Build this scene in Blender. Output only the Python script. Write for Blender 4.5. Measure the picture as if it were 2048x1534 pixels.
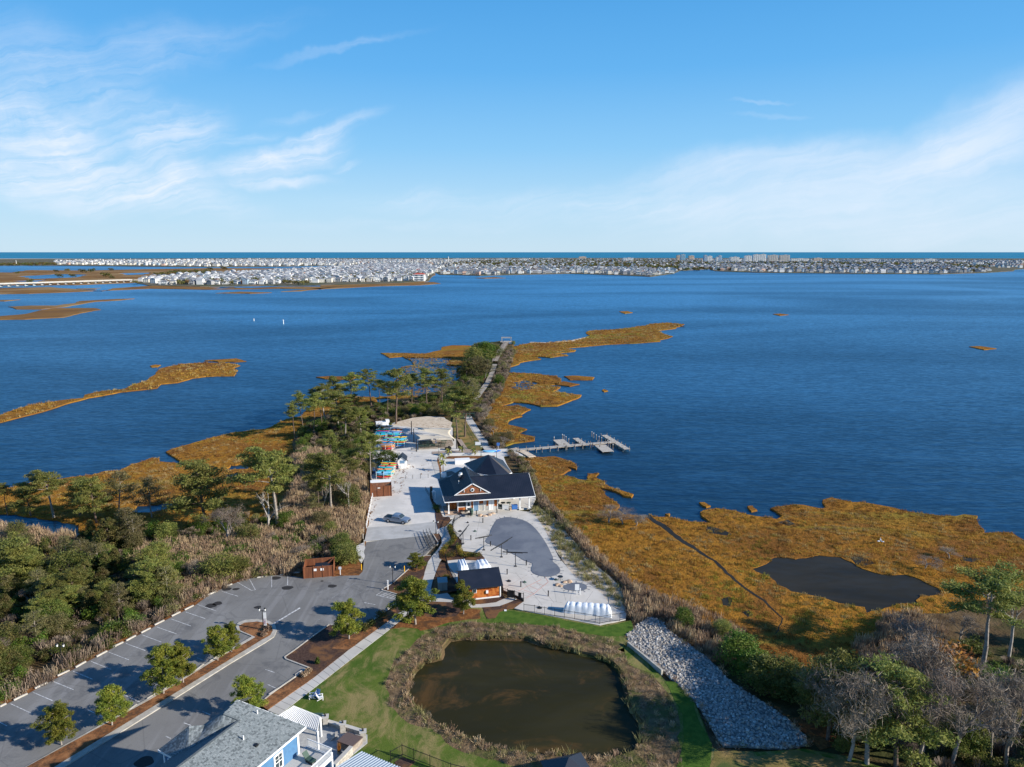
import bpy, bmesh, math, random
import numpy as np
from math import sin, cos, atan, atan2, pi, radians, degrees, hypot
from mathutils import Vector, Matrix, noise
from mathutils.geometry import tessellate_polygon
R = random.Random(7)
S = bpy.context.scene
COL = S.collection
for o in list(bpy.data.objects): bpy.data.objects.remove(o)

# ---------------------------------------------------------------- camera, sky, sun, exposure
CH = 60.0                      # height of the drone above the bay
FPX = 1421.0                   # focal length in photo pixels (24 mm equivalent)
HZ = 503.0
PITCH = atan((767 - HZ) / FPX)
cam_d = bpy.data.cameras.new('camera'); cam = bpy.data.objects.new('camera', cam_d); COL.objects.link(cam)
cam.location = (0, 0, CH); cam.rotation_euler = (pi / 2 - PITCH, 0, 0)
cam_d.sensor_width = 36; cam_d.lens = 36 * FPX / 2048
cam_d.clip_start = 1; cam_d.clip_end = 90000
S.camera = cam
SUN_EL, SUN_DIR = 24.0, Vector((0.958, -0.287, 0))      # towards the sun, on the ground
v = Vector((SUN_DIR.x * cos(radians(SUN_EL)), SUN_DIR.y * cos(radians(SUN_EL)), sin(radians(SUN_EL))))
sun_d = bpy.data.lights.new('sun', 'SUN'); sun = bpy.data.objects.new('sun', sun_d); COL.objects.link(sun)
sun.rotation_euler = v.to_track_quat('Z', 'Y').to_euler()
sun_d.energy = 5.0; sun_d.angle = radians(0.53); sun_d.color = (1.0, 0.93, 0.82)
S.view_settings.view_transform = 'Standard'; S.view_settings.look = 'None'
S.view_settings.exposure = 0.62; S.view_settings.gamma = 1.0; S.view_settings.use_curve_mapping = False
S.render.engine = 'CYCLES'
world = bpy.data.worlds.new('World'); S.world = world; world.use_nodes = True

def ray(px, py):
    a = (px - 1024) / FPX; b = -(py - 767) / FPX
    return a, cos(PITCH) + b * sin(PITCH), -sin(PITCH) + b * cos(PITCH)
def P(px, py, z=0.0):
    a, dy, dz = ray(px, py); t = (z - CH) / dz
    return (a * t, dy * t, z)
def zat(px, py, Y):            # height of the point seen at px,py at distance Y
    a, dy, dz = ray(px, py); return CH + dz * Y / dy
class Fr:                      # a magnified reading window of the photo
    def __init__(s, ox, oy, k): s.o = (ox, oy); s.k = k
    def px(s, x, y): return (s.o[0] + x / s.k, s.o[1] + y / s.k)
    def __call__(s, x, y, z=0.0): return P(*s.px(x, y), z)
    def L(s, pts): return [s.px(*p) for p in pts]
F0 = Fr(0, 0, 1)
Z4 = Fr(550, 620, 2.926); Z1 = Fr(680, 800, 4.793); Zp = Fr(820, 1000, 4.267); Zk = Fr(0, 1150, 3.657)
Zh = Fr(300, 1180, 3.657); Ze = Fr(560, 1000, 5.1125); Zr = Fr(1200, 1150, 2.415); Zfl = Fr(0, 490, 2.926)
Zfm = Fr(600, 490, 2.926); Zfr = Fr(1250, 490, 2.566); Zl = Fr(0, 880, 2.695); Zd = Fr(1000, 840, 6.827)
Zb = Fr(300, 1380, 4.096); Zw = Fr(0, 640, 2.926); Zm = Fr(1050, 900, 2.052); Zc = Fr(860, 890, 8.904)
Zg = Fr(560, 680, 7.669); Zs = Fr(740, 830, 7.585); Zq = Fr(860, 1130, 4.876)
def pxz(pts, z=0.0): return [P(x, y, z)[:2] for x, y in pts]

# node helper ----------------------------------------------------------------
class NT:
    def __init__(s, nt): s.nt = nt; s.n = nt.nodes; s.l = nt.links
    def new(s, t, **kw):
        n = s.n.new(t)
        for k, val in kw.items():
            if k.startswith('i_'):
                key = k[2:]; key = int(key) if key.isdigit() else key.replace('_', ' ')
                sock = n.inputs[key]
                if isinstance(val, bpy.types.NodeSocket): s.l.new(val, sock)
                else: sock.default_value = val
            else: setattr(n, k, val)
        return n
    def math(s, op, a, b=0.0, c=0.0, clamp=False):
        n = s.n.new('ShaderNodeMath'); n.operation = op; n.use_clamp = clamp
        for i, q in enumerate((a, b, c)):
            if isinstance(q, bpy.types.NodeSocket): s.l.new(q, n.inputs[i])
            else: n.inputs[i].default_value = q
        return n.outputs[0]
    def mix(s, f, a, b, mode='MIX'):
        n = s.n.new('ShaderNodeMix'); n.data_type = 'RGBA'; n.blend_type = mode
        for i, q in ((0, f), (6, a), (7, b)):
            if isinstance(q, bpy.types.NodeSocket): s.l.new(q, n.inputs[i])
            else: n.inputs[i].default_value = q if i == 0 else (q + (1,) if len(q) == 3 else q)
        return n.outputs[2]
    def ramp(s, f, lo, hi, smooth=True):
        n = s.n.new('ShaderNodeMapRange'); n.interpolation_type = 'SMOOTHSTEP' if smooth else 'LINEAR'
        s.l.new(f, n.inputs[0]); n.inputs[1].default_value = lo; n.inputs[2].default_value = hi
        return n.outputs[0]
    def noise(s, vec, scale, detail=4, rough=.55, dist=0.0):
        n = s.n.new('ShaderNodeTexNoise'); s.l.new(vec, n.inputs['Vector'])
        n.inputs['Scale'].default_value = scale; n.inputs['Detail'].default_value = detail
        n.inputs['Roughness'].default_value = rough; n.inputs['Distortion'].default_value = dist
        return n.outputs[0]

# sky: Nishita with high cirrus and a pale bank of cloud low to the right -------
def build_world():
    t = NT(world.node_tree); t.n.clear()
    sky = t.new('ShaderNodeTexSky', sky_type='NISHITA')
    sky.sun_disc = False; sky.sun_elevation = radians(SUN_EL)
    sky.sun_rotation = atan2(SUN_DIR.x, SUN_DIR.y); sky.air_density = 1.0; sky.dust_density = 0.35; sky.ozone_density = 2.2
    hs = t.new('ShaderNodeHueSaturation'); hs.inputs['Hue'].default_value = 0.51; hs.inputs['Saturation'].default_value = 1.25; hs.inputs['Value'].default_value = 1.0
    t.l.new(sky.outputs[0], hs.inputs['Color'])
    tc = t.new('ShaderNodeTexCoord'); sep = t.new('ShaderNodeSeparateXYZ'); t.l.new(tc.outputs['Generated'], sep.inputs[0])
    x, y, z = sep.outputs
    az = t.math('MULTIPLY', t.math('ARCTAN2', x, y), 180 / pi)
    el = t.math('MULTIPLY', t.math('ARCSINE', z), 180 / pi)
    cv = t.new('ShaderNodeCombineXYZ', i_0=az, i_1=el).outputs[0]
    wn = t.new('ShaderNodeTexNoise', i_Scale=.09, i_Detail=5.0, i_Roughness=.6); t.l.new(cv, wn.inputs['Vector'])
    w2 = t.new('ShaderNodeVectorMath', operation='SUBTRACT'); t.l.new(wn.outputs['Color'], w2.inputs[0]); w2.inputs[1].default_value = (.5, .5, .5)
    w3 = t.new('ShaderNodeVectorMath', operation='MULTIPLY'); t.l.new(w2.outputs[0], w3.inputs[0]); w3.inputs[1].default_value = (7, 4.6, 0)
    wv = t.new('ShaderNodeVectorMath', operation='ADD'); t.l.new(cv, wv.inputs[0]); t.l.new(w3.outputs[0], wv.inputs[1]); wv = wv.outputs[0]
    # ellipses: photo px centre, half length px, half width px, tilt (deg, up to the right), weight
    E = [(60, 255, 190, 58, -24, 1.35), (230, 345, 225, 42, -14, 1.5), (90, 345, 220, 50, -8, 1.2), (375, 345, 62, 34, -30, 1.3), (330, 268, 105, 42, 12, 1.2),
         (120, 175, 170, 80, -25, .6), (240, 120, 190, 40, 14, .5), (400, 100, 170, 20, 18, .24), (560, 322, 125, 22, 14, 1.3),
         (610, 290, 135, 15, 20, 1.1), (470, 285, 90, 9, 12, .6), (560, 362, 90, 13, 6, 1.0), (690, 100, 130, 7, 14, .34), (600, 235, 60, 7, 12, .25),
         (700, 325, 35, 7, 14, .5), (445, 338, 26, 12, 8, .5),
         (1820, 320, 330, 52, 10, 1.05), (1990, 262, 200, 62, 20, 1.1), (1550, 330, 270, 36, 5, .9), (1560, 395, 520, 42, 2, .85), (1300, 400, 330, 26, 0, .5), (1330, 350, 190, 10, 6, .35),
         (1750, 430, 520, 60, 0, .75), (880, 395, 130, 5, 2, .45), (980, 405, 260, 20, 0, .35), (880, 448, 420, 10, 1, .2), (1513, 204, 55, 3, -1, .33), (1530, 231, 65, 4, -1, .25)]
    total = None
    for px, py, hl, hw, tilt, wgt in E:
        a, dy, dz = ray(px, py); A = degrees(atan2(a, dy)); EL = degrees(atan2(dz, hypot(a, dy)))
        m = t.new('ShaderNodeMapping', vector_type='TEXTURE'); t.l.new(wv, m.inputs[0])
        k = 180 / pi / FPX * cos(radians(A)) ** 1.3
        m.inputs['Location'].default_value = (A, EL, 0); m.inputs['Rotation'].default_value = (0, 0, radians(tilt))
        m.inputs['Scale'].default_value = (hl * k * 1.35, hw * k * 1.5, 1)
        L = t.new('ShaderNodeVectorMath', operation='LENGTH'); t.l.new(m.outputs[0], L.inputs[0])
        f = t.math('MULTIPLY', t.ramp(L.outputs['Value'], 1.15, 0.15), wgt * .76)
        total = f if total is None else t.math('MAXIMUM', t.math('MULTIPLY', t.math('ADD', total, f), .62), t.math('MAXIMUM', total, f))
    # fibres drawn out along the wind
    fm = t.new('ShaderNodeMapping', vector_type='TEXTURE'); t.l.new(wv, fm.inputs[0])
    fm.inputs['Rotation'].default_value = (0, 0, radians(13)); fm.inputs['Scale'].default_value = (13, 1.15, 1)
    fib = t.noise(fm.outputs[0], 1.3, 9, .66, .6)
    fib2 = t.noise(cv, .28, 6, .6, .8)
    fibm = t.math('ADD', t.math('MULTIPLY', t.ramp(fib, .24, .78), .82), t.math('MULTIPLY', t.ramp(fib2, .36, .72), .25))
    right = t.ramp(az, 2.0, 20.0)
    fibm = t.math('ADD', t.math('MULTIPLY', fibm, t.math('SUBTRACT', 1.0, t.math('MULTIPLY', right, .55))), t.math('MULTIPLY', right, .40))
    cl = t.math('MULTIPLY', t.math('MULTIPLY', total, fibm), 1.0, clamp=True)
    # behind the camera a light scatter of the same cirrus
    back = t.math('MULTIPLY', t.math('MULTIPLY', t.ramp(y, .2, -.3), t.ramp(el, 5, 14)), t.math('MULTIPLY', t.ramp(t.noise(cv, .04, 5, .6, .5), .5, .75), .5))
    cl = t.math('MAXIMUM', cl, back)
    # pale air over the sea
    cr = t.new('ShaderNodeValToRGB'); t.l.new(t.ramp(el, 0.0, 60.0, False), cr.inputs[0]); e_ = cr.color_ramp.elements
    e_[0].position = 0; e_[0].color = (.43, .575, .685, 1); e_[1].position = 1; e_[1].color = (.012, .09, .30, 1)
    for ps, cc in ((.06, (.34, .54, .71)), (.13, (.20, .45, .71)), (.22, (.10, .345, .67)), (.32, (.06, .275, .60)), (.55, (.025, .15, .42))):
        q = e_.new(ps); q.color = (*cc, 1)
    air = t.new('ShaderNodeVectorMath', operation='SCALE'); t.l.new(cr.outputs[0], air.inputs[0]); air.inputs['Scale'].default_value = 8.3
    c0 = t.mix(.95, hs.outputs[0], air.outputs[0])
    c1 = t.mix(cl, c0, (5.3, 5.75, 6.5))
    bg = t.new('ShaderNodeBackground', i_Strength=0.105); t.l.new(c1, bg.inputs[0])
    out = t.new('ShaderNodeOutputWorld'); t.l.new(bg.outputs[0], out.inputs[0])
build_world()

# ---------------------------------------------------------------- materials
MATS = {}
def mat(name, col, rough=.8, spec=.3, col2=None, scale=1.0, col3=None, scale3=.15, bump=0.0, bscale=None, metal=0.0, detail=5, extra=None, vec='Object', stretch=None, emis=None):
    if name in MATS: return MATS[name]
    m = bpy.data.materials.new(name); m.use_nodes = True; MATS[name] = m
    t = NT(m.node_tree); b = t.n['Principled BSDF']
    b.inputs['Roughness'].default_value = rough; b.inputs['Specular IOR Level'].default_value = spec; b.inputs['Metallic'].default_value = metal
    tc = t.new('ShaderNodeTexCoord'); o = tc.outputs[vec]
    if stretch:
        mp = t.new('ShaderNodeMapping'); t.l.new(o, mp.inputs[0]); mp.inputs['Scale'].default_value = stretch; o = mp.outputs[0]
    c = None
    if col2:
        c = t.mix(t.ramp(t.noise(o, scale, detail), .36, .64), tuple(col), tuple(col2))
    if col3:
        c = t.mix(t.ramp(t.noise(o, scale3, 4, .6, .4), .45, .62), c if c else tuple(col), tuple(col3))
    if extra: c = extra(t, o, c, b)
    if c: t.l.new(c, b.inputs['Base Color'])
    else: b.inputs['Base Color'].default_value = (*col, 1)
    if bump:
        bn = t.new('ShaderNodeBump', i_Strength=1.0, i_Distance=bump); t.l.new(t.noise(o, bscale or scale * 3, 4, .6), bn.inputs['Height']); t.l.new(bn.outputs[0], b.inputs['Normal'])
    return m
def leafmat(name, a, b_, c_, trans=.25, clump=.6, world=()):
    m = bpy.data.materials.new(name); m.use_nodes = True; MATS[name] = m
    t = NT(m.node_tree); b = t.n['Principled BSDF']
    g = t.new('ShaderNodeNewGeometry'); oi = t.new('ShaderNodeObjectInfo')
    tc = t.new('ShaderNodeTexCoord')
    c = t.mix(g.outputs['Random Per Island'], a, b_)
    f = t.math('MULTIPLY', t.ramp(t.noise(tc.outputs['Object'], clump, 2), .42, .62), .8)
    c = t.mix(f, c, c_)
    for i_, (sc_, lo_, hi_, cc_) in enumerate(world):
        c = t.mix(t.math('MULTIPLY', t.ramp(t.noise(g.outputs['Position'], sc_, 5, .62, .8 + i_ * .5), lo_, hi_), .85), c, cc_)
    hs = t.new('ShaderNodeHueSaturation'); t.l.new(c, hs.inputs['Color'])
    t.l.new(t.math('ADD', .485, t.math('MULTIPLY', oi.outputs['Random'], .03)), hs.inputs['Hue'])
    t.l.new(t.math('ADD', .72, t.math('MULTIPLY', oi.outputs['Random'], .6)), hs.inputs['Value'])
    t.l.new(hs.outputs[0], b.inputs['Base Color']); b.inputs['Roughness'].default_value = .6; b.inputs['Specular IOR Level'].default_value = .25
    if trans:
        tr = t.new('ShaderNodeBsdfTranslucent'); t.l.new(hs.outputs[0], tr.inputs[0])
        mx = t.new('ShaderNodeMixShader', i_0=trans); t.l.new(b.outputs[0], mx.inputs[1]); t.l.new(tr.outputs[0], mx.inputs[2])
        t.l.new(mx.outputs[0], t.n['Material Output'].inputs[0])
    return m

# ---------------------------------------------------------------- mesh helpers
def tag(o, label=None, cat=None, group=None, kind=None):
    if label: o['label'] = label
    if cat: o['category'] = cat
    if group: o['group'] = group
    if kind: o['kind'] = kind
    return o
class MB:
    def __init__(s): s.v = []; s.f = []; s.mi = []; s.cur = 0
    def m(s, i): s.cur = i; return s
    def add(s, vs, fs):
        n = len(s.v); s.v += [tuple(p) for p in vs]; s.f += [tuple(i + n for i in f) for f in fs]; s.mi += [s.cur] * len(fs); return s
    def box(s, c, size, rz=0, lean=None):
        x, y, z = [q / 2 for q in size]; C, Sn = cos(rz), sin(rz); vs = []
        for dz in (-z, z):
            for dx, dy in ((-x, -y), (x, -y), (x, y), (-x, y)):
                vs.append((c[0] + dx * C - dy * Sn, c[1] + dx * Sn + dy * C, c[2] + dz))
        return s.add(vs, [(0, 3, 2, 1), (4, 5, 6, 7), (0, 1, 5, 4), (1, 2, 6, 5), (2, 3, 7, 6), (3, 0, 4, 7)])
    def beam(s, a, b, w, h=None):
        h = h or w; a = Vector(a); b = Vector(b); d = (b - a)
        if d.length < 1e-6: return s
        d.normalize(); up = Vector((0, 0, 1)) if abs(d.z) < .95 else Vector((0, 1, 0))
        sx = d.cross(up).normalized() * w / 2; sz = sx.cross(d).normalized() * h / 2
        vs = [q + i * sx + j * sz for q in (a, b) for i, j in ((-1, -1), (1, -1), (1, 1), (-1, 1))]
        return s.add(vs, [(0, 1, 2, 3), (7, 6, 5, 4), (0, 4, 5, 1), (1, 5, 6, 2), (2, 6, 7, 3), (3, 7, 4, 0)])
    def tube(s, a, b, r0, r1=None, n=8, cap=True):
        r1 = r0 if r1 is None else r1; a = Vector(a); b = Vector(b); d = (b - a).normalized()
        up = Vector((0, 0, 1)) if abs(d.z) < .9 else Vector((1, 0, 0)); x = d.cross(up).normalized(); y = x.cross(d)
        vs = [a + (x * cos(2 * pi * i / n) + y * sin(2 * pi * i / n)) * r0 for i in range(n)] + [b + (x * cos(2 * pi * i / n) + y * sin(2 * pi * i / n)) * r1 for i in range(n)]
        fs = [(i, (i + 1) % n, n + (i + 1) % n, n + i) for i in range(n)]
        if cap: fs += [tuple(range(n - 1, -1, -1)), tuple(range(n, 2 * n))]
        return s.add(vs, fs)
    def slab(s, pts, th):      # polygon with thickness th straight down
        n = len(pts); vs = [tuple(p) for p in pts] + [(p[0], p[1], p[2] - th) for p in pts]
        return s.add(vs, [tuple(range(n)), tuple(range(2 * n - 1, n - 1, -1))] + [(i, n + i, n + (i + 1) % n, (i + 1) % n) for i in range(n)])
    def prism(s, poly, z0, z1):
        return s.slab([(p[0], p[1], z1) for p in ccw(poly)], z1 - z0)
    def quad(s, *p): return s.add(p, [tuple(range(len(p)))])
    def build(s, name, mats, parent=None, loc=None, smooth=False):
        me = bpy.data.meshes.new(name); me.from_pydata(s.v, [], s.f)
        for m in (mats if isinstance(mats, (list, tuple)) else [mats]): me.materials.append(m)
        if any(s.mi): me.polygons.foreach_set('material_index', s.mi)
        if smooth: me.polygons.foreach_set('use_smooth', [True] * len(me.polygons))
        me.update()
        return link(name, me, parent, loc)
def link(name, me, parent=None, loc=None):
    o = bpy.data.objects.new(name, me); COL.objects.link(o)
    if parent: o.parent = parent
    if loc: o.location = loc
    return o
def empty(name, loc=(0, 0, 0), rz=0, **kw):
    o = bpy.data.objects.new(name, None); COL.objects.link(o); o.location = loc; o.rotation_euler = (0, 0, rz); o.empty_display_size = .3
    return tag(o, **kw)
KIDS = {}
def copy_tree(root, loc, rz=0, scale=None, **kw):
    def cp(o, par):
        c = o.copy(); COL.objects.link(c)
        if par: c.parent = par
        ch = [q for q in KIDS.get(o.name) or o.children]
        for q in ch: cp(q, c)
        return c
    r = cp(root, None); r.location = loc; r.rotation_euler = (0, 0, rz)
    if scale: r.scale = scale if isinstance(scale, tuple) else (scale,) * 3
    for k in ('label', 'category', 'group', 'kind'):
        pass
    return tag(r, **kw)
def area(p): return sum(p[i][0] * p[(i + 1) % len(p)][1] - p[(i + 1) % len(p)][0] * p[i][1] for i in range(len(p))) / 2
def ccw(p): p = [tuple(q[:2]) for q in p]; return p if area(p) > 0 else p[::-1]
def jag(poly, step, amp, seed=0):
    out = []
    n = len(poly)
    for i in range(n):
        a = poly[i]; b = poly[(i + 1) % n]; L = hypot(b[0] - a[0], b[1] - a[1]); y = max(40, (a[1] + b[1]) / 2)
        st = step * max(1, y / 200); k = max(1, min(400, int(L / st)))
        for j in range(k):
            f = j / k; x0 = a[0] + (b[0] - a[0]) * f; y0 = a[1] + (b[1] - a[1]) * f
            s1 = st * 4; am = amp * max(1, y / 200)
            n1 = noise.noise_vector(Vector((x0 / s1, y0 / s1, seed))); n2 = noise.noise_vector(Vector((x0 / s1 * 3, y0 / s1 * 3, seed + 9)))
            out.append((x0 + am * (n1.x + .5 * n2.x), y0 + am * (n1.y + .5 * n2.y)))
    return out
def sheet(name, poly, z, m, skirt=.4, holes=(), smooth_pts=0, slope=0.0, **kw):
    loops = [ccw(poly)] + [ccw(h)[::-1] for h in holes]
    vs = [Vector((x, y, z)) for lp in loops for x, y in lp]
    tri = tessellate_polygon([[Vector((x, y, 0)) for x, y in lp] for lp in loops])
    fs = []
    for a, b, c in tri:
        ar = (vs[b].x - vs[a].x) * (vs[c].y - vs[a].y) - (vs[c].x - vs[a].x) * (vs[b].y - vs[a].y)
        fs.append((a, b, c) if ar > 0 else (a, c, b))
    base = 0; nv = len(vs); vs = [tuple(q) for q in vs]
    for lp in loops:
        n = len(lp); off = len(vs)
        if slope:
            for i in range(n):
                p0 = lp[i - 1]; p1 = lp[(i + 1) % n]; tx, ty = p1[0] - p0[0], p1[1] - p0[1]; L = hypot(tx, ty) or 1
                vs.append((lp[i][0] + ty / L * slope, lp[i][1] - tx / L * slope, z - skirt))
        else: vs += [(x, y, z - skirt) for x, y in lp]
        for i in range(n):
            j = (i + 1) % n; fs.append((base + i, off + i, off + j, base + j))
        base += n
    me = bpy.data.meshes.new(name); me.from_pydata(vs, [], fs); me.materials.append(m); me.update()
    o = link(name, me)
    return tag(o, **(kw or dict(kind='structure')))
def strip(pts, w):            # offset a polyline into a ribbon polygon
    pts = [Vector(p[:2]) for p in pts]; Lf, Rt = [], []
    for i, p in enumerate(pts):
        d = (pts[min(i + 1, len(pts) - 1)] - pts[max(i - 1, 0)]).normalized(); n = Vector((-d.y, d.x)) * (w if not isinstance(w, (list, tuple)) else w[i]) / 2
        Lf.append(tuple(p + n)); Rt.append(tuple(p - n))
    return Lf + Rt[::-1]
def inside(px, py, poly):
    poly = np.array(poly); x1, y1 = poly[:, 0], poly[:, 1]; x2, y2 = np.roll(x1, -1), np.roll(y1, -1)
    res = np.zeros(len(px), bool)
    for a, b, c, d in zip(x1, y1, x2, y2):
        if b == d: continue
        cond = ((b > py) != (d > py)) & (px < (c - a) * (py - b) / (d - b) + a); res ^= cond
    return res
rng = np.random.default_rng(5)
def scatter_pts(poly, dens, holes=(), maxn=60000):
    p = np.array(poly); lo = p.min(0); hi = p.max(0); n = int(min(maxn * 2, dens * (hi - lo).prod()))
    x = rng.uniform(lo[0], hi[0], n); y = rng.uniform(lo[1], hi[1], n); k = inside(x, y, poly)
    for h in holes: k &= ~inside(x, y, h)
    # keep only what the camera could see, with a margin
    k &= (y > 52) & (np.abs(x) < y * .84 + 25)
    return np.stack([x[k], y[k]], 1)
PROTO = {}
def scatter(name, pts, z, protos, smin, smax, label, cat, zj=0.0, sc=None, kind='stuff', group=None, tilt=.12):
    n = len(pts)
    me = bpy.data.meshes.new(name)
    co = np.zeros((n, 3)); co[:, :2] = pts; co[:, 2] = z + rng.uniform(-zj, 0, n) if zj else z
    me.vertices.add(n); me.vertices.foreach_set('co', co.ravel())
    a = me.attributes.new('rot', 'FLOAT_VECTOR', 'POINT'); r = np.zeros((n, 3)); r[:, 0:2] = rng.normal(0, tilt, (n, 2)); r[:, 2] = rng.uniform(0, 6.28, n); a.data.foreach_set('vector', r.ravel())
    s = me.attributes.new('siz', 'FLOAT', 'POINT'); sv = rng.uniform(smin, smax, n) if sc is None else sc; s.data.foreach_set('value', sv)
    ix = me.attributes.new('idx', 'INT', 'POINT'); ix.data.foreach_set('value', rng.integers(0, len(protos), n))
    o = link(name, me)
    coll = bpy.data.collections.new(name + '_kinds')
    for i, q in enumerate(protos):
        q2 = bpy.data.objects.new('%s_kind' % name, q); coll.objects.link(q2)
    gt = bpy.data.node_groups.new(name + '_nodes', 'GeometryNodeTree')
    gt.interface.new_socket('Geometry', in_out='INPUT', socket_type='NodeSocketGeometry'); gt.interface.new_socket('Geometry', in_out='OUTPUT', socket_type='NodeSocketGeometry')
    N = gt.nodes; Lk = gt.links; gi = N.new('NodeGroupInput'); go = N.new('NodeGroupOutput')
    ci = N.new('GeometryNodeCollectionInfo'); ci.inputs[0].default_value = coll; ci.inputs[1].default_value = True; ci.inputs[2].default_value = True
    ip = N.new('GeometryNodeInstanceOnPoints'); ip.inputs['Pick Instance'].default_value = True
    def att(nm, ty):
        q = N.new('GeometryNodeInputNamedAttribute'); q.data_type = ty; q.inputs[0].default_value = nm; return q.outputs[0]
    m2p = N.new('GeometryNodeMeshToPoints'); Lk.new(gi.outputs[0], m2p.inputs[0])
    Lk.new(m2p.outputs[0], ip.inputs['Points']); Lk.new(ci.outputs[0], ip.inputs['Instance'])
    Lk.new(att('idx', 'INT'), ip.inputs['Instance Index'])
    e2r = N.new('FunctionNodeEulerToRotation'); Lk.new(att('rot', 'FLOAT_VECTOR'), e2r.inputs[0]); Lk.new(e2r.outputs[0], ip.inputs['Rotation'])
    Lk.new(att('siz', 'FLOAT'), ip.inputs['Scale']); Lk.new(ip.outputs[0], go.inputs[0])
    md = o.modifiers.new('scatter', 'NODES'); md.node_group = gt
    return tag(o, label=label, cat=cat, kind=kind, group=group)
# ---------------------------------------------------------------- materials of the ground
G = 1.4                        # level of the built site above the bay
def water_x(t, o, c, b):
    return c
def make_water(name, deep, shallow, rough=.22, h=.35, refl=.7, big=.012, tint=(.35, .8, 1.0), patch=None):
    m = bpy.data.materials.new(name); m.use_nodes = True; MATS[name] = m; t = NT(m.node_tree); t.n.remove(t.n['Principled BSDF'])
    tc = t.new('ShaderNodeTexCoord'); o = tc.outputs['Object']
    mp = t.new('ShaderNodeMapping', i_Scale=(.35, 1.0, 1)); mp.inputs['Rotation'].default_value = (0, 0, radians(16)); t.l.new(o, mp.inputs[0])
    c = t.mix(t.ramp(t.noise(mp.outputs[0], big, 6, .65, .8), .36, .66), deep, shallow)
    w1 = t.noise(mp.outputs[0], .9, 3, .65); w2 = t.noise(mp.outputs[0], .28, 3, .6)
    c = t.mix(t.math('MULTIPLY', t.ramp(t.noise(mp.outputs[0], .045, 4, .7), .52, .72), .5), c, tuple(min(1, q * 2.4) for q in shallow))
    if patch: c = t.mix(t.math('MULTIPLY', t.ramp(t.noise(o, .11, 6, .68, 1.0), .52, .70), .75), c, patch)
    hh = t.math('ADD', t.math('MULTIPLY', w1, .35), w2)
    gust = t.ramp(t.noise(mp.outputs[0], .006, 5, .65, 1.2), .3, .7)      # wind lanes: rougher and smoother water
    bn = t.new('ShaderNodeBump', i_Distance=h); t.l.new(t.math('ADD', .55, t.math('MULTIPLY', gust, .45)), bn.inputs['Strength']); t.l.new(hh, bn.inputs['Height'])
    df = t.new('ShaderNodeBsdfDiffuse'); t.l.new(c, df.inputs[0]); t.l.new(bn.outputs[0], df.inputs['Normal'])
    gl = t.new('ShaderNodeBsdfGlossy', i_Roughness=rough); gl.inputs[0].default_value = (*tint, 1); t.l.new(bn.outputs[0], gl.inputs['Normal'])
    lw = t.new('ShaderNodeLayerWeight', i_Blend=.5)
    slick = t.ramp(t.noise(mp.outputs[0], .0035, 6, .62, 1.4), .35, .65)
    refl = t.math('MULTIPLY', refl, t.math('ADD', .78, t.math('MULTIPLY', slick, .44)))
    f = t.math('MULTIPLY', t.math('ADD', t.math('POWER', lw.outputs['Facing'], 4.0), .02), t.math('MULTIPLY', t.math('ADD', .72, t.math('MULTIPLY', t.ramp(t.math('ADD', t.math('MULTIPLY', w1, .65), t.math('MULTIPLY', w2, .35)), .40, .62), .5)), refl))
    mx = t.new('ShaderNodeMixShader'); t.l.new(f, mx.inputs[0]); t.l.new(df.outputs[0], mx.inputs[1]); t.l.new(gl.outputs[0], mx.inputs[2]); t.l.new(mx.outputs[0], t.n['Material Output'].inputs[0])
    return m
M_bay = make_water('bay_water', (.005, .019, .039), (.008, .029, .057), .3, .6, .68, .006, tint=(.41, .76, .97))
M_ocean = make_water('ocean_water', (.012, .12, .19), (.016, .15, .22), .35, 1.0, .3, .002)
M_pool = make_water('marsh_pool', (.022, .021, .017), (.034, .031, .024), .2, .05, .2, .1, (.8, .85, .9))
M_pond = make_water('pond_water', (.022, .021, .009), (.036, .032, .013), .15, .03, .28, .05, (.8, .9, 1), (.10, .055, .018))
def marsh_x(t, o, c, b):
    st = t.new('ShaderNodeMapping', i_Scale=(.25, 1, 1)); st.inputs['Rotation'].default_value = (0, 0, .5); t.l.new(o, st.inputs[0])
    c = t.mix(t.ramp(t.noise(o, .035, 5, .62, .8), .44, .62), c, (.19, .082, .02))
    c = t.mix(t.math('MULTIPLY', t.ramp(t.noise(st.outputs[0], .045, 5, .6, 1.2), .55, .68), .75), c, (.19, .175, .03))
    c = t.mix(t.math('MULTIPLY', t.ramp(t.noise(o, 2.2, 3, .7), .45, .8), .6), c, (.11, .055, .014))
    return c
M_marsh = mat('marsh_grass_ground', (.33, .155, .022), .95, .05, (.24, .11, .018), .5, bump=.35, bscale=1.6, extra=marsh_x)
M_upland = mat('leaf_litter', (.075, .048, .024), .95, .05, (.14, .095, .05), .35, (.05, .055, .02), .06, bump=.2, bscale=2)
def lawn_x(t, o, c, b):
    st = t.new('ShaderNodeMapping', i_Scale=(1, .6, 1)); st.inputs['Rotation'].default_value = (0, 0, -.7); t.l.new(o, st.inputs[0])
    c = t.mix(t.math('MULTIPLY', t.ramp(t.noise(st.outputs[0], .3, 8, .74, .5), .44, .66), .78), c, (.30, .225, .10))
    return t.mix(t.math('MULTIPLY', t.ramp(t.noise(o, 6, 3, .7), .5, .8), .5), c, (.04, .055, .012))
M_lawn = mat('lawn', (.058, .105, .015), .95, .1, (.095, .135, .022), .25, bump=.06, bscale=9, extra=lawn_x)
M_strip = mat('fresh_lawn', (.05, .10, .014), .95, .1, (.08, .135, .02), 1.2, bump=.06, bscale=9)
M_straw = mat('pine_straw', (.26, .115, .04), .95, .1, (.15, .06, .022), 2.5, (.10, .05, .025), .5, bump=.06, bscale=8)
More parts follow.
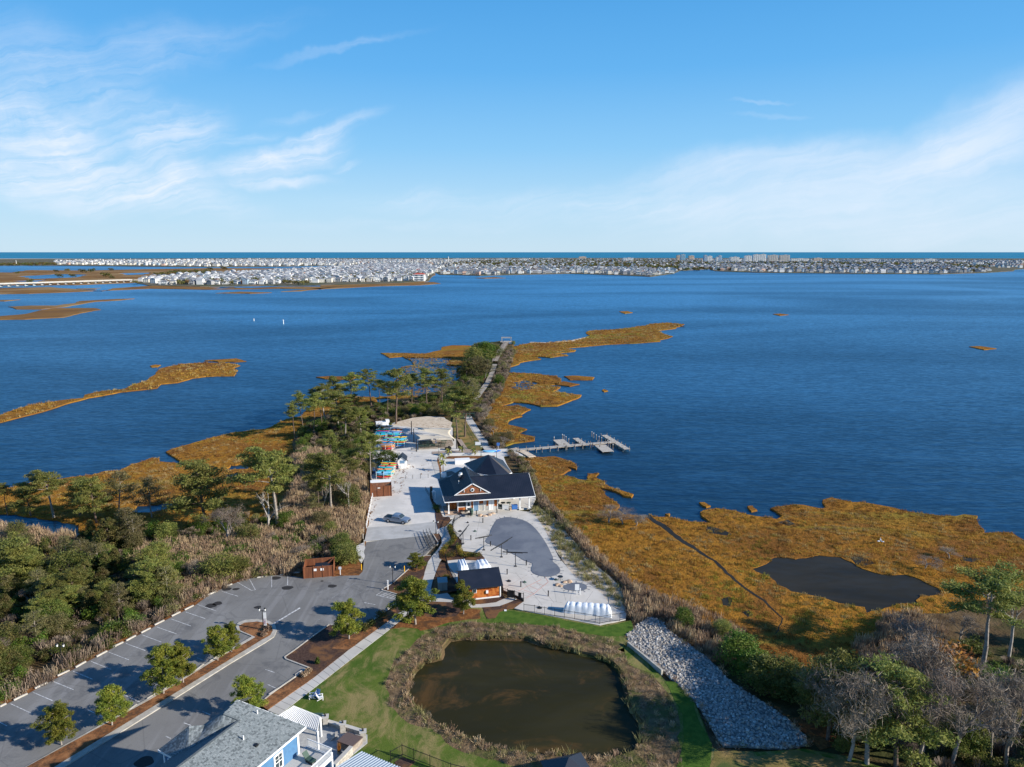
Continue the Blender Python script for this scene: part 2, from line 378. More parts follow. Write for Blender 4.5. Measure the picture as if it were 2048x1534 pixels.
M_mulch = mat('mulch', (.055, .032, .026), .95, .1, (.09, .055, .042), 4, (.17, .085, .04), .35, bump=.06, bscale=9)
M_mulch2 = mat('red_mulch', (.22, .095, .04), .95, .1, (.10, .055, .032), 3, (.30, .14, .06), .5, bump=.06, bscale=9)
def asp_x(t, o, c, b):
    st = t.new('ShaderNodeMapping', i_Scale=(1, .06, 1)); st.inputs['Rotation'].default_value = (0, 0, -.72); t.l.new(o, st.inputs[0])
    c = t.mix(t.math('MULTIPLY', t.ramp(t.noise(st.outputs[0], .6, 6, .6, .5), .50, .64), .45), c, (.27, .265, .26))
    vr = t.new('ShaderNodeTexVoronoi', feature='DISTANCE_TO_EDGE', i_Scale=.11); t.l.new(o, vr.inputs['Vector'])
    c = t.mix(t.math('MULTIPLY', t.ramp(vr.outputs['Distance'], .010, .004), .22), c, (.06, .06, .06))
    c = t.mix(t.math('MULTIPLY', t.ramp(t.noise(o, .25, 5, .65, 1), .50, .7), .55), c, (.085, .086, .09))
    return t.mix(t.math('MULTIPLY', t.ramp(t.noise(o, 11, 2, .7), .52, .8), .5), c, (.06, .06, .06))
M_asph = mat('asphalt', (.17, .165, .157), .9, .2, (.205, .20, .19), .12, bump=.01, bscale=20, extra=asp_x)
def conc_x(t, o, c, b):
    c = t.mix(t.math('MULTIPLY', t.ramp(t.noise(o, 1.1, 7, .75, .5), .53, .72), .45), c, (.36, .28, .2))
    return t.mix(t.math('MULTIPLY', t.ramp(t.noise(o, 6, 3, .7), .55, .8), .4), c, (.3, .27, .23))
M_lot = mat('shell_lot', (.62, .59, .545), .95, .1, (.53, .51, .475), .25, bump=.02, bscale=8, extra=conc_x)
M_conc = mat('concrete', (.50, .48, .44), .9, .2, (.43, .41, .375), .3, bump=.004, bscale=12)
M_apron = mat('apron_concrete', (.43, .425, .41), .9, .2, (.36, .355, .34), .5)
M_kerb = mat('kerb_concrete', (.46, .43, .38), .9, .2, (.36, .33, .28), 1.5)
M_deck = mat('pool_deck', (.56, .525, .475), .9, .2, (.49, .46, .41), .35, bump=.004, bscale=12)
M_paint = mat('road_paint', (.62, .62, .61), .8, .2, (.3, .3, .3), 3.0)
M_sand = mat('sand', (.60, .51, .40), .98, .05, (.48, .39, .29), .8, bump=.08, bscale=3)
M_brick = mat('brick_paving', (.30, .235, .195), .95, .1, (.37, .30, .25), 2.0, bump=.01, bscale=8)
M_tan = mat('dry_lawn', (.27, .18, .07), .95, .1, (.16, .13, .04), .4, (.08, .1, .03), .3, bump=.05, bscale=6)
M_bank = mat('pond_bank', (.20, .135, .075), .95, .1, (.11, .075, .04), .8, (.09, .09, .03), .3, bump=.2, bscale=3)
M_stain = mat('dark_patch', (.03, .028, .027), .8, .3)
M_reddish = mat('reed_flat', (.16, .13, .10), .95, .1, (.22, .18, .13), .7, bump=.3, bscale=2)

# ---------------------------------------------------------------- water
def rect(name, x0, x1, y0, y1, z, m, **kw):
    b = MB(); b.quad((x0, y0, z), (x1, y0, z), (x1, y1, z), (x0, y1, z)); return tag(b.build(name, m), **kw)
rect('bay_water', -9000, 9000, -300, 5600, 0, M_bay, kind='structure')
rect('ocean_water', -60000, 60000, 5600, 62000, 0, M_ocean, kind='structure')
bb = MB(); bb.quad((-9000, 5600, 0), (-9000, -300, 0), (-60000, -300, 0), (-60000, 5600, 0)); bb.quad((9000, -300, 0), (9000, 5600, 0), (60000, 5600, 0), (60000, -300, 0))
tag(bb.build('outer_bay_water', M_bay), kind='structure')
# pale sandy seabed is not seen; the bottom of the bay
rect('seabed', -9000, 9000, -300, 9000, -3, M_sand, kind='structure')

# ---------------------------------------------------------------- marsh
MZ = .38
marsh_right = Zm.L([(0, 30), (60, 28), (150, 30), (200, 50), (222, 70), (215, 80), (170, 65), (185, 80), (140, 100), (240, 120), (258, 118), (262, 95), (310, 92), (300, 115), (320, 140), (420, 175), (428, 187), (400, 185), (340, 165), (300, 150), (310, 165), (345, 200), (395, 225), (380, 245), (400, 262), (470, 270), (495, 290), (500, 262), (540, 272), (590, 270), (650, 290), (720, 297), (750, 300), (710, 268), (745, 250), (790, 240), (880, 256), (960, 275), (1030, 285), (1055, 272), (1020, 240), (1040, 228), (1150, 225), (1225, 240), (1222, 200), (1260, 195), (1310, 205), (1450, 225), (1600, 250), (1700, 270), (1860, 272), (1868, 300), (1880, 345), (1960, 340), (1990, 335), (2048, 365), (2600, 600), (2600, 1100), (2600, 1400), (900, 1400), (300, 900), (-60, 400), (-80, 60)])
marsh_spit = [(1000, 690), (1030, 692), (1060, 686), (1100, 684), (1150, 680), (1178, 672), (1168, 664), (1190, 660), (1225, 659), (1262, 655), (1300, 648), (1335, 645), (1368, 648), (1352, 656), (1312, 662), (1345, 672), (1320, 682), (1270, 686), (1215, 688), (1180, 692), (1120, 697), (1150, 700), (1148, 703), (1108, 707), (1135, 711), (1095, 714), (1070, 712), (1080, 718), (1050, 722), (1035, 728), (990, 745)]
marsh_islets = [(965, 770), (1000, 745), (1060, 746), (1110, 752), (1120, 762), (1115, 768), (1085, 770), (1120, 775), (1100, 783), (1160, 790), (1155, 797), (1110, 812), (1080, 812), (1060, 806), (1030, 803), (1000, 812), (960, 835)]
marsh_cove = [(960, 830), (985, 812), (1015, 812), (1040, 810), (1058, 818), (1035, 835), (1018, 840), (1015, 848), (1055, 857), (1040, 866), (1068, 872), (1070, 880), (1030, 885), (1000, 895), (950, 900)]
marsh_north = [(760, 706), (785, 706), (850, 707), (880, 700), (882, 694), (910, 690), (950, 691), (990, 692), (1010, 720), (985, 780), (900, 830), (800, 815), (785, 790), (790, 762), (812, 745), (800, 735), (830, 730), (820, 720), (805, 713), (780, 714)]
marsh_west = [(-400, 1000), (0, 978), (20, 975), (75, 962), (137, 955), (188, 949), (212, 942), (239, 941), (260, 931), (290, 921), (304, 915), (321, 915), (323, 921), (350, 925), (372, 932), (360, 920), (345, 910), (336, 902), (345, 897), (380, 888), (437, 872), (471, 864), (530, 857), (564, 841), (600, 832), (625, 812), (640, 800), (690, 792), (760, 795), (800, 790), (950, 800), (1000, 1000), (700, 1100), (400, 1200), (0, 1300), (-500, 1400)]
bar_left = Zw.L([(-200, 590), (0, 555), (100, 520), (230, 488), (350, 470), (480, 455), (490, 437), (590, 413), (720, 405), (790, 375), (880, 345), (915, 315), (950, 280), (1060, 258), (1180, 250), (1350, 252), (1415, 263), (1360, 280), (1395, 292), (1370, 325), (1200, 330), (1120, 340), (1040, 365), (950, 372), (930, 395), (820, 408), (700, 420), (520, 452), (350, 500), (200, 548), (0, 597), (-200, 640)])
small = [Zw.L([(1190, 236), (1290, 230), (1380, 224), (1436, 240), (1370, 244), (1280, 241)]), Zw.L([(875, 268), (905, 261), (940, 263), (925, 272), (885, 275)]),
         [(633, 754), (660, 752), (690, 753), (720, 750), (700, 758), (650, 757)],
         [(1127, 752), (1155, 751), (1186, 754), (1184, 759), (1140, 759)], [(1108, 768), (1125, 762), (1158, 768), (1140, 772)], [(1240, 623), (1255, 622), (1266, 625), (1250, 627)],
         [(1548, 628), (1562, 627), (1576, 629), (1560, 631)], [(1940, 693), (1962, 692), (1992, 697), (1968, 699)], [(1345, 651), (1355, 650), (1368, 653)], [(1204, 780), (1210, 778), (1216, 781), (1208, 783)],
         Zm.L([(712, 215), (735, 213), (764, 228), (745, 232)]), Zm.L([(918, 230), (935, 227), (952, 245), (930, 250)]), Zm.L([(575, 262), (592, 260), (590, 270)])]
POOLM = Zm.L([(935, 490), (1000, 460), (1035, 437), (1150, 440), (1200, 430), (1270, 435), (1330, 465), (1400, 490), (1480, 515), (1560, 510), (1620, 530), (1700, 560), (1720, 600), (1680, 600), (1640, 590), (1580, 625), (1500, 640), (1470, 670), (1400, 672), (1390, 650), (1330, 625), (1280, 620), (1200, 600), (1100, 580), (1040, 550), (1000, 520)])
def msheet(pts, holes=(), step=2.2, amp=1.3, seed=0, name='marsh', m=None, z=MZ):
    p = jag(pxz(pts, z), step, amp, seed); return sheet(name, p, z, m or M_marsh, .6, [jag(pxz(h, z), 1.2, 1.5, 3) for h in holes], slope=.25), p
_, MR = msheet(marsh_right, [POOLM], 1.7, 1.7); msheet(marsh_spit); msheet(marsh_islets, [[(1025, 765), (1050, 757), (1080, 766), (1060, 778), (1030, 780)]]); msheet(marsh_cove)
_, MN = msheet(marsh_north, [[(890, 727), (901, 712), (904, 714), (893, 731)]]); pools_w = [Zl.L([(1225, 160), (1235, 132), (1330, 128), (1385, 124), (1350, 152)]), Zl.L([(1195, 195), (1215, 178), (1280, 166), (1270, 190), (1215, 197)]), Zl.L([(705, 385), (760, 350), (890, 330), (980, 330), (900, 372), (790, 392)]),
    [(-80, 1020), (30, 1026), (80, 1034), (150, 1046), (172, 1068), (140, 1080), (90, 1070), (40, 1064), (-80, 1056)], Zl.L([(1100, 310), (1180, 290), (1220, 296), (1150, 322)]), [(747, 797), (760, 793), (784, 797), (780, 809), (757, 810)]]
_, MW = msheet(marsh_west, pools_w, amp=.9); _, BL = msheet(bar_left, amp=.9)
for i, q in enumerate(small): msheet(q, step=1, amp=.5, seed=i)
ditch = Zm.L([(498, 268), (530, 290), (590, 330), (650, 375), (700, 405), (750, 435), (800, 478), (850, 520), (900, 560), (960, 605), (1020, 655), (1048, 690), (1045, 760)])
rect('marsh_channel_bed', 0, 1, 0, 1, -.5, M_pool, kind='structure')
sheet('marsh_ditch', jag(strip(pxz(ditch, MZ), [1.3] * 5 + [.75] * 4 + [.5, .3, .15, .1]), 1.2, .7, 2), MZ + .02, M_pool, .03)
for pts in ([(810, 612), (850, 605), (860, 620), (840, 642), (815, 635)], [(880, 660), (905, 655), (925, 675), (905, 683)], [(1340, 440), (1400, 445), (1445, 465), (1400, 475), (1360, 470)], [(1040, 300), (1075, 285), (1105, 300), (1085, 312)], [(750, 310), (800, 325), (860, 350), (800, 350), (745, 335)], [(1795, 435), (1865, 445), (1840, 460), (1790, 455)], [(1990, 575), (2048, 590), (2048, 605), (2000, 600)]):
    sheet('marsh_puddle', jag(pxz(Zm.L(pts), MZ), 1, .9, 4), MZ + .02, M_pool, .03)
rect('pool_bed', 40, 80, 90, 140, .28, M_pool, kind='structure')
# far marshes on the left, around the long bridge
M_fm = mat('far_marsh', (.22, .115, .035), .95, .05, (.16, .085, .035), .02, (.26, .17, .08), .008)
far = [[(0, 576), (100, 574), (205, 582), (230, 576), (290, 572), (330, 571), (420, 574), (500, 576), (560, 573), (640, 573), (640, 568), (700, 566), (870, 564), (882, 567), (840, 570), (760, 572), (640, 578), (560, 577), (420, 579), (300, 577), (160, 583), (60, 587), (-300, 592), (-300, 575)],
       [(-300, 542), (20, 545), (60, 540), (170, 541), (300, 538), (420, 536), (600, 537), (700, 536), (860, 540), (870, 548), (850, 564), (700, 568), (500, 572), (300, 569), (270, 565), (150, 570), (-300, 572)],
       [(18, 613), (60, 611), (110, 611), (150, 606), (160, 602), (230, 598), (268, 597), (240, 600), (190, 603), (160, 608), (130, 613), (80, 618), (35, 618)],
       [(-100, 632), (0, 632), (50, 628), (85, 620), (110, 616), (190, 616), (200, 619), (160, 626), (130, 634), (50, 638), (-100, 640)],
       [(430, 586), (480, 583), (543, 585), (500, 587)], [(565, 583), (640, 576), (690, 572), (600, 582)], [(-50, 601), (40, 599), (10, 602)], [(950, 556), (990, 554), (1010, 556), (970, 557)]]
far_holes = {1: [[(40, 552), (110, 548), (180, 549), (150, 555), (60, 558)], [(240, 546), (300, 545), (290, 549), (250, 550)], [(20, 562), (90, 559), (70, 564)], [(310, 549), (400, 546), (460, 549), (380, 552)]],
             0: [[(150, 577), (200, 576), (190, 579)], [(420, 575.5), (470, 574), (480, 576), (440, 577)]]}
for i, q in enumerate(far): msheet(q, far_holes.get(i, ()), 1.5, .7, i, 'far_marsh', M_fm, .5)
# land under the resort town
M_town = mat('town_ground', (.16, .13, .10), .95, .05, (.08, .09, .05), .02)
town = [[(275, 566), (300, 556), (420, 548), (560, 541), (640, 536), (720, 530), (860, 528), (900, 536), (870, 546), (855, 562), (800, 566), (640, 570), (520, 571), (400, 573), (300, 571)],
        [(560, 524), (700, 529), (780, 535), (860, 540), (880, 549), (960, 551), (1040, 549), (1140, 547), (1240, 550), (1300, 553), (1345, 547), (1360, 541), (1420, 538), (1430, 542), (1520, 545), (1700, 547), (1880, 548), (1975, 545), (2025, 542), (2030, 539), (2120, 533), (2120, 517), (1024, 515.5), (560, 517)],
        [(-200, 531), (120, 531), (300, 533), (420, 534), (560, 533), (700, 530), (800, 527), (1000, 522), (1000, 516), (500, 516), (-200, 519)]]
for i, q in enumerate(town): sheet('barrier_island', jag(pxz(q, 1), 1.2, .5, i), 1.0 + i * .02, M_town, 1.4)
rect('far_beach', -9000, 9000, 5500, 6100, .9, M_sand, kind='structure')

# ---------------------------------------------------------------- upland and the built site
UP = [(-500, 1180), (0, 1115), (60, 1105), (130, 1112), (200, 1095), (280, 1082), (420, 1062), (470, 1052), (520, 1038), (565, 1010), (590, 980), (600, 950), (596, 920), (590, 880), (605, 852), (640, 832), (700, 815), (780, 800), (850, 792), (905, 772), (930, 745), (940, 715), (950, 697), (965, 686), (1000, 682), (1022, 688), (1030, 700), (1020, 720), (1008, 745), (995, 775), (972, 812), (962, 840), (975, 865), (1000, 895), (1030, 902), (1050, 920), (1062, 945), (1072, 975), (1090, 1000), (1125, 1040), (1150, 1075), (1200, 1130), (1245, 1172), (1285, 1202), (1350, 1222), (1430, 1270), (1500, 1312), (1600, 1340), (1700, 1340), (1780, 1285), (1850, 1235), (1900, 1225), (2000, 1195), (2100, 1170), (2700, 1300), (2700, 1900), (-900, 1900)]
POND = [(815, 1385), (818, 1360), (835, 1335), (850, 1320), (880, 1310), (885, 1290), (900, 1278), (960, 1270), (1050, 1272), (1120, 1290), (1180, 1305), (1230, 1320), (1250, 1345), (1262, 1400), (1280, 1440), (1282, 1480), (1260, 1505), (1200, 1515), (1100, 1510), (1000, 1495), (930, 1470), (870, 1445), (830, 1415)]
pond_poly = jag(pxz(POND, G), 1.2, .8, 11)
BANK = [(765, 1370), (790, 1320), (830, 1275), (880, 1253), (950, 1243), (1030, 1245), (1100, 1250), (1200, 1272), (1250, 1290), (1258, 1330), (1300, 1350), (1335, 1385), (1360, 1440), (1365, 1534), (1300, 1580), (1200, 1575), (1050, 1540), (930, 1505), (820, 1445), (780, 1405)]
UPW = jag(pxz(UP[:-2], 1.0) + [(230, 40), (230, -90), (-230, -90), (-230, 60)], 2, 1.2, 1)
sheet('upland_ground', UPW, 1.0, M_upland, .8, [pond_poly], slope=1.5)
sheet('pond_water', [(x * 1.0, y) for x, y in jag(pxz([(790, 1240), (1330, 1240), (1400, 1600), (700, 1600)], .8), 5, 0)], .78, M_pond, .2)
LAWN = [(530, 1440), (700, 1300), (800, 1225), (945, 1212), (1000, 1216), (1048, 1222), (1200, 1250), (1262, 1240), (1272, 1270), (1235, 1300), (1262, 1290), (1330, 1360), (1385, 1400), (1420, 1490), (1445, 1505), (1560, 1500), (1610, 1497), (1700, 1512), (1830, 1560), (1900, 1800), (300, 1800)]
BANKW = jag(pxz(BANK, G), 1.5, 1.0, 5)
sheet('lawn', jag(pxz(LAWN[:-2], G) + [(42, 30), (-40, 30)], 3, .3), G - .02, M_lawn, .5, [BANKW], slope=.4)
bank = sheet('pond_bank', BANKW, G - .03, M_bank, .7, [pond_poly])
sheet('fresh_lawn', jag(pxz([(985, 1245), (1000, 1220), (1050, 1224), (1130, 1240), (1203, 1255), (1262, 1242), (1270, 1262), (1250, 1272), (1205, 1272), (1120, 1255), (1060, 1248)], G), 1.2, .3, 6), G + .005, M_strip, .02)
sheet('fresh_lawn', jag(pxz([(1330, 1362), (1365, 1365), (1385, 1400), (1405, 1450), (1425, 1490), (1415, 1534), (1400, 1600), (1345, 1600), (1352, 1534), (1368, 1480), (1365, 1430), (1345, 1390)], G), 1.2, .3, 7), G + .005, M_strip, .02)
RIP = Zr.L([(135, 290), (180, 250), (250, 205), (300, 230), (400, 320), (520, 400), (640, 520), (760, 600), (900, 690), (1000, 780), (1000, 820), (900, 835), (720, 835), (600, 820), (540, 740), (480, 650), (440, 590), (380, 530), (300, 470), (200, 390), (140, 340)])
RIPW = jag(pxz(RIP, G), 1.5, .7, 8); sheet('riprap_bed', RIPW, G + .01, mat('stone_bed', (.24, .23, .215), .95, .1, (.12, .11, .10), 3), .3)
asph = [(733, 1084), (865, 1067), (874, 1084), (868, 1092), (848.5, 1111.5), (814, 1141), (783, 1168), (762.4, 1180), (794.7, 1188.8), (789.5, 1210), (710, 1266), (667.8, 1250.5), (658, 1250.5), (569.3, 1314), (572, 1319), (618.6, 1336), (538, 1390.6), (500, 1422), (440, 1475), (300, 1600), (120, 1900), (-900, 1900), (-300, 1568), (0, 1414), (55, 1388), (94, 1366), (139, 1343), (171, 1325), (213, 1303), (246, 1285), (273, 1272), (301, 1258), (328, 1242), (358, 1227), (387, 1213), (421, 1188), (462, 1169), (497, 1157), (530, 1151), (572, 1150), (609, 1156), (668, 1151.5), (716, 1149.5), (726, 1140), (727, 1128), (728, 1094)]
sheet('parking_lot', pxz(asph, G), G - .01, M_asph, .4)
sheet('lot_edge_pine_straw', jag(pxz([(0, 1405), (139, 1336), (246, 1278), (328, 1236), (421, 1180), (497, 1150), (572, 1143), (607, 1147), (609, 1160), (572, 1157), (500, 1163), (424, 1195), (330, 1249), (246, 1292), (142, 1350), (0, 1424), (-100, 1470), (-100, 1450)], G), 2, .4, 3), G - .03, M_straw, .4)
LOT = Z1.L([(235, 1355), (262, 1200), (285, 1080), (295, 930), (300, 780), (290, 600), (330, 430), (380, 300), (470, 230), (700, 170), (850, 155), (1000, 165), (1080, 250), (1120, 380), (1130, 465), (1220, 480), (1390, 490), (1480, 470), (1600, 465), (1620, 510), (1560, 540), (1640, 700), (1800, 720), (1880, 930), (1830, 1030), (1400, 1080), (1060, 1130), (930, 1290), (560, 1320)])
sheet('shell_lot', jag(pxz(LOT, G), 4, .3, 3), G - .02, M_lot, .4)
sheet('sand_court', jag(pxz(Z1.L([(490, 240), (560, 205), (700, 172), (850, 158), (990, 170), (1080, 215), (1070, 270), (720, 265), (640, 255)]), G), 1.5, .3, 3), G, M_sand, .03)
sheet('dry_lawn', jag(pxz(Z1.L([(1080, 160), (1180, 150), (1300, 270), (1390, 440), (1350, 480), (1230, 480), (1130, 360), (1085, 380), (1070, 250)]), G), 2, .4, 3), G + .005, M_tan, .05)
sheet('brick_path', pxz(Z1.L([(1120, 375), (1165, 378), (1225, 470), (1320, 485), (1320, 510), (1180, 520), (1010, 520), (880, 520), (880, 495), (1000, 490), (1190, 482)]), G), G + .02, M_brick, .03)
sheet('apron', pxz(Z1.L([(235, 1355), (262, 1222), (560, 1205), (920, 1165), (938, 1290), (560, 1325)]), G), G + .008, M_apron, .03)
WALK = [(Zh.px(860, 880)), (Zh.px(1200, 640)), (Zh.px(1445, 440))] + Ze.L([(870, 1370), (1060, 1240), (1225, 1150), (1330, 1080), (1420, 960), (1440, 870), (1470, 770), (1510, 640), (1540, 590), (1610, 510), (1655, 440), (1650, 380), (1615, 320), (1700, 265), (1770, 190), (1840, 170), (1800, 230), (1750, 290), (1755, 370), (1730, 470), (1690, 560), (1640, 620), (1600, 720), (1560, 830), (1545, 900), (1560, 950), (1620, 965), (1710, 950), (1760, 1000), (2000, 990), (2045, 1000), (2045, 1060), (1960, 1065), (1740, 1045), (1500, 1035), (1420, 1090), (1300, 1180), (1100, 1340), (850, 1534)]) + [Zh.px(1030, 850), Zh.px(945, 915)]
sheet('sidewalk', pxz(WALK, G), G + .02, M_conc, .1)
sheet('gate_walk', pxz(Zq.L([(400, 330), (440, 385), (540, 378), (640, 365), (720, 330), (800, 315), (850, 330), (760, 370), (680, 400), (600, 412), (400, 415), (370, 380)]), G), G + .024, M_conc, .1)
# joints in the sidewalk are real grooves between slabs
jm = mat('joint', (.09, .085, .08), .95, .1)
A1, A2, B1, B2 = Zh(860, 880, G), Zh(1445, 440, G), Zh(945, 915, G), Zh(1500, 490, G)
mbj = MB()
for k in range(1, 14):
    f = k / 14; a = Vector(A1).lerp(Vector(A2), f); b = Vector(B1).lerp(Vector(B2), f)
    mbj.beam((a.x, a.y, G + .022), (b.x, b.y, G + .022), .04, .008)
for a, b in (((1060, 1240), (1180, 1285)), ((1160, 1190), (1290, 1225)), ((1440, 860), (1545, 905)), ((1475, 760), (1590, 745)), ((1505, 660), (1630, 640)), ((930, 1330), (1060, 1380)), ((830, 1400), (940, 1460)), ((740, 1480), (850, 1530))):
    mbj.beam((*Ze(*a, G)[:2], G + .022), (*Ze(*b, G)[:2], G + .022), .07, .008)
tag(mbj.build('sidewalk_joints', jm), kind='structure')
DECK = Zp.L([(330, 105), (480, 100), (430, 150), (385, 190), (368, 240), (378, 290), (430, 335), (445, 385), (420, 430), (600, 455), (640, 500), (600, 520), (400, 510), (310, 520), (350, 620), (390, 700), (790, 720), (800, 770), (970, 840), (968, 868), (890, 925), (970, 945), (1200, 990), (1620, 1070), (1840, 1020), (1850, 960), (1760, 930), (1700, 890), (1640, 800), (1560, 740), (1500, 700), (1410, 660), (1330, 560), (1270, 490), (1220, 390), (1170, 290), (1110, 190), (1060, 130), (1000, 100), (860, 85), (700, 60), (330, 60)])
DECKW = pxz(DECK, G); sheet('pool_deck', DECKW, G + .04, M_deck, .15)
mbj = MB()
for a, b in (((1000, 640), (800, 760)), ((1180, 700), (960, 850)), ((1040, 650), (1230, 880)), ((900, 620), (1130, 900)), ((1390, 720), (1360, 890)), ((1220, 700), (1250, 870)), ((800, 610), (1010, 650)), ((780, 720), (1180, 860)), ((560, 300), (440, 380)), ((760, 130), (640, 340)), ((600, 140), (560, 330)), ((480, 250), (700, 240)), ((640, 460), (1000, 600)), ((1290, 700), (1330, 860)), ((1560, 780), (1480, 900)), ((900, 800), (1300, 880)), ((1220, 480), (1290, 480)), ((1180, 400), (1240, 400)), ((1130, 300), (1180, 300)), ((1250, 560), (1330, 570)), ((1100, 880), (1080, 960)), ((1210, 880), (1200, 985))):
    mbj.beam((*Zp(*a, G)[:2], G + .042), (*Zp(*b, G)[:2], G + .042), .035, .008)
tag(mbj.build('deck_joints', mat('deck_joint', (.27, .25, .22), .95, .1)), kind='structure')
M_red = mat('faded_red_line', (.55, .22, .16), .9, .1)
mbj = MB()
for a, b in (((925, 778), (1120, 680)), ((970, 770), (1060, 800)), ((1060, 800), (1180, 702)), ((990, 840), (1060, 800)), ((1080, 710), (1140, 735)), ((1025, 738), (1090, 765)), ((1140, 640), (1180, 702))):
    mbj.beam((*Zp(*a, G)[:2], G + .047), (*Zp(*b, G)[:2], G + .047), .07, .006)
tag(mbj.build('deck_red_lines', M_red), kind='structure')
def bed(pts, m=M_mulch, dz=.03, name='mulch_bed', st=1.5, am=.12): return sheet(name, jag(pxz(pts, G), st, am, 2), G + dz, m, .1)
bed(Zh.L([(1310, 260), (1345, 262), (1500, 320), (1790, 108), (1835, 150), (1700, 260), (1660, 290), (1450, 440), (1200, 640), (860, 878), (800, 840), (870, 775), (1165, 575), (995, 508), (990, 492)]), dz=.06)
bed(Zh.L([(1500, 320), (1790, 130), (1810, 180), (1660, 290), (1450, 440), (1330, 430), (1420, 370)]), M_mulch2, .075)
bed(Zh.L([(860, 878), (800, 840), (870, 775), (1100, 640), (1160, 670)]), M_mulch2, .075)
bed(Ze.L([(1040, 920), (1140, 865), (1300, 725), (1475, 575), (1540, 570), (1545, 590), (1505, 645), (1470, 770), (1435, 880), (1330, 1080), (1225, 1100), (1190, 1060), (1200, 968)]), dz=.06)
bed(Ze.L([(1300, 725), (1400, 640), (1480, 640), (1470, 710), (1380, 740)]), M_mulch2, .075)
bed(Ze.L([(1560, 345), (1620, 350), (1640, 400), (1620, 440), (1600, 460)]), dz=.07)
bed(Zc.L([(0, 740), (40, 740), (60, 1000), (130, 1080), (235, 1280), (350, 1285), (370, 1330), (270, 1440), (140, 1500), (120, 1400), (90, 1190), (40, 1060), (0, 950)]), dz=.05)
bed(Ze.L([(1640, 640), (1700, 650), (1760, 780), (1800, 830), (1810, 930), (1710, 948), (1620, 960), (1560, 945), (1550, 900), (1600, 730)]), dz=.05)
bed(Zq.L([(420, 320), (560, 305), (700, 292), (735, 315), (680, 345), (600, 368), (540, 375), (445, 380)]), dz=.06)
bed(Zq.L([(515, 415), (680, 402), (760, 372), (850, 335), (905, 355), (840, 418), (740, 440), (680, 460), (640, 520), (560, 525)]), dz=.03)
bed(Zq.L([(-140, 320), (-20, 350), (120, 345), (230, 360), (310, 400), (250, 500), (120, 520), (-40, 500), (-150, 420)]), dz=.012, st=1, am=.6)
bed(Ze.L([(1230, 1200), (1330, 1160), (1500, 1150), (1700, 1200), (1900, 1110), (2040, 1120), (2040, 1200), (1700, 1260), (1450, 1330), (1250, 1300), (1130, 1320)]), M_straw, .008, 'pine_straw_patch', 1, .9)
bed(Ze.L([(540, 780), (800, 768), (840, 730), (840, 650), (800, 600), (760, 560), (690, 600), (560, 680)]), M_straw, 0, 'pine_straw_patch', 1, .5)
bed(Ze.L([(780, 470), (860, 430), (862, 560), (848, 640), (800, 600)]), M_lot, .004, 'gravel_patch', 1, .5)
bed(Zr.L([(900, 700), (1000, 640), (1200, 700), (1250, 800), (1060, 830), (1000, 770)]), M_straw, -.3, 'pine_straw_patch', 1, .9)
bed(Z1.L([(215, 1420), (240, 1300), (262, 1050), (290, 925), (300, 960), (270, 1200), (238, 1400)]), M_straw, -.005, 'pine_straw_patch', 1, .4)
bed(Zp.L([(1000, 100), (1060, 130), (1170, 290), (1220, 390), (1330, 560), (1410, 660), (1560, 740), (1700, 890), (1850, 960), (1820, 760), (1500, 480), (1380, 330), (1260, 170), (1100, 60)]), M_sand, -.02, 'sandy_bank', 1.5, .3)
# median island with its kerb
ISO = Zh.L([(625, 262), (650, 240), (700, 222), (780, 217), (870, 229), (915, 258), (928, 298), (908, 345), (840, 390), (580, 545), (0, 912), (-1330, 1735), (-1520, 1640), (-10, 795), (240, 650), (440, 524), (600, 430), (745, 343), (700, 325), (640, 300)])
ISI = Zh.L([(650, 265), (690, 243), (780, 234), (862, 246), (893, 272), (898, 302), (880, 335), (820, 368), (560, 528), (0, 872), (-1320, 1680), (-1490, 1620), (0, 806), (240, 662), (440, 538), (600, 446), (770, 348), (720, 325), (660, 300)])
isow = pxz(ISO, G); isiw = pxz(ISI, G)
def ring(name, outer, inner, z, m, h, **kw):
    return sheet(name, outer, z, m, h, [inner], **kw)
ring('median_kerb', isow, isiw, G + .12, M_kerb, .2)
sheet('median_mulch', isiw, G + .1, M_mulch2, .2)
def kerb(pts, w=.2, h=.13, z=None, name='kerb'):
    mb = MB(); p = [Vector((*q[:2], 0)) for q in pts]
    for a, b in zip(p, p[1:]): 
        d = (b - a).normalized() * .02; mb.beam((a.x - d.x, a.y - d.y, G + h / 2), (b.x + d.x, b.y + d.y, G + h / 2), w, h)
    return tag(mb.build(name, M_kerb), kind='structure')
kerb([Zh(*q, G) for q in ((1750, 138), (1500, 318), (1345, 258), (1312, 254), (1200, 335), (1060, 440), (985, 492), (996, 508), (1165, 572))])
kerb([Zh(*q, G) for q in ((1140, 582), (940, 722), (840, 800))])
kerb([Ze(*q, G) for q in ((1200, 967), (1035, 922), (1140, 862), (1300, 722), (1475, 572), (1540, 570))])
kerb([Ze(*q, G) for q in ((1560, 345), (1618, 440), (1600, 470))])
kerb([Ze(*q, G) for q in ((1190, 1066), (1100, 1122))])
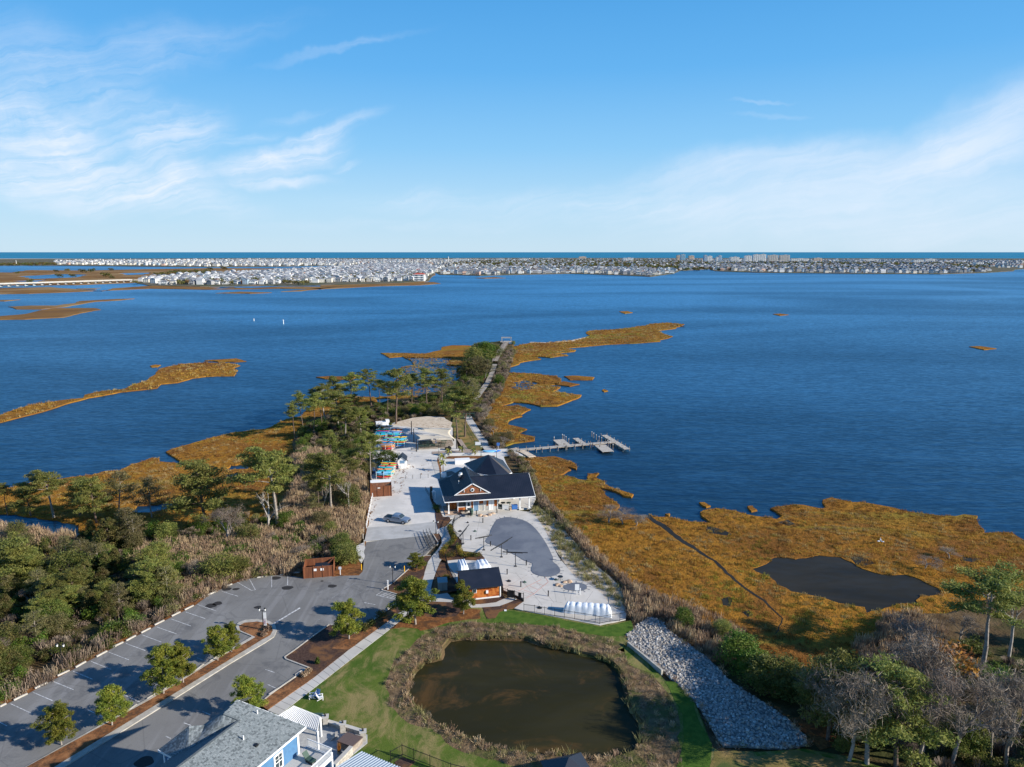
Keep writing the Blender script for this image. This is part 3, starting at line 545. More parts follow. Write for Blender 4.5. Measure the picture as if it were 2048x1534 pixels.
# painted lines
mbj = MB()
def pline(fr, a, b, w=.11): p = fr(*a, G); q = fr(*b, G); mbj.beam((p[0], p[1], G - .005), (q[0], q[1], G - .005), w, .006)
for a, b in (((240, 857), (387, 920)), ((75, 940), (227, 1010)), ((393, 780), (537, 838)), ((535, 703), (677, 762)), ((668, 632), (812, 690)), ((798, 565), (942, 620)), ((920, 500), (1062, 552)), ((1040, 438), (1180, 490)), ((1147, 380), (1290, 430)), ((1253, 322), (1397, 373)), ((1358, 270), (1500, 318)), ((1445, 215), (1580, 262)), ((1625, 120), (1740, 155)), ((1735, 52), (1838, 112)), ((1825, 30), (1868, 108)), ((1838, 112), (1868, 108)), ((1987, 0), (1987, 90)), ((-90, 1030), (50, 1103)), ((870, 858), (1020, 928)), ((1440, 605), (1510, 632)), ((640, 985), (780, 1050))): pline(Zk, a, b)
for a, b in (((78, 770), (78, 870)), ((985, 972), (1050, 930)), ((985, 972), (1160, 1012)), ((1015, 978), (1110, 945)), ((1050, 985), (1140, 952)), ((1085, 995), (1170, 962)), ((1120, 1003), (1200, 970)), ((862, 1048), (975, 1070)), ((1160, 1012), (1198, 975))): pline(Ze, a, b)
for a, b in (((845, 580), (910, 603)), ((860, 690), (920, 718)), ((385, 888), (440, 912)), ((250, 972), (300, 990)), ((115, 1068), (150, 1085)), ((625, 725), (665, 740))): pline(Zh, a, b)
pline(Zh, (905, 246), (1097, 130), .3)
tag(mbj.build('parking_lines', M_paint), kind='structure')
M_seam = mat('worn_seam', (.24, .24, .24), .9, .1, (.15, .15, .15), 2)
mbj = MB()
for a, b, w in (((490, 1030), (780, 835), .25), ((350, 1255), (880, 905), .12), ((640, 800), (700, 830), .1), ((880, 920), (1400, 500), .1)):
    p = Ze(*a, G); q = Ze(*b, G); mbj.beam((p[0], p[1], G - .007), (q[0], q[1], G - .007), w, .006)
tag(mbj.build('pavement_seams', M_seam), kind='structure')
# oval manhole covers and dark patches on the asphalt
for i, (fr, x, y, rx, lab) in enumerate(((Ze, 75, 898, 1.0, 'dark round patch on the asphalt left of the dumpster enclosure'), (Ze, 532, 880, .8, 'dark manhole patch in front of the dumpster enclosure'), (Zk, 1540, 225, .95, 'large dark wet patch near the top of the parking rows'), (Zk, 1590, 207, .8, 'smaller dark patch beside the large one near the parking rows'), (Zk, 1885, 235, .6, 'dark round patch just above the median lamp'), (Zk, 1660, 103, .8, 'dark patch by the wheel stops at the bend'), (Zk, 1725, 103, .6, 'small dark patch right of the wheel stops at the bend'), (Zk, 2015, 22, .9, 'dark patch against the upper lot edge'), (Ze, 430, 828, .3, 'small dark drain cover by the enclosure doors'), (Zk, 1055, 1365, 1.1, 'round manhole cover in the shade of the blue house'))):
    c = fr(x, y, G); poly = [(c[0] + rx * cos(a) * (1 + .12 * sin(3 * a + i)), c[1] + rx * .8 * sin(a) * (1 + .1 * cos(2 * a + i))) for a in [k * pi / 12 for k in range(24)]]
    sheet('asphalt_patch', poly, G - .004, M_stain, .004, label=lab, cat='manhole')
M_trail = mat('sandy_trail', (.36, .32, .27), .95, .1, (.27, .24, .2), .8)
# foot path and boardwalk along the spit
FP = Zs.L([(1480, 60), (1560, 160), (1640, 280), (1700, 390), (1760, 480), (1800, 540)])
sheet('foot_path', jag(strip(pxz(Z1.L([(1225, 160), (1265, 230), (1310, 300), (1360, 370), (1415, 460), (1450, 500)]), G), 2.6), 2, .15), G + .01, M_conc, .05)
sheet('path_plaza', jag(pxz(Z1.L([(1390, 490), (1480, 465), (1600, 470), (1700, 500), (1780, 545), (1680, 530), (1560, 540), (1400, 530)]), G), 2, .2), G + .006, M_lot, .05)
sheet('foot_path', jag(strip(pxz([(950, 800), (962, 783), (975, 765), (982, 750), (990, 728)], G), 2.4), 3, .15), G + .01, M_trail, .05)

bed(Zp.L([(330, 200), (370, 215), (368, 280), (400, 320), (440, 360), (445, 400), (430, 440), (600, 455), (640, 500), (560, 520), (300, 520), (250, 500), (245, 440), (300, 400), (350, 340), (325, 270)]), dz=.035)
# ---------------------------------------------------------------- foliage and wood
M_needle = leafmat('pine_needles', (.20, .215, .05), (.10, .125, .03), (.25, .23, .06), .35)
M_needle_y = leafmat('young_pine_needles', (.20, .23, .03), (.085, .125, .02), (.26, .25, .035), .3)
M_ever = leafmat('evergreen_leaves', (.12, .155, .03), (.05, .08, .018), (.19, .19, .045), .35)
M_olive = leafmat('olive_leaves', (.19, .175, .065), (.10, .10, .038), (.24, .20, .09), .35)
M_bright = leafmat('glossy_green_leaves', (.10, .16, .02), (.04, .09, .012), (.13, .15, .02), .3)
M_cedar = leafmat('cedar_foliage', (.11, .125, .03), (.055, .07, .02), (.18, .14, .05), .35)
M_orl = leafmat('orange_leaves', (.30, .11, .025), (.2, .07, .02), (.33, .17, .03))
M_redl = leafmat('red_leaves', (.28, .03, .025), (.18, .02, .02), (.24, .08, .03))
M_reed = leafmat('dry_reeds', (.40, .29, .185), (.26, .165, .095), (.46, .35, .235), .25)
M_reed2 = leafmat('grey_brush', (.24, .18, .135), (.14, .10, .07), (.30, .225, .165), .2)
M_mg = leafmat('marsh_blades', (.41, .225, .038), (.27, .14, .026), (.33, .22, .045), .25, .2, ((.03, .48, .58, (.20, .09, .025)), (.028, .52, .62, (.23, .22, .035)), (.09, .50, .62, (.38, .28, .13))))
M_dune = leafmat('dune_grass', (.30, .27, .11), (.18, .17, .06), (.36, .31, .16), .3)
M_twig = leafmat('bare_twigs', (.20, .155, .12), (.13, .10, .075), (.26, .205, .16), 0)
M_hedge = leafmat('hedge_leaves', (.11, .12, .02), (.05, .07, .015), (.28, .17, .02), .25)
M_palm = leafmat('palm_fronds', (.24, .24, .05), (.13, .17, .03), (.28, .24, .06), .3)
M_bark = mat('pine_bark', (.17, .125, .10), .95, .1, (.10, .072, .058), 3)
M_pale = mat('pale_bark', (.34, .30, .26), .95, .1, (.22, .19, .165), 2.5)
M_bone = mat('bleached_wood', (.42, .39, .35), .9, .1, (.28, .25, .22), 3)
lr = np.random.default_rng(11)
def leafquads(cen, size, up=.35, elong=1.0, wid=.5):
    n = len(cen); nrm = lr.normal(0, 1, (n, 3)); nrm[:, 2] = np.abs(nrm[:, 2]) * (1 + up); nrm /= np.linalg.norm(nrm, axis=1)[:, None]
    t = lr.normal(0, 1, (n, 3)); t -= (t * nrm).sum(1)[:, None] * nrm; t /= np.linalg.norm(t, axis=1)[:, None]; b = np.cross(nrm, t)
    s = size * lr.uniform(.6, 1.3, n)[:, None]; e = elong
    v = np.stack([cen - t * s * e, cen - b * s * wid, cen + t * s * e * .9, cen + b * s * wid * 1.1], 1)
    return v.reshape(-1, 3)
def clump(c, r, n):
    p = lr.normal(0, 1, (n, 3)); p /= np.linalg.norm(p, axis=1)[:, None]; p *= (lr.uniform(0, 1, n) ** .45)[:, None]
    return np.array(c) + p * np.array(r)
def quadmesh(name, v, mats, mi=None):
    me = bpy.data.meshes.new(name); n = len(v) // 4
    me.vertices.add(n * 4); me.vertices.foreach_set('co', np.asarray(v, float).ravel()); me.loops.add(n * 4); me.loops.foreach_set('vertex_index', np.arange(n * 4)); me.polygons.add(n)
    me.polygons.foreach_set('loop_start', np.arange(0, n * 4, 4)); me.update(calc_edges=True)
    for m in (mats if isinstance(mats, list) else [mats]): me.materials.append(m)
    if mi is not None: me.polygons.foreach_set('material_index', mi)
    return me
def limb(mb, a, b, r0, r1, seg=3, wob=.1, n=6):
    a = Vector(a); b = Vector(b); L = (b - a).length; p = a; pr = r0
    for i in range(1, seg + 1):
        q = a.lerp(b, i / seg) + (Vector((lr.normal(0, wob), lr.normal(0, wob), lr.normal(0, wob * .5))) * L * .3 if i < seg else Vector())
        r = r0 + (r1 - r0) * i / seg; mb.tube(p, q, pr, r, n, False); p = q; pr = r
def pine(h, crown0, spread, nb, fol, leaf=.21, nleaf=130, flat=.45, lean=.4, tr=.2, bark=None, cs_=1.0, lop=0.0):
    wood = MB(); cs = []
    top = Vector((lr.normal(0, lean), lr.normal(0, lean), h)); base = Vector((0, 0, -.3))
    pts = [base.lerp(top, f) + Vector((lr.normal(0, .12) * f, lr.normal(0, .12) * f, 0)) * 2 for f in (0, .25, .5, .75, 1)]; pts[0] = base
    for i in range(4): wood.tube(pts[i], pts[i + 1], tr * (1 - i * .2), tr * (1 - (i + 1) * .2) + .02, 7, False)
    def at(f):
        k = min(3, int(f * 4)); return pts[k].lerp(pts[k + 1], f * 4 - k)
    ang = lr.uniform(0, 6.28)
    for i in range(nb):
        f = crown0 + (1 - crown0) * (i + .3) / nb; ang += 2.4 + lr.normal(0, .35); a = at(min(f, .98))
        prof = max(.25, (1 - ((f - crown0) / (1 - crown0)) ** 1.6 * .75)) * (.75 + .35 * lr.random())
        L = spread * prof * (1 + lop * cos(ang)); tip = a + Vector((cos(ang) * L, sin(ang) * L, L * (.12 + .35 * lr.random())))
        limb(wood, a, tip, tr * .32, .03, 3, .12, 5)
        k = 2 + int(L / 1.3)
        for j in range(k):
            g = .45 + .6 * j / max(1, k - 1); c = a.lerp(tip, g) + Vector((lr.normal(0, .35), lr.normal(0, .35), .15 + lr.normal(0, .2)))
            rr = (.55 + .35 * lr.random() + .08 * L) * cs_; cs.append(clump(c, (rr * 1.15, rr * 1.15, rr * flat), int(nleaf * rr)))
    for j in range(3): cs.append(clump(top + Vector((lr.normal(0, .5), lr.normal(0, .5), -.2 - .3 * j)), (.9 * cs_, .9 * cs_, .6), nleaf))
    cen = np.concatenate(cs); return wood.build_mesh('trunk', bark or M_bark), quadmesh('crown', leafquads(cen, leaf, .6, 1.25, .3), fol)
def _bm(s, name, mats):
    me = bpy.data.meshes.new(name); me.from_pydata(s.v, [], s.f)
    for m in (mats if isinstance(mats, (list, tuple)) else [mats]): me.materials.append(m)
    if any(s.mi): me.polygons.foreach_set('material_index', s.mi)
    me.polygons.foreach_set('use_smooth', [True] * len(me.polygons)); me.update(); return me
MB.build_mesh = _bm
def bushy(h, w, fol, leaf=.22, n=2600, lobes=26, bark=None, trunk=True, cone=0.0):   # broad evergreen, cedar (cone>0) or shrub
    wood = MB(); cs = []; wood.tube((0, 0, -.3), (0, 0, h * .75), .12 + h * .012, .04, 6, False)
    for i in range(lobes):
        f = (i + .5) / lobes; z = h * (.12 + .8 * f); prof = (1 - cone * f) * (1 if cone else math.sqrt(max(.05, 1 - (2 * f - .75) ** 2 * .55)))
        a = i * 2.4 + lr.normal(0, .3); r = w * .5 * prof * (.45 + .5 * lr.random()); c = (cos(a) * r, sin(a) * r, z)
        if i % 3 == 0: limb(wood, (0, 0, z * .6), c, .05, .02, 2, .1, 4)
        rr = w * .22 * (.6 + .7 * lr.random()) * (max(.35, 1 - cone * f * .8)); cs.append(clump(c, (rr, rr, rr * (.75 if not cone else .9)), int(n / lobes)))
    return wood.build_mesh('trunk', bark or M_bark), quadmesh('crown', leafquads(np.concatenate(cs), leaf, .4, .8), fol)
def bare(h, spread, bark, tr=.16, leafm=None, dens=4, rnd=1.0):
    wood = MB(); tips = []
    def rec(a, d, L, r, lv):
        b = a + d * L; limb(wood, a, b, r, r * .62, 2, .1 * rnd, 6 if lv < 2 else 3)
        if lv >= dens: tips.append(b); return
        for k in range(3 if lv else 4):
            nd = (d + Vector((lr.normal(0, .55), lr.normal(0, .55), lr.normal(.12, .25))) * spread).normalized()
            if nd.z < -.1: nd.z = .1
            rec(a.lerp(b, .45 + .55 * (k + 1) / 4), nd, L * (.56 + .2 * lr.random()), max(.014, r * .55), lv + 1)
    rec(Vector((0, 0, -.3)), Vector((lr.normal(0, .1), lr.normal(0, .1), 1)).normalized(), h * .36, tr, 0)
    cr = None
    if leafm: cr = quadmesh('crown', leafquads(np.concatenate([clump(t, (.6, .6, .5), 16) for t in tips]), .2, .3, .8), leafm)
    else:      # finest twigs
        c = np.concatenate([clump(t, (.65, .65, .65), 22) for t in tips]); v = leafquads(c, .24, 0, 1.2)
        v = v.reshape(-1, 4, 3); m = (v[:, 0] + v[:, 2]) / 2; v[:, 1] = m + (v[:, 1] - m) * .09; v[:, 3] = m + (v[:, 3] - m) * .09; cr = quadmesh('crown', v.reshape(-1, 3), M_twig)
    return wood.build_mesh('trunk', bark), cr
def tuft(n, h, w, m, bw=.05, plume=False, name='tuft', lean=.35):
    v = []
    for i in range(n):
        a = lr.uniform(0, 6.28); r = w * .5 * math.sqrt(lr.random()); b = np.array((cos(a) * r, sin(a) * r, 0)); la = lr.uniform(0, 6.28); hh = h * lr.uniform(.6, 1.1)
        t = b + np.array((cos(la) * lean * hh * lr.random(), sin(la) * lean * hh * lr.random(), hh)); s = lr.uniform(0, 3.14); sd = np.array((cos(s), sin(s), 0)) * bw
        mid = b * .4 + t * .6
        if plume: v += [b - sd * .3, b + sd * .3, mid + sd * .4, mid - sd * .4, mid - sd, mid + sd, t + sd * .9, t - sd * .4]
        else: v += [b - sd, b + sd, t + sd * .15, t - sd * .15]
    return quadmesh(name, np.array(v), m)
def shrubmesh(h, w, fol, n=420, leaf=.2, lobes=9, name='shrub', twigs=0):
    cs = []
    for i in range(lobes):
        a = i * 2.4; r = w * .33 * lr.random() ** .5; cs.append(clump((cos(a) * r, sin(a) * r, h * (.3 + .4 * lr.random())), (w * .27, w * .27, h * .3), n // lobes))
    return quadmesh(name, leafquads(np.concatenate(cs), leaf, .4, .8), fol)
def twigbush(h, w, n=140):
    v = []
    for i in range(n):
        a = lr.uniform(0, 6.28); f = lr.random() ** .5; b = np.array((cos(a), sin(a), 0)) * w * .12; t = np.array((cos(a) * w * .5 * f, sin(a) * w * .5 * f, h * (1 - .45 * f * f) * lr.uniform(.6, 1))); p = b + (t - b) * lr.uniform(.2, .5); sd = np.array((-sin(a), cos(a), .2)) * .035
        v += [p - sd, p + sd, t + sd * .4, t - sd * .4]
    return quadmesh('twig_bush', np.array(v), M_twig)

reedp = [tuft(44, 2.1, 1.5, M_reed, .038, True) for _ in range(4)]
brushp = [tuft(44, 1.6, 1.7, M_reed2, .036, True) for _ in range(3)]
marshp = [tuft(26, .62, 1.6, M_mg, .06) for _ in range(4)]
dunep = [tuft(36, .9, .9, M_dune, .04, lean=.9) for _ in range(3)]
thatchp = [tuft(40, .6, 1.4, M_reed, .04, lean=1.5), tuft(40, .4, 1.4, M_reed2, .04, lean=1.6), tuft(30, .9, .8, M_reed, .035, True, lean=.9), tuft(30, .5, 1.1, M_dune, .035, lean=1.2)]
greens = [shrubmesh(2.4, 3.0, M_ever, 900, .15), shrubmesh(2.0, 2.6, M_olive, 800, .14), shrubmesh(2.8, 3.2, M_bright, 900, .15), shrubmesh(1.6, 2.2, M_cedar, 650, .14)]
greys = [twigbush(2.0, 2.6, 260), twigbush(1.5, 2.2, 200), shrubmesh(1.3, 2.0, M_reed2, 300, .15)]

# ---------------------------------------------------------------- stuff: grasses, reeds, undergrowth
HOLM = jag(pxz(POOLM, MZ), 1.2, 1.5, 3)
UPP = np.array(UPW)
NOGO = [pxz(q, G) for q in (asph, LOT, LAWN, WALK, DECK, RIP)]
def keep(p, polys):
    k = np.ones(len(p), bool)
    for q in polys: k &= ~inside(p[:, 0], p[:, 1], q)
    return p[k]
ditchw = strip(pxz(ditch, MZ), 2.4)
mp = scatter_pts(MR, .9, [HOLM, ditchw]); mp = keep(mp, [UPW]); mp = mp[mp[:, 1] < 330]
scatter('marsh_grass', mp, MZ - .05, marshp, .4, .85, 'orange brown marsh grass on the wide marsh right of the clubhouse', 'grass')
mp = np.concatenate([scatter_pts(MW, .75, [pxz(q, MZ) for q in pools_w]), scatter_pts(MN, .4)]); mp = keep(mp, [UPW]); mp = mp[mp[:, 1] < 420]
scatter('marsh_grass', mp, MZ - .05, marshp, .4, .85, 'orange brown marsh grass along the shore left of the woods', 'grass')
mp = np.concatenate([scatter_pts(jag(pxz(q, MZ), 2.2, 1.3), .35) for q in (marsh_islets, marsh_cove, marsh_spit)]); mp = keep(mp, [UPW])
scatter('marsh_grass', mp, MZ - .05, marshp, .6, 1.2, 'orange marsh grass on the islets and spit beyond the boardwalk', 'grass')
# phragmites and brush: polygons in photo pixels
REEDS = [Zl.L([(720, 640), (850, 560), (1100, 560), (1400, 500), (1560, 540), (1700, 600), (1640, 700), (1560, 730), (1280, 760), (1100, 850), (950, 900), (880, 800), (730, 660)]),
         Zl.L([(1520, 380), (1620, 200), (1760, 180), (1960, 100), (1980, 330), (1940, 560), (1800, 560), (1560, 520), (1500, 440)]),
         Zl.L([(1560, 120), (1640, 60), (1760, 60), (1840, 180), (1660, 190)]), Zl.L([(0, 470), (100, 500), (320, 520), (410, 535), (300, 580), (100, 600), (0, 560)])]
REED_R = [Zr.L([(100, 40), (200, 60), (360, 130), (520, 200), (700, 300), (760, 400), (620, 440), (420, 320), (260, 200), (150, 230), (120, 120)]), Zr.L([(1220, 360), (1400, 200), (1520, 190), (1640, 250), (1700, 380), (1600, 460), (1300, 460)]),
          Zp.L([(1100, 0), (1180, 40), (1300, 180), (1450, 300), (1560, 420), (1700, 560), (1850, 700), (1960, 790), (1980, 980), (1880, 1060), (1850, 950), (1820, 740), (1500, 480), (1380, 320), (1260, 160), (1090, 50)])]
UND = Zl.L([(0, 1200), (0, 620), (60, 560), (330, 560), (450, 500), (700, 500), (1000, 470), (1200, 420), (1560, 420), (1700, 560), (1900, 620), (1960, 640), (1640, 720), (1280, 770), (1080, 860), (700, 1050), (300, 1300), (0, 1440), (-300, 1560), (-300, 700)])
rp = keep(np.concatenate([scatter_pts(pxz(q, 1.2), 1.9) for q in REEDS]), NOGO[:3])
scatter('reeds', rp, 1.0, reedp, .7, 1.15, 'tall tan reeds with feathery plumes behind the dumpster enclosure and through the left woods', 'reeds')
rp = keep(np.concatenate([scatter_pts(pxz(q, 1.2), 1.9) for q in REED_R]), [RIPW] + NOGO[:5])
scatter('reeds', rp, .9, reedp[:2] + brushp, .6, 1.0, 'tan and brown reeds between the pool fence, the riprap and the right marsh', 'reeds')
rp = keep(scatter_pts(pxz(UND, 1.2), .20), NOGO[:3]); scatter('undergrowth', rp, .9, greens, .55, 1.15, 'mixed evergreen undergrowth filling the woods left of the parking lot', 'undergrowth')
rp = keep(scatter_pts(pxz(UND, 1.2), .22), NOGO[:3]); scatter('brush', rp, .9, greys + brushp, .7, 1.2, 'leafless grey brush in the woods left of the parking lot', 'brush')
# ragged strip along the parking edge
e = [(0, 1400), (139, 1328), (246, 1268), (328, 1225), (421, 1168), (497, 1140), (600, 1130), (600, 1148), (500, 1150), (424, 1180), (330, 1238), (246, 1282), (142, 1340), (0, 1412), (-80, 1450)]
rp = keep(scatter_pts(pxz(e, 1.2), 1.6), NOGO[:1]); scatter('dry_grass', rp, 1.2, thatchp + brushp, .7, 1.3, 'dry grass fringe between the left woods and the parking lot', 'grass')
# pond banks
bp = scatter_pts(BANKW, 1.2, [pond_poly]); k = (bp[:, 1] > 100) | (np.abs(bp[:, 0]) > 8); bp = keep(bp, [RIPW])
scatter('bank_thatch', bp, G - .05, thatchp, .3, .85, 'dry brown thatch of rushes around the brown pond', 'rushes')
ring2 = np.array(jag(pxz(POND, G), 1.0, .9, 11)); rp = ring2[lr.random(len(ring2)) < .75] + lr.normal(0, .3, (1, 2))
scatter('pond_rushes', rp, .9, [dunep[0], dunep[1], thatchp[2]], .8, 1.4, 'yellowish rushes at the waterline of the brown pond', 'rushes')
dp = scatter_pts(pxz(Zp.L([(1030, 90), (1110, 170), (1200, 330), (1300, 500), (1420, 640), (1580, 730), (1710, 860), (1780, 920), (1840, 900), (1800, 740), (1500, 500), (1380, 350), (1250, 190), (1080, 60)]), G), 1.1)
scatter('dune_grass', dp, G - .1, dunep, .6, 1.3, 'pale clumps of dune grass on the sandy bank beside the pool deck', 'grass')
dp = keep(scatter_pts(pxz([(1018, 700), (1030, 700), (1020, 730), (1012, 760), (1000, 790), (985, 812), (972, 830), (975, 860), (990, 885), (1010, 900), (985, 900), (960, 860), (955, 830), (975, 790), (990, 750), (1000, 720)], 1), .5), NOGO[:2])
scatter('scrub', dp, .8, greys + [greens[1]] + brushp, .7, 1.3, 'grey and olive scrub along the right side of the boardwalk causeway', 'scrub')
dp = keep(scatter_pts(pxz([(1010, 905), (1050, 918), (1065, 945), (1080, 985), (1110, 1020), (1150, 1070), (1120, 1060), (1080, 1010), (1070, 990), (1055, 960), (1030, 925)], 1), 1.3), NOGO[4:5])
scatter('scrub', dp, .9, brushp + [dunep[0], greens[1], thatchp[0]], .6, 1.0, 'tan and olive scrub behind the clubhouse at the marsh edge', 'scrub')
dp = keep(scatter_pts(pxz([(600, 930), (600, 870), (650, 830), (760, 810), (860, 795), (920, 770), (945, 700), (985, 690), (975, 750), (940, 800), (850, 830), (770, 850), (745, 900), (735, 990), (700, 1020), (640, 1000)], 1), .17), NOGO[:2])
scatter('undergrowth', dp, .8, greens + greys, .7, 1.3, 'low green shrubs under the tall pines of the central grove', 'undergrowth')
# dark woods bottom right
dp = keep(scatter_pts(pxz(Zr.L([(650, 280), (760, 360), (900, 500), (1000, 480), (1250, 440), (1500, 400), (1700, 360), (2048, 330), (2200, 400), (2200, 1000), (1260, 1000), (1250, 860), (1050, 760), (930, 660), (760, 560), (640, 430)]), 1.2), .16), [RIPW, NOGO[2]])
scatter('undergrowth', dp, .8, greens + greys + brushp, .7, 1.4, 'dark undergrowth beneath the trees in the lower right corner', 'undergrowth')
# riprap: grey and pale stones, thousands of them
M_stone = mat('riprap_stone', (.34, .33, .32), .9, .2, (.5, .485, .455), .9, (.17, .155, .14), 1.3)
def stone():
    b = bmesh.new(); bmesh.ops.create_icosphere(b, subdivisions=1, radius=.5)
    for q in b.verts: q.co = Vector((q.co.x * lr.uniform(.8, 1.35), q.co.y * lr.uniform(.6, 1.1), q.co.z * lr.uniform(.4, .8)))
    me = bpy.data.meshes.new('stone'); b.to_mesh(me); b.free(); me.materials.append(M_stone); return me
stones = []
for tone in range(6):
    me = stone(); m = mat('riprap_stone_%d' % tone, [(.50, .48, .44), (.40, .38, .345), (.28, .265, .24), (.60, .575, .53), (.43, .36, .28), (.36, .345, .325)][tone], .9, .2, (.25, .24, .23), 3); me.materials[0] = m; stones.append(me)
sp = scatter_pts(RIPW, 13.0); scatter('riprap_stones', sp, G + .05, stones, .2, .58, 'grey and white riprap stones running from the pool corner to the right woods', 'stones', tilt=.5, zj=.12)

q = scatter_pts(BL, .12); scatter('marsh_grass', q, MZ - .05, marshp, .8, 1.6, 'orange marsh grass on the long bar in the left water', 'grass')
fl = [quadmesh('leaf_litter', np.array([(-.14, -.1, .02), (.12, -.13, .03), (.16, .1, .02), (-.1, .12, .03)]), M_straw), quadmesh('leaf_litter', np.array([(-.3, -.05, .02), (.25, -.1, .03), (.3, .06, .02), (-.2, .1, .03)]), M_mulch2)]
lt = np.concatenate([scatter_pts(pxz(Zs.L([(340, 990), (330, 840), (400, 800), (520, 640), (600, 700), (560, 1000), (520, 1150), (330, 1240)]), G), .9), scatter_pts(pxz(Z1.L([(300, 940), (380, 940), (330, 1100), (290, 1220), (262, 1230)]), G), 1.2), scatter_pts(pxz(Zs.L([(520, 560), (1000, 600), (980, 900), (560, 960)]), G), .12), scatter_pts(pxz(Zs.L([(560, 130), (1260, 120), (1250, 230), (500, 240)]), G), .35)])
scatter('leaf_litter', lt, G + .01, fl, .5, 1.5, 'brown fallen leaves and needles blown over the shell lot', 'leaf litter', tilt=.05)

rp = keep(np.concatenate([scatter_pts(pxz(q, 1.2), .055) for q in REEDS]), NOGO[:3]); rust = [shrubmesh(1.9, 2.4, M_orl, 420, .13), shrubmesh(1.7, 2.2, M_redl, 320, .13)]
scatter('brush', rp, .9, greens + greys + greens[:2] + greys[:1] + rust[:1], .5, 1.05, 'green and russet shrubs scattered through the tan reeds of the left woods', 'brush')
ed = np.array(jag(RIPW, .5, .6, 3)); ed = ed[lr.random(len(ed)) < .5]; scatter('bank_thatch', ed, G - .02, thatchp, .4, .95, 'ragged dry grass along the edges of the riprap', 'grass')
# ---------------------------------------------------------------- building materials
def seams(t, o, c, b):
    return c
M_roof = mat('dark_metal_roof', (.012, .016, .026), .42, .45, (.018, .022, .034), .4)
M_rib = mat('roof_rib', (.02, .026, .04), .4, .45)
M_band = mat('roof_band', (.10, .09, .085), .8, .2)
M_white = mat('white_trim', (.78, .78, .77), .5, .3)
M_whitew = mat('white_wall', (.66, .66, .65), .7, .3)
M_orange = mat('orange_shingle_wall', (.42, .11, .022), .8, .2, (.22, .05, .012), 3.5, (.5, .17, .04), 1.2, bump=.02, bscale=14)
M_orange2 = mat('gable_shingle', (.33, .11, .04), .8, .2, (.10, .06, .045), 2.2, bump=.02, bscale=14)
M_dark = mat('dark_opening', (.015, .015, .017), .5, .3)
M_glass = mat('window_glass', (.03, .045, .055), .08, .6)
M_bglass = mat('blue_glass_door', (.16, .28, .42), .12, .6)
M_black = mat('black_metal', (.014, .014, .015), .45, .4)
M_tarp = mat('white_tarp', (.74, .77, .80), .45, .35, (.62, .66, .71), 1.5)
def cov(t, o, c, b):
    w = t.new('ShaderNodeTexWave', wave_type='BANDS', bands_direction='DIAGONAL', i_Scale=.62, i_Distortion=.1); t.l.new(o, w.inputs[0])
    w2 = t.new('ShaderNodeTexWave', wave_type='BANDS', bands_direction='X', i_Scale=.9, i_Distortion=.1); t.l.new(o, w2.inputs[0])
    return t.mix(t.math('MULTIPLY', t.ramp(w.outputs['Fac'], .9, 1.0), .2), c, (.16, .175, .20))
M_cover = mat('pool_cover', (.135, .15, .18), .85, .2, (.115, .13, .16), .3, (.17, .185, .21), .12, extra=cov, bump=.02, bscale=1.5)
M_brown = mat('brown_fence_boards', (.20, .075, .035), .75, .25, (.15, .055, .027), 2, stretch=(1, 1, .2))
M_brown2 = mat('brown_board_light', (.24, .09, .042), .75, .25)
M_util = mat('utility_green', (.05, .09, .07), .6, .3)
M_wood = mat('weathered_wood', (.30, .25, .20), .9, .1, (.22, .18, .145), 2, (.37, .32, .27), .7)
M_wood2 = mat('dock_board', (.46, .43, .38), .9, .1, (.36, .33, .29), 1.5)
M_pile = mat('wet_pile', (.15, .12, .10), .8, .2, (.34, .31, .27), 1.5)
M_yellow = mat('yellow_paint', (.75, .42, .02), .5, .3)
M_sail = mat('tan_sail_cloth', (.60, .53, .42), .85, .1)
M_navy = mat('navy_cover', (.02, .05, .14), .7, .2)
M_bluep = mat('blue_plastic', (.05, .16, .45), .5, .3)
def gz(x, y): return (x, y, G)

# ---------------------------------------------------------------- clubhouse
EL = Vector((*P(*Z1.px(1005, 978), 4.7)[:2], 0)); ER = Vector((*P(*Z1.px(1870, 920), 4.7)[:2], 0)); CU = (ER - EL).normalized(); CV = Vector((-CU.y, CU.x, 0)); CA = atan2(CU.y, CU.x); CL = (ER - EL).length
club = empty('clubhouse', (EL.x, EL.y, 0), CA, label='clubhouse with a dark blue metal roof, white trim and an orange shingled gable', cat='clubhouse')
def part(mb, name, m, par, **kw): return tag(mb.build(name, m, par), **kw)
LW = CL
mb = MB()
mb.slab([(0, 0, 4.7), (LW, 0, 4.7), (LW, 7, 8), (6.5, 7, 8), (2.75, 2, 5.64)], .12)
part(mb, 'front_roof', M_roof, club)
mb = MB(); mb.slab([(0, 0, 4.7), (2.75, 2, 5.64), (2.75, 15, 5.64), (0, 17, 4.7)], .12); part(mb, 'side_roof', M_roof, club)
mb = MB(); mb.slab([(6.5, 1.6, 8.05), (6.5, 15, 8.05), (2.55, 15, 5.55), (2.55, 1.6, 5.55)], .12); part(mb, 'gable_roof', M_roof, club)
mb = MB(); mb.slab([(6.5, 1.6, 8.05), (10.3, 1.6, 5.65), (10.3, 15, 5.65), (6.5, 15, 8.05)], .12); part(mb, 'gable_roof', M_roof, club)
mb = MB(); mb.slab([(LW, 7, 8), (LW, 14, 4.7), (6.5, 14, 4.7), (6.5, 7, 8)], .12); part(mb, 'rear_roof', M_roof, club)
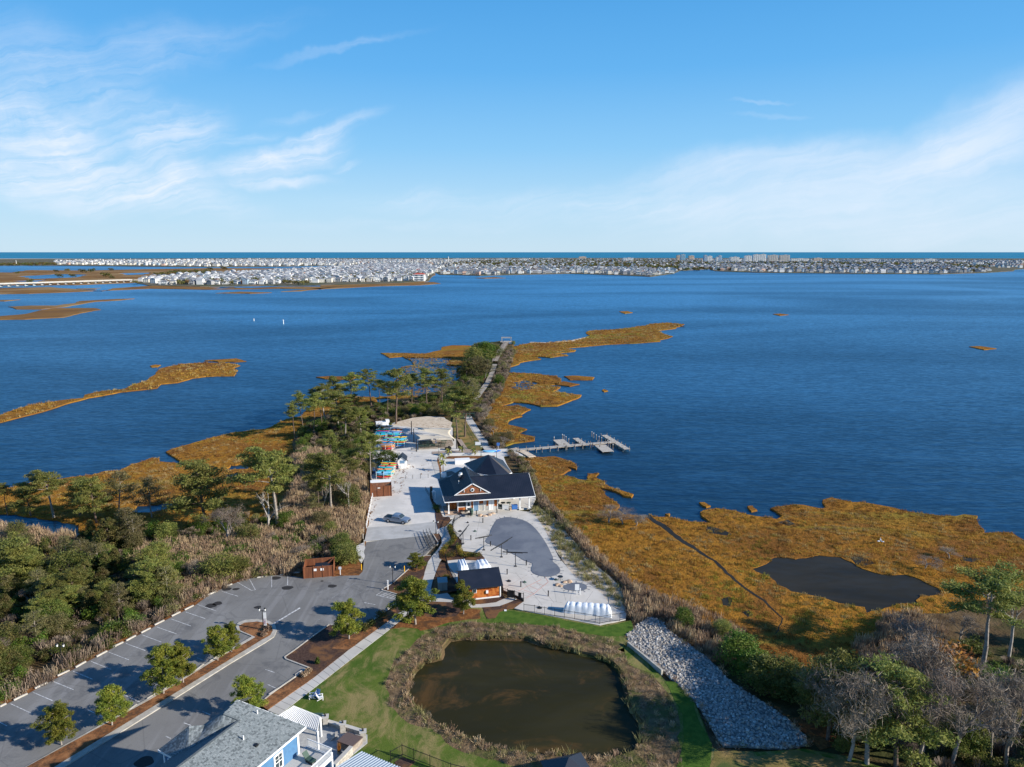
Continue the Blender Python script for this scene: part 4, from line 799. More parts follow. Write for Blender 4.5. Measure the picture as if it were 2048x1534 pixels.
# standing seams, thin ribs on the metal
mb = MB()
u = .45
while u < LW:
    z0 = 4.72
    if u < 2.75: v1 = 2 * u / 2.75; mb.beam((u, 0, 4.72), (u, v1, 4.72 + .47 * v1), .035, .04)
    elif u < 10.4: mb.beam((u, 0, 4.72), (u, 1.9, 5.62), .035, .04); 
    else: mb.beam((u, 0, 4.72), (u, 7, 8.02), .035, .04)
    u += .45
for k in range(32): mb.beam((0.02, .8 + k * .45, 4.72), (2.6, 2 + k * .42, 5.64), .03, .035)
for k in range(30): mb.beam((2.6, 1.8 + k * .44, 5.6), (6.45, 1.8 + k * .44, 8.07), .03, .035); mb.beam((10.25, 1.8 + k * .44, 5.7), (6.55, 1.8 + k * .44, 8.07), .03, .035)
part(mb, 'roof_seams', M_rib, club, kind='stuff')
mb = MB(); mb.beam((6.5, 1.5, 8.1), (6.5, 15, 8.1), .22, .08); mb.beam((6.5, 7, 8.05), (LW, 7, 8.05), .22, .08); part(mb, 'ridge_cap', M_rib, club)
mb = MB()      # white eaves
mb.beam((-.1, -.08, 4.6), (LW + .1, -.08, 4.6), .08, .2); mb.beam((-.08, -.1, 4.6), (-.08, 17, 4.6), .08, .2); mb.beam((LW + .06, 0, 4.62), (LW + .06, 7, 7.9), .08, .2); mb.beam((LW + .06, 14, 4.62), (LW + .06, 7, 7.9), .08, .2)
part(mb, 'eaves', M_white, club)
mb = MB(); mb.add([(2.75, 1.75, 5.62), (10.2, 1.75, 5.62), (6.5, 1.75, 7.95), (2.75, 1.9, 5.62), (10.2, 1.9, 5.62), (6.5, 1.9, 7.95)], [(0, 1, 2), (5, 4, 3), (0, 3, 4, 1), (1, 4, 5, 2), (2, 5, 3, 0)]); gb = part(mb, 'gable_wall', M_orange2, club)
mb = MB(); mb.beam((2.35, 1.62, 5.52), (6.5, 1.62, 8.08), .1, .2); mb.beam((10.65, 1.62, 5.52), (6.5, 1.62, 8.08), .1, .2); mb.beam((2.4, 1.62, 5.58), (10.6, 1.62, 5.58), .1, .14)
mb.beam((4.6, 1.66, 6.1), (4.6, 1.66, 6.65), .12, .1); mb.beam((8.4, 1.66, 6.1), (8.4, 1.66, 6.65), .12, .1); part(mb, 'gable_trim', M_white, club)
mb = MB(); mb.tube((6.5, 1.6, 6.55), (6.5, 1.78, 6.55), .42, n=20); wf = part(mb, 'round_window', M_white, club); mb = MB(); mb.tube((6.5, 1.56, 6.55), (6.5, 1.6, 6.55), .26, n=20); part(mb, 'pane', M_glass, wf)
# walls and the things in the front wall (u from the left, heights above sea)
mb = MB(); mb.box((7.7, 8, 3.1), (9.2, 12.4, 3.4)); part(mb, 'wall', M_whitew, club)
mb = MB(); mb.box((8.5, 9.5, 2.95), (10, 7, 3.0)); part(mb, 'rear_wall', M_whitew, club)
mb = MB(); mb.box((15.5, 11.5, 2.9), (5.5, .3, 3.0)); part(mb, 'porch_back_wall', M_brown, club)  # dark colour puts the shade of the porch interior into the wall
mb = MB(); mb.box((2.05, 6, 3.0), (2.0, 5, 3.1)); part(mb, 'rear_wall', M_orange, club)
vf = 1.74
def fr_box(u0, u1, z0, z1, m, name, d=.06): mb = MB(); mb.box(((u0 + u1) / 2, vf, (z0 + z1) / 2), (u1 - u0, d, z1 - z0)); return part(mb, name, m, club)
for u0, u1 in ((3.35, 4.0), (4.3, 4.9), (5.3, 5.9), (6.9, 7.5), (10.6, 11.2)): fr_box(u0, u1, 4.22, 4.48, M_glass, 'clerestory_window')
fr_box(3.35, 4.95, 2.75, 3.85, M_glass, 'window', .1); fr_box(3.25, 4.95, 1.5, 2.5, M_orange, 'orange_panel')
d_ = fr_box(5.2, 6.0, 1.45, 3.9, M_white, 'door', .1); fr_box(5.35, 5.85, 2.7, 3.6, M_glass, 'door_glass', .14); fr_box(5.3, 5.9, 1.6, 2.3, M_glass, 'door_glass', .14)
fr_box(6.15, 6.65, 1.6, 3.9, M_orange, 'orange_panel'); fr_box(6.75, 7.85, 1.45, 3.7, M_bglass, 'glass_door', .12)
fr_box(8.05, 9.0, 3.1, 3.95, M_orange, 'orange_panel'); fr_box(8.05, 9.0, 1.6, 3.0, M_conc, 'notice_panel'); fr_box(9.25, 9.6, 1.6, 3.9, M_conc, 'grey_panel'); fr_box(9.7, 10.2, 2.5, 3.95, M_orange, 'orange_panel'); fr_box(9.7, 10.2, 1.5, 2.45, M_conc, 'grey_panel')
for u0 in (10.35, 10.9): fr_box(u0, u0 + .5, 1.45, 3.8, M_white, 'door', .12)
fr_box(11.5, 12.2, 2.3, 4.0, M_orange, 'orange_panel'); fr_box(11.5, 12.2, 1.5, 2.25, M_conc, 'grey_panel')
for u0 in (3.1, 5.05, 6.08, 6.7, 7.92, 9.12, 10.28, 11.42, 12.3): mb = MB(); mb.box((u0, vf - .06, 3.05), (.14, .12, 3.3)); part(mb, 'pilaster', M_white, club)
for u0, v0 in ((.95, 1.0), (.95, 8), (.95, 14), (17.4, 1.0), (19.6, 1.0), (19.6, 12), (17.4, 8)): mb = MB(); mb.box((u0, v0, 3.0), (.28, .28, 3.4)); mb.box((u0, v0, 1.65), (.42, .42, .45)); part(mb, 'column', M_white, club)
mb = MB(); mb.box((1.9, .3 + 3, G + .06), (3.6, 6, .1)); part(mb, 'porch_floor', mat('tan_porch', (.42, .30, .22), .9, .1), club)
mb = MB(); mb.tube((4.0, 7, 6.3), (4.0, 7, 7.2), .09); part(mb, 'vent_pipe', M_white, club)
mb = MB(); mb.tube((4.9, 10.5, 6.6), (4.9, 10.5, 7.6), .35); mb.tube((4.9, 10.5, 7.6), (4.9, 10.5, 8.0), .5, .38); mb.tube((4.5, 10.0, 7.0), (4.5, 9.6, 7.7), .3); part(mb, 'exhaust_fan', mat('galvanised', (.5, .52, .53), .3, .5, metal=.6), club)
# pavilion behind, an eight sided roof
pav = empty('pavilion', (-6.3, 176.2, 0), 0, label='octagonal pavilion roof of dark metal behind the clubhouse', cat='pavilion')
def pl(x, y, z): q = Zc(x, y, z); return (q[0] + 6.3, q[1] - 176.2, z)
ap = (0.2, .3, 8.6)
rp_ = [pl(610, 328, 4.9), pl(785, 478, 4.9), pl(835, 505, 4.9), pl(1200, 560, 4.9), pl(1410, 512, 4.9), pl(1458, 490, 4.9), pl(1302, 268, 4.9), pl(960, 215, 4.9)]
names = ['roof_panel', 'roof_band', 'roof_panel', 'roof_panel', 'roof_band', 'roof_panel', 'roof_panel', 'roof_panel']
for i in range(8):
    mb = MB(); a, b = rp_[i], rp_[(i + 1) % 8]; mb.slab([a, b, ap], .1); part(mb, names[i], M_band if names[i] == 'roof_band' else M_roof, pav)
mb = MB()
for i in range(8): mb.beam((rp_[i][0], rp_[i][1], 4.82), (rp_[(i + 1) % 8][0], rp_[(i + 1) % 8][1], 4.82), .1, .2)
part(mb, 'eaves', M_white, pav)
for i in range(8): mb = MB(); mb.box((rp_[i][0] * .88, rp_[i][1] * .88, 3.1), (.3, .3, 3.5)); part(mb, 'column', M_white, pav)

# ---------------------------------------------------------------- pool house
a = Vector(P(*Zp.px(440, 762), 3.9)); b = Vector(P(*Zp.px(795, 725), 3.9)); pa = atan2(b.y - a.y, b.x - a.x); pw = (b - a).length
ph = empty('pool_house', (a.x, a.y, 0), pa, label='pool house with a dark gable roof and an orange shingled wall', cat='pool house')
D1 = 3.6; zr = 5.5
mb = MB(); mb.slab([(0, 0, 3.9), (pw, 0, 3.9), (pw, D1, zr), (0, D1, zr)], .12); part(mb, 'front_roof', M_roof, ph)
mb = MB(); mb.slab([(pw, D1, zr), (pw, 2 * D1, 3.9), (0, 2 * D1, 3.9), (0, D1, zr)], .12); part(mb, 'rear_roof', M_roof, ph)
mb = MB(); mb.beam((0, D1, zr + .03), (pw, D1, zr + .03), .2, .06); part(mb, 'ridge_cap', M_rib, ph)
mb = MB(); mb.beam((0, -.04, 3.82), (pw, -.04, 3.82), .06, .16); part(mb, 'eaves', M_rib, ph)
mb = MB(); mb.box((pw / 2, D1, 2.75), (pw - .7, 2 * D1 - 1.0, 2.2)); mb.add([(.35, .5, 3.85), (.35, 2 * D1 - .5, 3.85), (.35, D1, zr - .15)], [(0, 1, 2)]); mb.add([(pw - .35, .5, 3.85), (pw - .35, 2 * D1 - .5, 3.85), (pw - .35, D1, zr - .15)], [(0, 1, 2)]); part(mb, 'wall', M_orange, ph)
mb = MB(); mb.box((pw / 2, D1, 1.62), (pw - .6, 2 * D1 - .9, .25)); part(mb, 'base_trim', M_white, ph)
for u0 in (.4, pw - .4): mb = MB(); mb.box((u0, .48, 2.7), (.18, .14, 2.3)); part(mb, 'corner_board', M_white, ph)
mb = MB(); mb.box((pw * .32, .46, 3.1), (.75, .08, .75)); w_ = part(mb, 'window', M_white, ph); mb = MB(); mb.box((pw * .32, .4, 3.1), (.55, .05, .55)); part(mb, 'pane', M_glass, w_)
mb = MB(); mb.box((pw * .62, .4, 2.75), (.4, .22, .5)); part(mb, 'wall_box', M_white, ph)

# ---------------------------------------------------------------- pool covers and deck fittings
PC = Zp.L([(640, 345), (680, 300), (690, 250), (720, 200), (740, 165), (780, 152), (830, 143), (900, 152), (960, 168), (1010, 190), (1060, 230), (1110, 290), (1150, 350), (1180, 400), (1205, 455), (1225, 495), (1215, 525), (1255, 550), (1285, 590), (1280, 620), (1240, 645), (1180, 655), (1110, 648), (1050, 625), (1030, 590), (1050, 550), (1040, 535), (980, 520), (920, 480), (860, 450), (800, 415), (720, 385), (660, 370)])
def smooth(poly, k=2):
    for _ in range(k): poly = [q for i in range(len(poly)) for q in (tuple(.75 * poly[i][j] + .25 * poly[(i + 1) % len(poly)][j] for j in (0, 1)), tuple(.25 * poly[i][j] + .75 * poly[(i + 1) % len(poly)][j] for j in (0, 1)))]
    return poly
def cover(name, pts, label):
    w = smooth(pxz(pts, G + .1)); o = sheet(name, w, G + .10, M_cover, .05, label=label, cat='pool cover')
    mb = MB(); n = len(w)
    cx = sum(q[0] for q in w) / n; cy = sum(q[1] for q in w) / n
    for i in range(0, n, 3):
        p = Vector(w[i]); t_ = Vector(w[(i + 1) % n]) - Vector(w[i - 1]); nn = Vector((t_.y, -t_.x)).normalized(); 
        if (p + nn * .1 - Vector((cx, cy))).length < (p - Vector((cx, cy))).length and n > 60: pass
        if area(w) < 0: nn = -nn
        q = p + nn * .55; mb.beam((p.x, p.y, G + .09), (q.x, q.y, G + .06), .06, .02); mb.box((q.x, q.y, G + .065), (.14, .14, .04))
    part(mb, 'anchor_straps', M_cover, o, kind='stuff'); return o
cover('pool_cover', PC, 'large grey winter cover over the kidney shaped swimming pool')
cover('pool_cover', Zp.L([(1310, 735), (1340, 718), (1390, 705), (1440, 702), (1500, 720), (1515, 740), (1500, 765), (1440, 778), (1390, 772), (1340, 765), (1318, 755)]), 'small grey winter cover over the round wading pool')
def post_h(fr, x, y, t): p = fr(x, y, G); return p, zat(*fr.px(x, t), p[1])
UG = 'closed cantilever parasols along the pool'
for (x, y, t, e1, e2, lab) in ((453, 372, 285, (415, 318), (503, 212), 'black T shaped parasol frame nearest the clubhouse, beam pointing away'), (630, 428, 318, (558, 328), (700, 300), 'second black T shaped parasol frame from the clubhouse, beam almost level'), (780, 488, 378, (690, 430), (873, 318), 'third black T shaped parasol frame, long slanting beam over the cover'), (900, 567, 450, (790, 443), (1005, 452), 'black T shaped parasol frame nearest the wading pool, beam level')):
    p, h = post_h(Zp, x, y, t); r = empty('parasol_frame', (p[0], p[1], G), label=lab, cat='parasol', group=UG)
    mb = MB(); mb.tube((0, 0, 0), (0, 0, h - G), .075, .06, 8); mb.box((0, 0, .06), (.5, .5, .06)); part(mb, 'post', M_black, r)
    q1 = Zp(*e1, h); q2 = Zp(*e2, h); c_ = Vector((p[0], p[1], 0)); A = Vector((q1[0], q1[1], 0)) - c_; B = Vector((q2[0], q2[1], 0)) - c_
    mb = MB(); mb.tube((A.x, A.y, h - G), (B.x, B.y, h - G + .05), .11, .08, 8); part(mb, 'folded_canopy', M_black, r); mb = MB(); mb.beam((A.x * .6, A.y * .6, h - G - .1), (B.x * .6, B.y * .6, h - G - .08), .06); part(mb, 'beam', M_black, r)
for (x, y, lab) in ((567, 125, 'before the white clubhouse doors'), (742, 112, 'below the double doors of the clubhouse'), (622, 195, 'between the clubhouse and the pool cover'), (520, 343, 'left of the second parasol frame'), (687, 395, 'at the left bulge of the pool cover'), (828, 465, 'right of the third parasol frame'), (993, 558, 'at the neck of the pool cover'), (829, 635, 'right of the pool house roof'), (946, 742, 'right of the pool house wall'), (1180, 822, 'nearest the big white wrapped stack'), (1288, 520, 'on the far side of the pool cover')):
    p, h = post_h(Zp, x, y, y - 34); r = empty('bollard_light', (p[0], p[1], G + .04), label='black bollard light ' + lab, cat='bollard', group='bollard lights on the pool deck')
    mb = MB(); mb.tube((0, 0, 0), (0, 0, .85), .1, n=10); part(mb, 'shaft', M_black, r); mb = MB(); mb.tube((0, 0, .85), (0, 0, 1.0), .13, n=10); part(mb, 'cap', M_black, r)
for i, (x, y, r_, lab) in enumerate(((427, 268, .45, 'small dark plant ring near the first parasol'), (554, 268, .4, 'small dark plant ring right of the first parasol'), (843, 693, .45, 'dark drain ring right of the pool house'), (977, 703, .4, 'grey umbrella base by the red lines'), (1105, 922, .45, 'grey umbrella base behind the front fence'), (1245, 683, .35, 'dark low ring near the rocks'), (492, 195, .3, 'small stone by the curved fence'))):
    p = Zp(x, y, G); mb = MB(); mb.tube((0, 0, 0), (0, 0, .12), r_, r_ * .6, 12); mb.tube((0, 0, .12), (0, 0, .3), .08, n=8); tag(mb.build('umbrella_base', M_util if i % 2 else M_black, None, (p[0], p[1], G + .04)), lab, 'umbrella base')
def table(name, x, y, lab, m=M_black, r=.5, h=.72):
    t = empty(name, (x, y, G + .04), R.uniform(0, 3), label=lab, cat='table'); mb = MB(); mb.tube((0, 0, h - .04), (0, 0, h), r, n=14); part(mb, 'top', m, t); 
    for k in range(4): mb = MB(); a = k * pi / 2 + .7; mb.beam((cos(a) * r * .3, sin(a) * r * .3, h - .04), (cos(a) * r * .85, sin(a) * r * .85, 0), .04); part(mb, 'leg', m, t)
p = Zp(1282, 685, G); table('side_table', p[0], p[1], 'small black table beside the rocks of the wading pool')
# boulders
M_rock = mat('tan_boulder', (.42, .27, .17), .9, .1, (.5, .40, .30), 1.5)
bb_ = bmesh.new(); bmesh.ops.create_icosphere(bb_, subdivisions=2, radius=.5)
for q in bb_.verts: q.co *= 1 + .25 * noise.noise(q.co * 2.3)
bme = bpy.data.meshes.new('boulder'); bb_.to_mesh(bme); bb_.free(); bme.materials.append(M_rock)
for fr, x, y, s, lab in ((Zp, 1262, 728, 1.0, 'flat tan boulder left of the wading pool'), (Zp, 1285, 735, .8, 'pale boulder at the wading pool edge'), (Zp, 1325, 705, .9, 'orange boulder above the wading pool'), (Zp, 1360, 698, 1.1, 'largest orange boulder above the wading pool'), (Zp, 600, 135, 1.2, 'long flat stone at the pool end near the clubhouse'), (Zp, 640, 140, 1.0, 'second flat stone near the clubhouse doors'), (Zp, 680, 128, 1.1, 'third flat stone near the clubhouse doors'), (Zp, 710, 118, .9, 'right flat stone near the clubhouse doors')):
    p = fr(x, y, G); o = link('boulder', bme, None, (p[0], p[1], G + .1)); o.scale = (s * 1.3, s, s * .5); o.rotation_euler = (0, 0, R.uniform(0, 3)); tag(o, lab, 'boulder', 'boulders on the pool deck')
# furniture wrapped in white tarpaulin: ridged heaps
def wrapped(frame, c4, z1, ridges, lab, amp=.25):
    A, B, C, D = [Vector(frame(*q, G)[:2]) for q in c4]; nu, nv = ridges * 6 + 1, 15; vs = []; fs = []
    for j in range(nv):
        for i in range(nu):
            u_, v_ = i / (nu - 1), j / (nv - 1); p = A.lerp(B, u_).lerp(D.lerp(C, u_), v_)
            ed = min(1, min(v_, 1 - v_) * 5) ** .5 * min(1, min(u_, 1 - u_) * ridges * 1.6) ** .5
            z = z1 * ed * (.88 + .12 * abs(sin(pi * u_ * ridges)) ** .6) + amp * .4 * noise.noise(Vector((p.x * 1.3, p.y * 1.3, 3))) * ed
            k = noise.noise(Vector((u_ * 9, 4, v_ * 3))) * .12 * (1 - ed); vs.append((p.x + k, p.y + k, G + .05 + max(0, z)))
    for j in range(nv - 1):
        for i in range(nu - 1): a = j * nu + i; fs.append((a, a + 1, a + nu + 1, a + nu))
    cen = A.lerp(C, .5); vs = [(v[0] - cen.x, v[1] - cen.y, v[2]) for v in vs]
    me = bpy.data.meshes.new('wrapped_furniture'); me.from_pydata(vs, [], fs); me.materials.append(M_tarp); me.polygons.foreach_set('use_smooth', [True] * len(fs)); me.update()
    tag(link('wrapped_furniture', me, None, (cen.x, cen.y, 0)), lab, 'covered furniture', 'white tarpaulin wrapped furniture stacks')
wrapped(Zp, ((1300, 965), (1725, 1010), (1720, 950), (1320, 925)), 1.5, 8, 'long white tarpaulin heap behind the front fence')
wrapped(Zp, ((425, 640), (512, 625), (470, 535), (395, 545)), 1.3, 3, 'narrow white tarpaulin heap at the left behind the pool house')
wrapped(Zp, ((570, 640), (715, 615), (650, 530), (545, 545)), 1.2, 3, 'wide crumpled white tarpaulin heap behind the pool house')
# shower / sign board by the wading pool
p = Zp(1425, 808, G); r = empty('sign_stand', (p[0], p[1], G + .04), label='white board on two posts beside the wading pool', cat='sign'); mb = MB(); mb.box((0, 0, 1.35), (.75, .06, 1.1)); part(mb, 'board', M_white, r)
for dx in (-.1, .1): mb = MB(); mb.box((dx, .05, .6), (.08, .05, 1.2)); part(mb, 'post', M_white, r)
p = Zp(1452, 808, G); mb = MB(); mb.box((0, 0, .55), (.18, .12, 1.1)); mb.tube((0, 0, 1.1), (0, 0, 1.25), .06, .02, 8); tag(mb.build('white_post', M_white, None, (p[0], p[1], G + .04)), 'short white post right of the white board', 'post')
# blue bin, patio things on the porch
p = Zc(1505, 1140, G); r = empty('blue_bin', (p[0], p[1], G), CA, label='blue lidded bin under the right end of the clubhouse eave', cat='bin'); mb = MB(); mb.box((0, 0, .5), (1.3, .8, .9)); part(mb, 'body', M_bluep, r); mb = MB(); mb.box((0, 0, .98), (1.4, .9, .08)); part(mb, 'lid', M_bluep, r)
p = Zc(1345, 1140, G); mb = MB(); mb.box((0, 0, .5), (1.5, .7, 1.0)); mb.box((0, 0, 1.03), (1.6, .8, .06)); tag(mb.build('white_counter', M_whitew, None, (p[0], p[1], G)), 'white counter box under the clubhouse eave', 'counter')
p = Zc(1430, 1165, G); mb = MB(); mb.tube((0, 0, 0), (0, 0, .5), .2, .28, 10); mb.tube((0, 0, .5), (0, 0, .55), .3, n=10); tag(mb.build('planter', M_rock, None, (p[0], p[1], G)), 'brown round planter pot beside the white counter', 'planter')
for i, (x, y) in enumerate(((1270, 1130), (1300, 1080), (1400, 1080))):
    p = Zc(x, y, G); table('patio_table', p[0], p[1], ['grey patio table at the left of the right porch', 'grey patio table deep in the right porch', 'grey patio table behind the white counter'][i], M_util, .55)
for x, y, lab in ((560, 1225, 'black patio set left of the clubhouse window'), (640, 1225, 'black patio table inside the curved fence'), (700, 1280, 'black patio table by the fence gate near the clubhouse')): p = Zc(x, y, G); table('patio_table', p[0], p[1], lab, M_black, .6)
p = Zc(740, 1255, G); mb = MB(); mb.tube((0, 0, 0), (0, 0, 1.3), .22, .5, 10); mb.tube((0, 0, 1.3), (0, 0, 1.9), .5, .1, 10); tag(mb.build('closed_grill', M_util, None, (p[0], p[1], G)), 'dark green covered heater beside the patio tables', 'heater')

# ---------------------------------------------------------------- fences
def fence(name, pts, h, lab, m=M_black, step=2.0, pick=.16, rails=(.12, .92), cat='fence', z=None, postw=.07):
    p = [Vector(q) for q in pts]; p = [Vector((q.x, q.y, z if z is not None else G)) for q in p]; r = empty(name, tuple(p[0]), label=lab, cat=cat); o0 = p[0]
    pk = MB()
    for a, b in zip(p, p[1:]):
        L = (b - a).length; n = max(1, round(L / step))
        for i in range(n + (1 if b == p[-1] else 0)):
            c = a.lerp(b, i / n) - o0; mb = MB(); mb.box((c.x, c.y, h / 2 + .03), (postw, postw, h + .06)); part(mb, 'post', m, r)
        for f in rails:
            mb = MB(); mb.beam(tuple(a - o0 + Vector((0, 0, h * f))), tuple(b - o0 + Vector((0, 0, h * f))), .04, .05); part(mb, 'rail', m, r)
        if pick:
            for i in range(int(L / pick)): c = a.lerp(b, i * pick / L) - o0; pk.beam((c.x, c.y, .08), (c.x, c.y, h), .018)
    if pick: part(pk, 'pickets', m, r, kind='stuff')
    return r
fence('metal_fence', [Zq(*q, G) for q in ((915, 452), (1018, 465), (1115, 482), (1215, 500), (1310, 512), (1410, 530), (1510, 545), (1610, 562), (1655, 575), (1755, 555), (1850, 545), (1925, 525))], 1.35, 'black metal fence along the lawn in front of the wrapped stack')
fence('metal_fence', [Zp(*q, G) for q in ((1850, 985), (1822, 780), (1690, 640), (1500, 500), (1440, 400), (1380, 330), (1260, 170), (1180, 90), (1080, 40))], 1.35, 'black metal fence through the brush on the marsh side of the pool', pick=.2)
fence('metal_fence', [Zp(*q, G) for q in ((480, 128), (425, 150), (380, 185), (362, 235), (368, 280), (395, 325), (435, 350), (440, 385), (395, 400), (395, 450), (400, 490))], 1.35, 'curved black metal fence between hedge and pool deck')
fence('metal_fence', [Zp(*q, G) for q in ((300, 500), (330, 620), (390, 700))], 1.35, 'short black metal fence left of the wrapped furniture')
fence('gate_fence', [Zq(*q, G) for q in ((705, 300), (755, 318), (825, 335), (912, 358))], 1.6, 'black metal gate with panels right of the pool house', step=1.2, cat='gate', postw=.12)
mb = MB(); mb.box((0, 0, .9), (1.1, .05, 1.3), -.25); p = Zq(790, 325, G); tag(mb.build('notice_screen', M_black, None, (p[0], p[1] - .1, G)), 'solid black screen hung on the pool gate', 'screen')
mb = MB(); mb.box((0, 0, .9), (.5, .25, 1.1), -.25); p = Zq(875, 345, G); tag(mb.build('gate_box', M_black, None, (p[0], p[1] - .15, G)), 'small black box at the right end of the pool gate', 'box')
fence('rail_fence', [Z1(*q, G) for q in ((312, 935), (303, 970), (292, 1020), (283, 1070), (272, 1130), (262, 1180), (255, 1228))], 1.05, 'white post and rail fence at the left edge of the shell lot', M_white, 1.9, 0, (.45, .85), postw=.16)
for i, (x, y, t) in enumerate(((228, 1265, 1215), (222, 1330, 1280), (232, 1390, 1345))): p, h = post_h(Z1, x, y, t); mb = MB(); mb.box((0, 0, .55), (.16, .16, 1.1)); tag(mb.build('white_post', M_wood2, None, (p[0], p[1], G)), ['weathered post just below the white rail fence', 'middle weathered post left of the concrete apron', 'lowest weathered post at the asphalt corner'][i], 'post')
for i, (x, y, t) in enumerate(((627, 758, 738), (698, 756, 732), (772, 752, 728), (845, 746, 722))):
    p = Z1(x, y, G); r = empty('lot_post', (p[0], p[1], G), label=['leftmost thin dark post of the four crossing the shell lot', 'second dark post of the four crossing the shell lot', 'third dark post of the four crossing the shell lot', 'rightmost dark post of the four crossing the shell lot'][i], cat='post', group='thin dark posts across the shell lot'); mb = MB(); mb.tube((0, 0, 0), (0, 0, 1.1), .05); part(mb, 'shaft', M_black, r)
# steel rails at the lot corner
for i, pts in enumerate((((1465, 350), (1500, 440), (1530, 510)), ((1495, 340), (1540, 440), (1570, 500)), ((1525, 335), (1570, 420), (1600, 470)))):
    fence('bike_rail', [Ze(*q, G) for q in pts], 1.0, ['left steel rail', 'middle steel rail', 'right steel rail'][i] + ' of the three at the corner of shell lot and walk', M_black, 1.4, 0, (.5, .97), cat='rail')
fence('ramp_rail', [Ze(*q, G) for q in ((1470, 560), (1540, 520), (1600, 470), (1640, 440))], .9, 'black handrail beside the walk at the asphalt corner', M_black, 1.5, 0, (.5, .97), cat='rail')
fence('bike_rail', [Z1(*q, G) for q in ((820, 870), (850, 920), (885, 960))], 1.0, 'black bicycle rail in the shadow of the clubhouse', M_black, 1.2, 0, (.5, .97), cat='rail')
p = Zc(70, 960, G); r = empty('white_kiosk', (p[0], p[1], G), CA, label='white open kiosk frame in the shade left of the clubhouse', cat='kiosk')
for dx in (-.35, .35): mb = MB(); mb.box((dx, 0, .9), (.1, .3, 1.8)); part(mb, 'post', M_white, r)
mb = MB(); mb.box((0, 0, 1.85), (.95, .5, .12)); mb.box((0, .1, 2.05), (.6, .3, .25)); part(mb, 'top', M_white, r)

# ---------------------------------------------------------------- brown board enclosures
def enclosure(frame, fl, fr_, depth, h, lab, signs=(), roof=False):
    a = Vector(frame(*fl, G)); b = Vector(frame(*fr_, G)); L = (b - a).length; an = atan2(b.y - a.y, b.x - a.x); r = empty('board_enclosure', (a.x, a.y, G - .02), an, label=lab, cat='enclosure')
    def wall(p, q):
        p = Vector(p); q = Vector(q); n = max(3, round((q - p).length / .3))
        for i in range(n):
            c0 = p.lerp(q, (i + .03) / n); c1 = p.lerp(q, (i + .97) / n); mb = MB(); mb.beam((c0.x, c0.y, h / 2), (c1.x, c1.y, h / 2), .04, h); part(mb, 'board', M_brown if (i * 7) % 5 else M_brown2, r)
    wall((0, 0, 0), (L, 0, 0)); wall((0, depth, 0), (L, depth, 0)); wall((0, .05, 0), (0, depth, 0)); wall((L, .05, 0), (L, depth, 0))
    for u_, v_ in ((0, 0), (L * .33, 0), (L * .64, 0), (L, 0), (0, depth), (L, depth)): mb = MB(); mb.box((u_, v_ - .04 if v_ == 0 else v_ + .04, h / 2 + .1), (.14, .14, h + .2)); part(mb, 'post', M_brown, r)
    mb = MB(); mb.beam((0, -.02, h + .02), (L, -.02, h + .02), .12, .06); mb.beam((0, depth, h + .02), (L, depth, h + .02), .12, .06); part(mb, 'top_rail', M_brown2, r)
    for (su, sz, w_, h_) in signs: mb = MB(); mb.box((L * su, -.08, sz), (w_, .02, h_)); part(mb, 'sign', M_white, r)
    return r, L, an
r, L, an = enclosure(Ze, (245, 803), (550, 777), 3.6, 2.1, 'large brown board dumpster enclosure with two white signs at the top of the parking lot', ((.38, 1.55, .6, .45), (.62, 1.55, .6, .45)))
mb = MB(); mb.beam((L - .1, 3.4, 2.1), (L * .55, .3, 1.0), .3, .05); part(mb, 'inner_brace', M_brown, r)
c_ = r.matrix_basis @ Vector((L * .6, 1.9, 0)); c2 = Vector((r.location.x, r.location.y, 0)) + Matrix.Rotation(an, 3, 'Z') @ Vector((L * .62, 1.9, 0))
d_ = empty('dumpster', (c2.x, c2.y, G), an, label='dark blue dumpster inside the large brown enclosure', cat='dumpster'); mb = MB(); mb.box((0, 0, .8), (2.6, 1.5, 1.5)); part(mb, 'bin', M_navy, d_); mb = MB(); mb.box((0, 0, 1.6), (2.7, 1.6, .08)); part(mb, 'lid', M_black, d_)
r, L, an = enclosure(Z1, (295, 930), (495, 917), 2.6, 2.6, 'tall brown board enclosure in front of the near kayak rack', ((.4, 2.2, .6, .22),))
mb = MB(); mb.slab([(0, 2.7, 2.75), (L, 2.7, 2.75), (L, 4.2, 2.9), (0, 4.2, 2.9)], .06); part(mb, 'roof_sheet', M_white, r)
# white shed with dark roof
a = Zs(432, 820, G); r = empty('white_shed', (a[0], a[1], G), .1, label='small white shed with a dark roof beside the glossy round tree', cat='shed')
mb = MB(); mb.box((1.0, 2, 1.25), (2.2, 4, 2.5)); mb.add([(-.1, 0, 2.5), (2.1, 0, 2.5), (1.0, 0, 3.5)], [(0, 1, 2)]); part(mb, 'wall', M_white, r)
mb = MB(); mb.slab([(-.3, -.2, 2.4), (1.0, -.2, 3.55), (1.0, 4.2, 3.55), (-.3, 4.2, 2.4)], .1); mb.slab([(1.0, -.2, 3.55), (2.3, -.2, 2.4), (2.3, 4.2, 2.4), (1.0, 4.2, 3.55)], .1); part(mb, 'roof', M_roof, r)
mb = MB(); mb.box((1.1, -.03, 2.0), (1.2, .05, .8)); part(mb, 'hatch', M_bglass, r); mb = MB(); mb.box((.5, -.3, .7), (.8, .5, .8)); part(mb, 'cabinet', M_whitew, r)

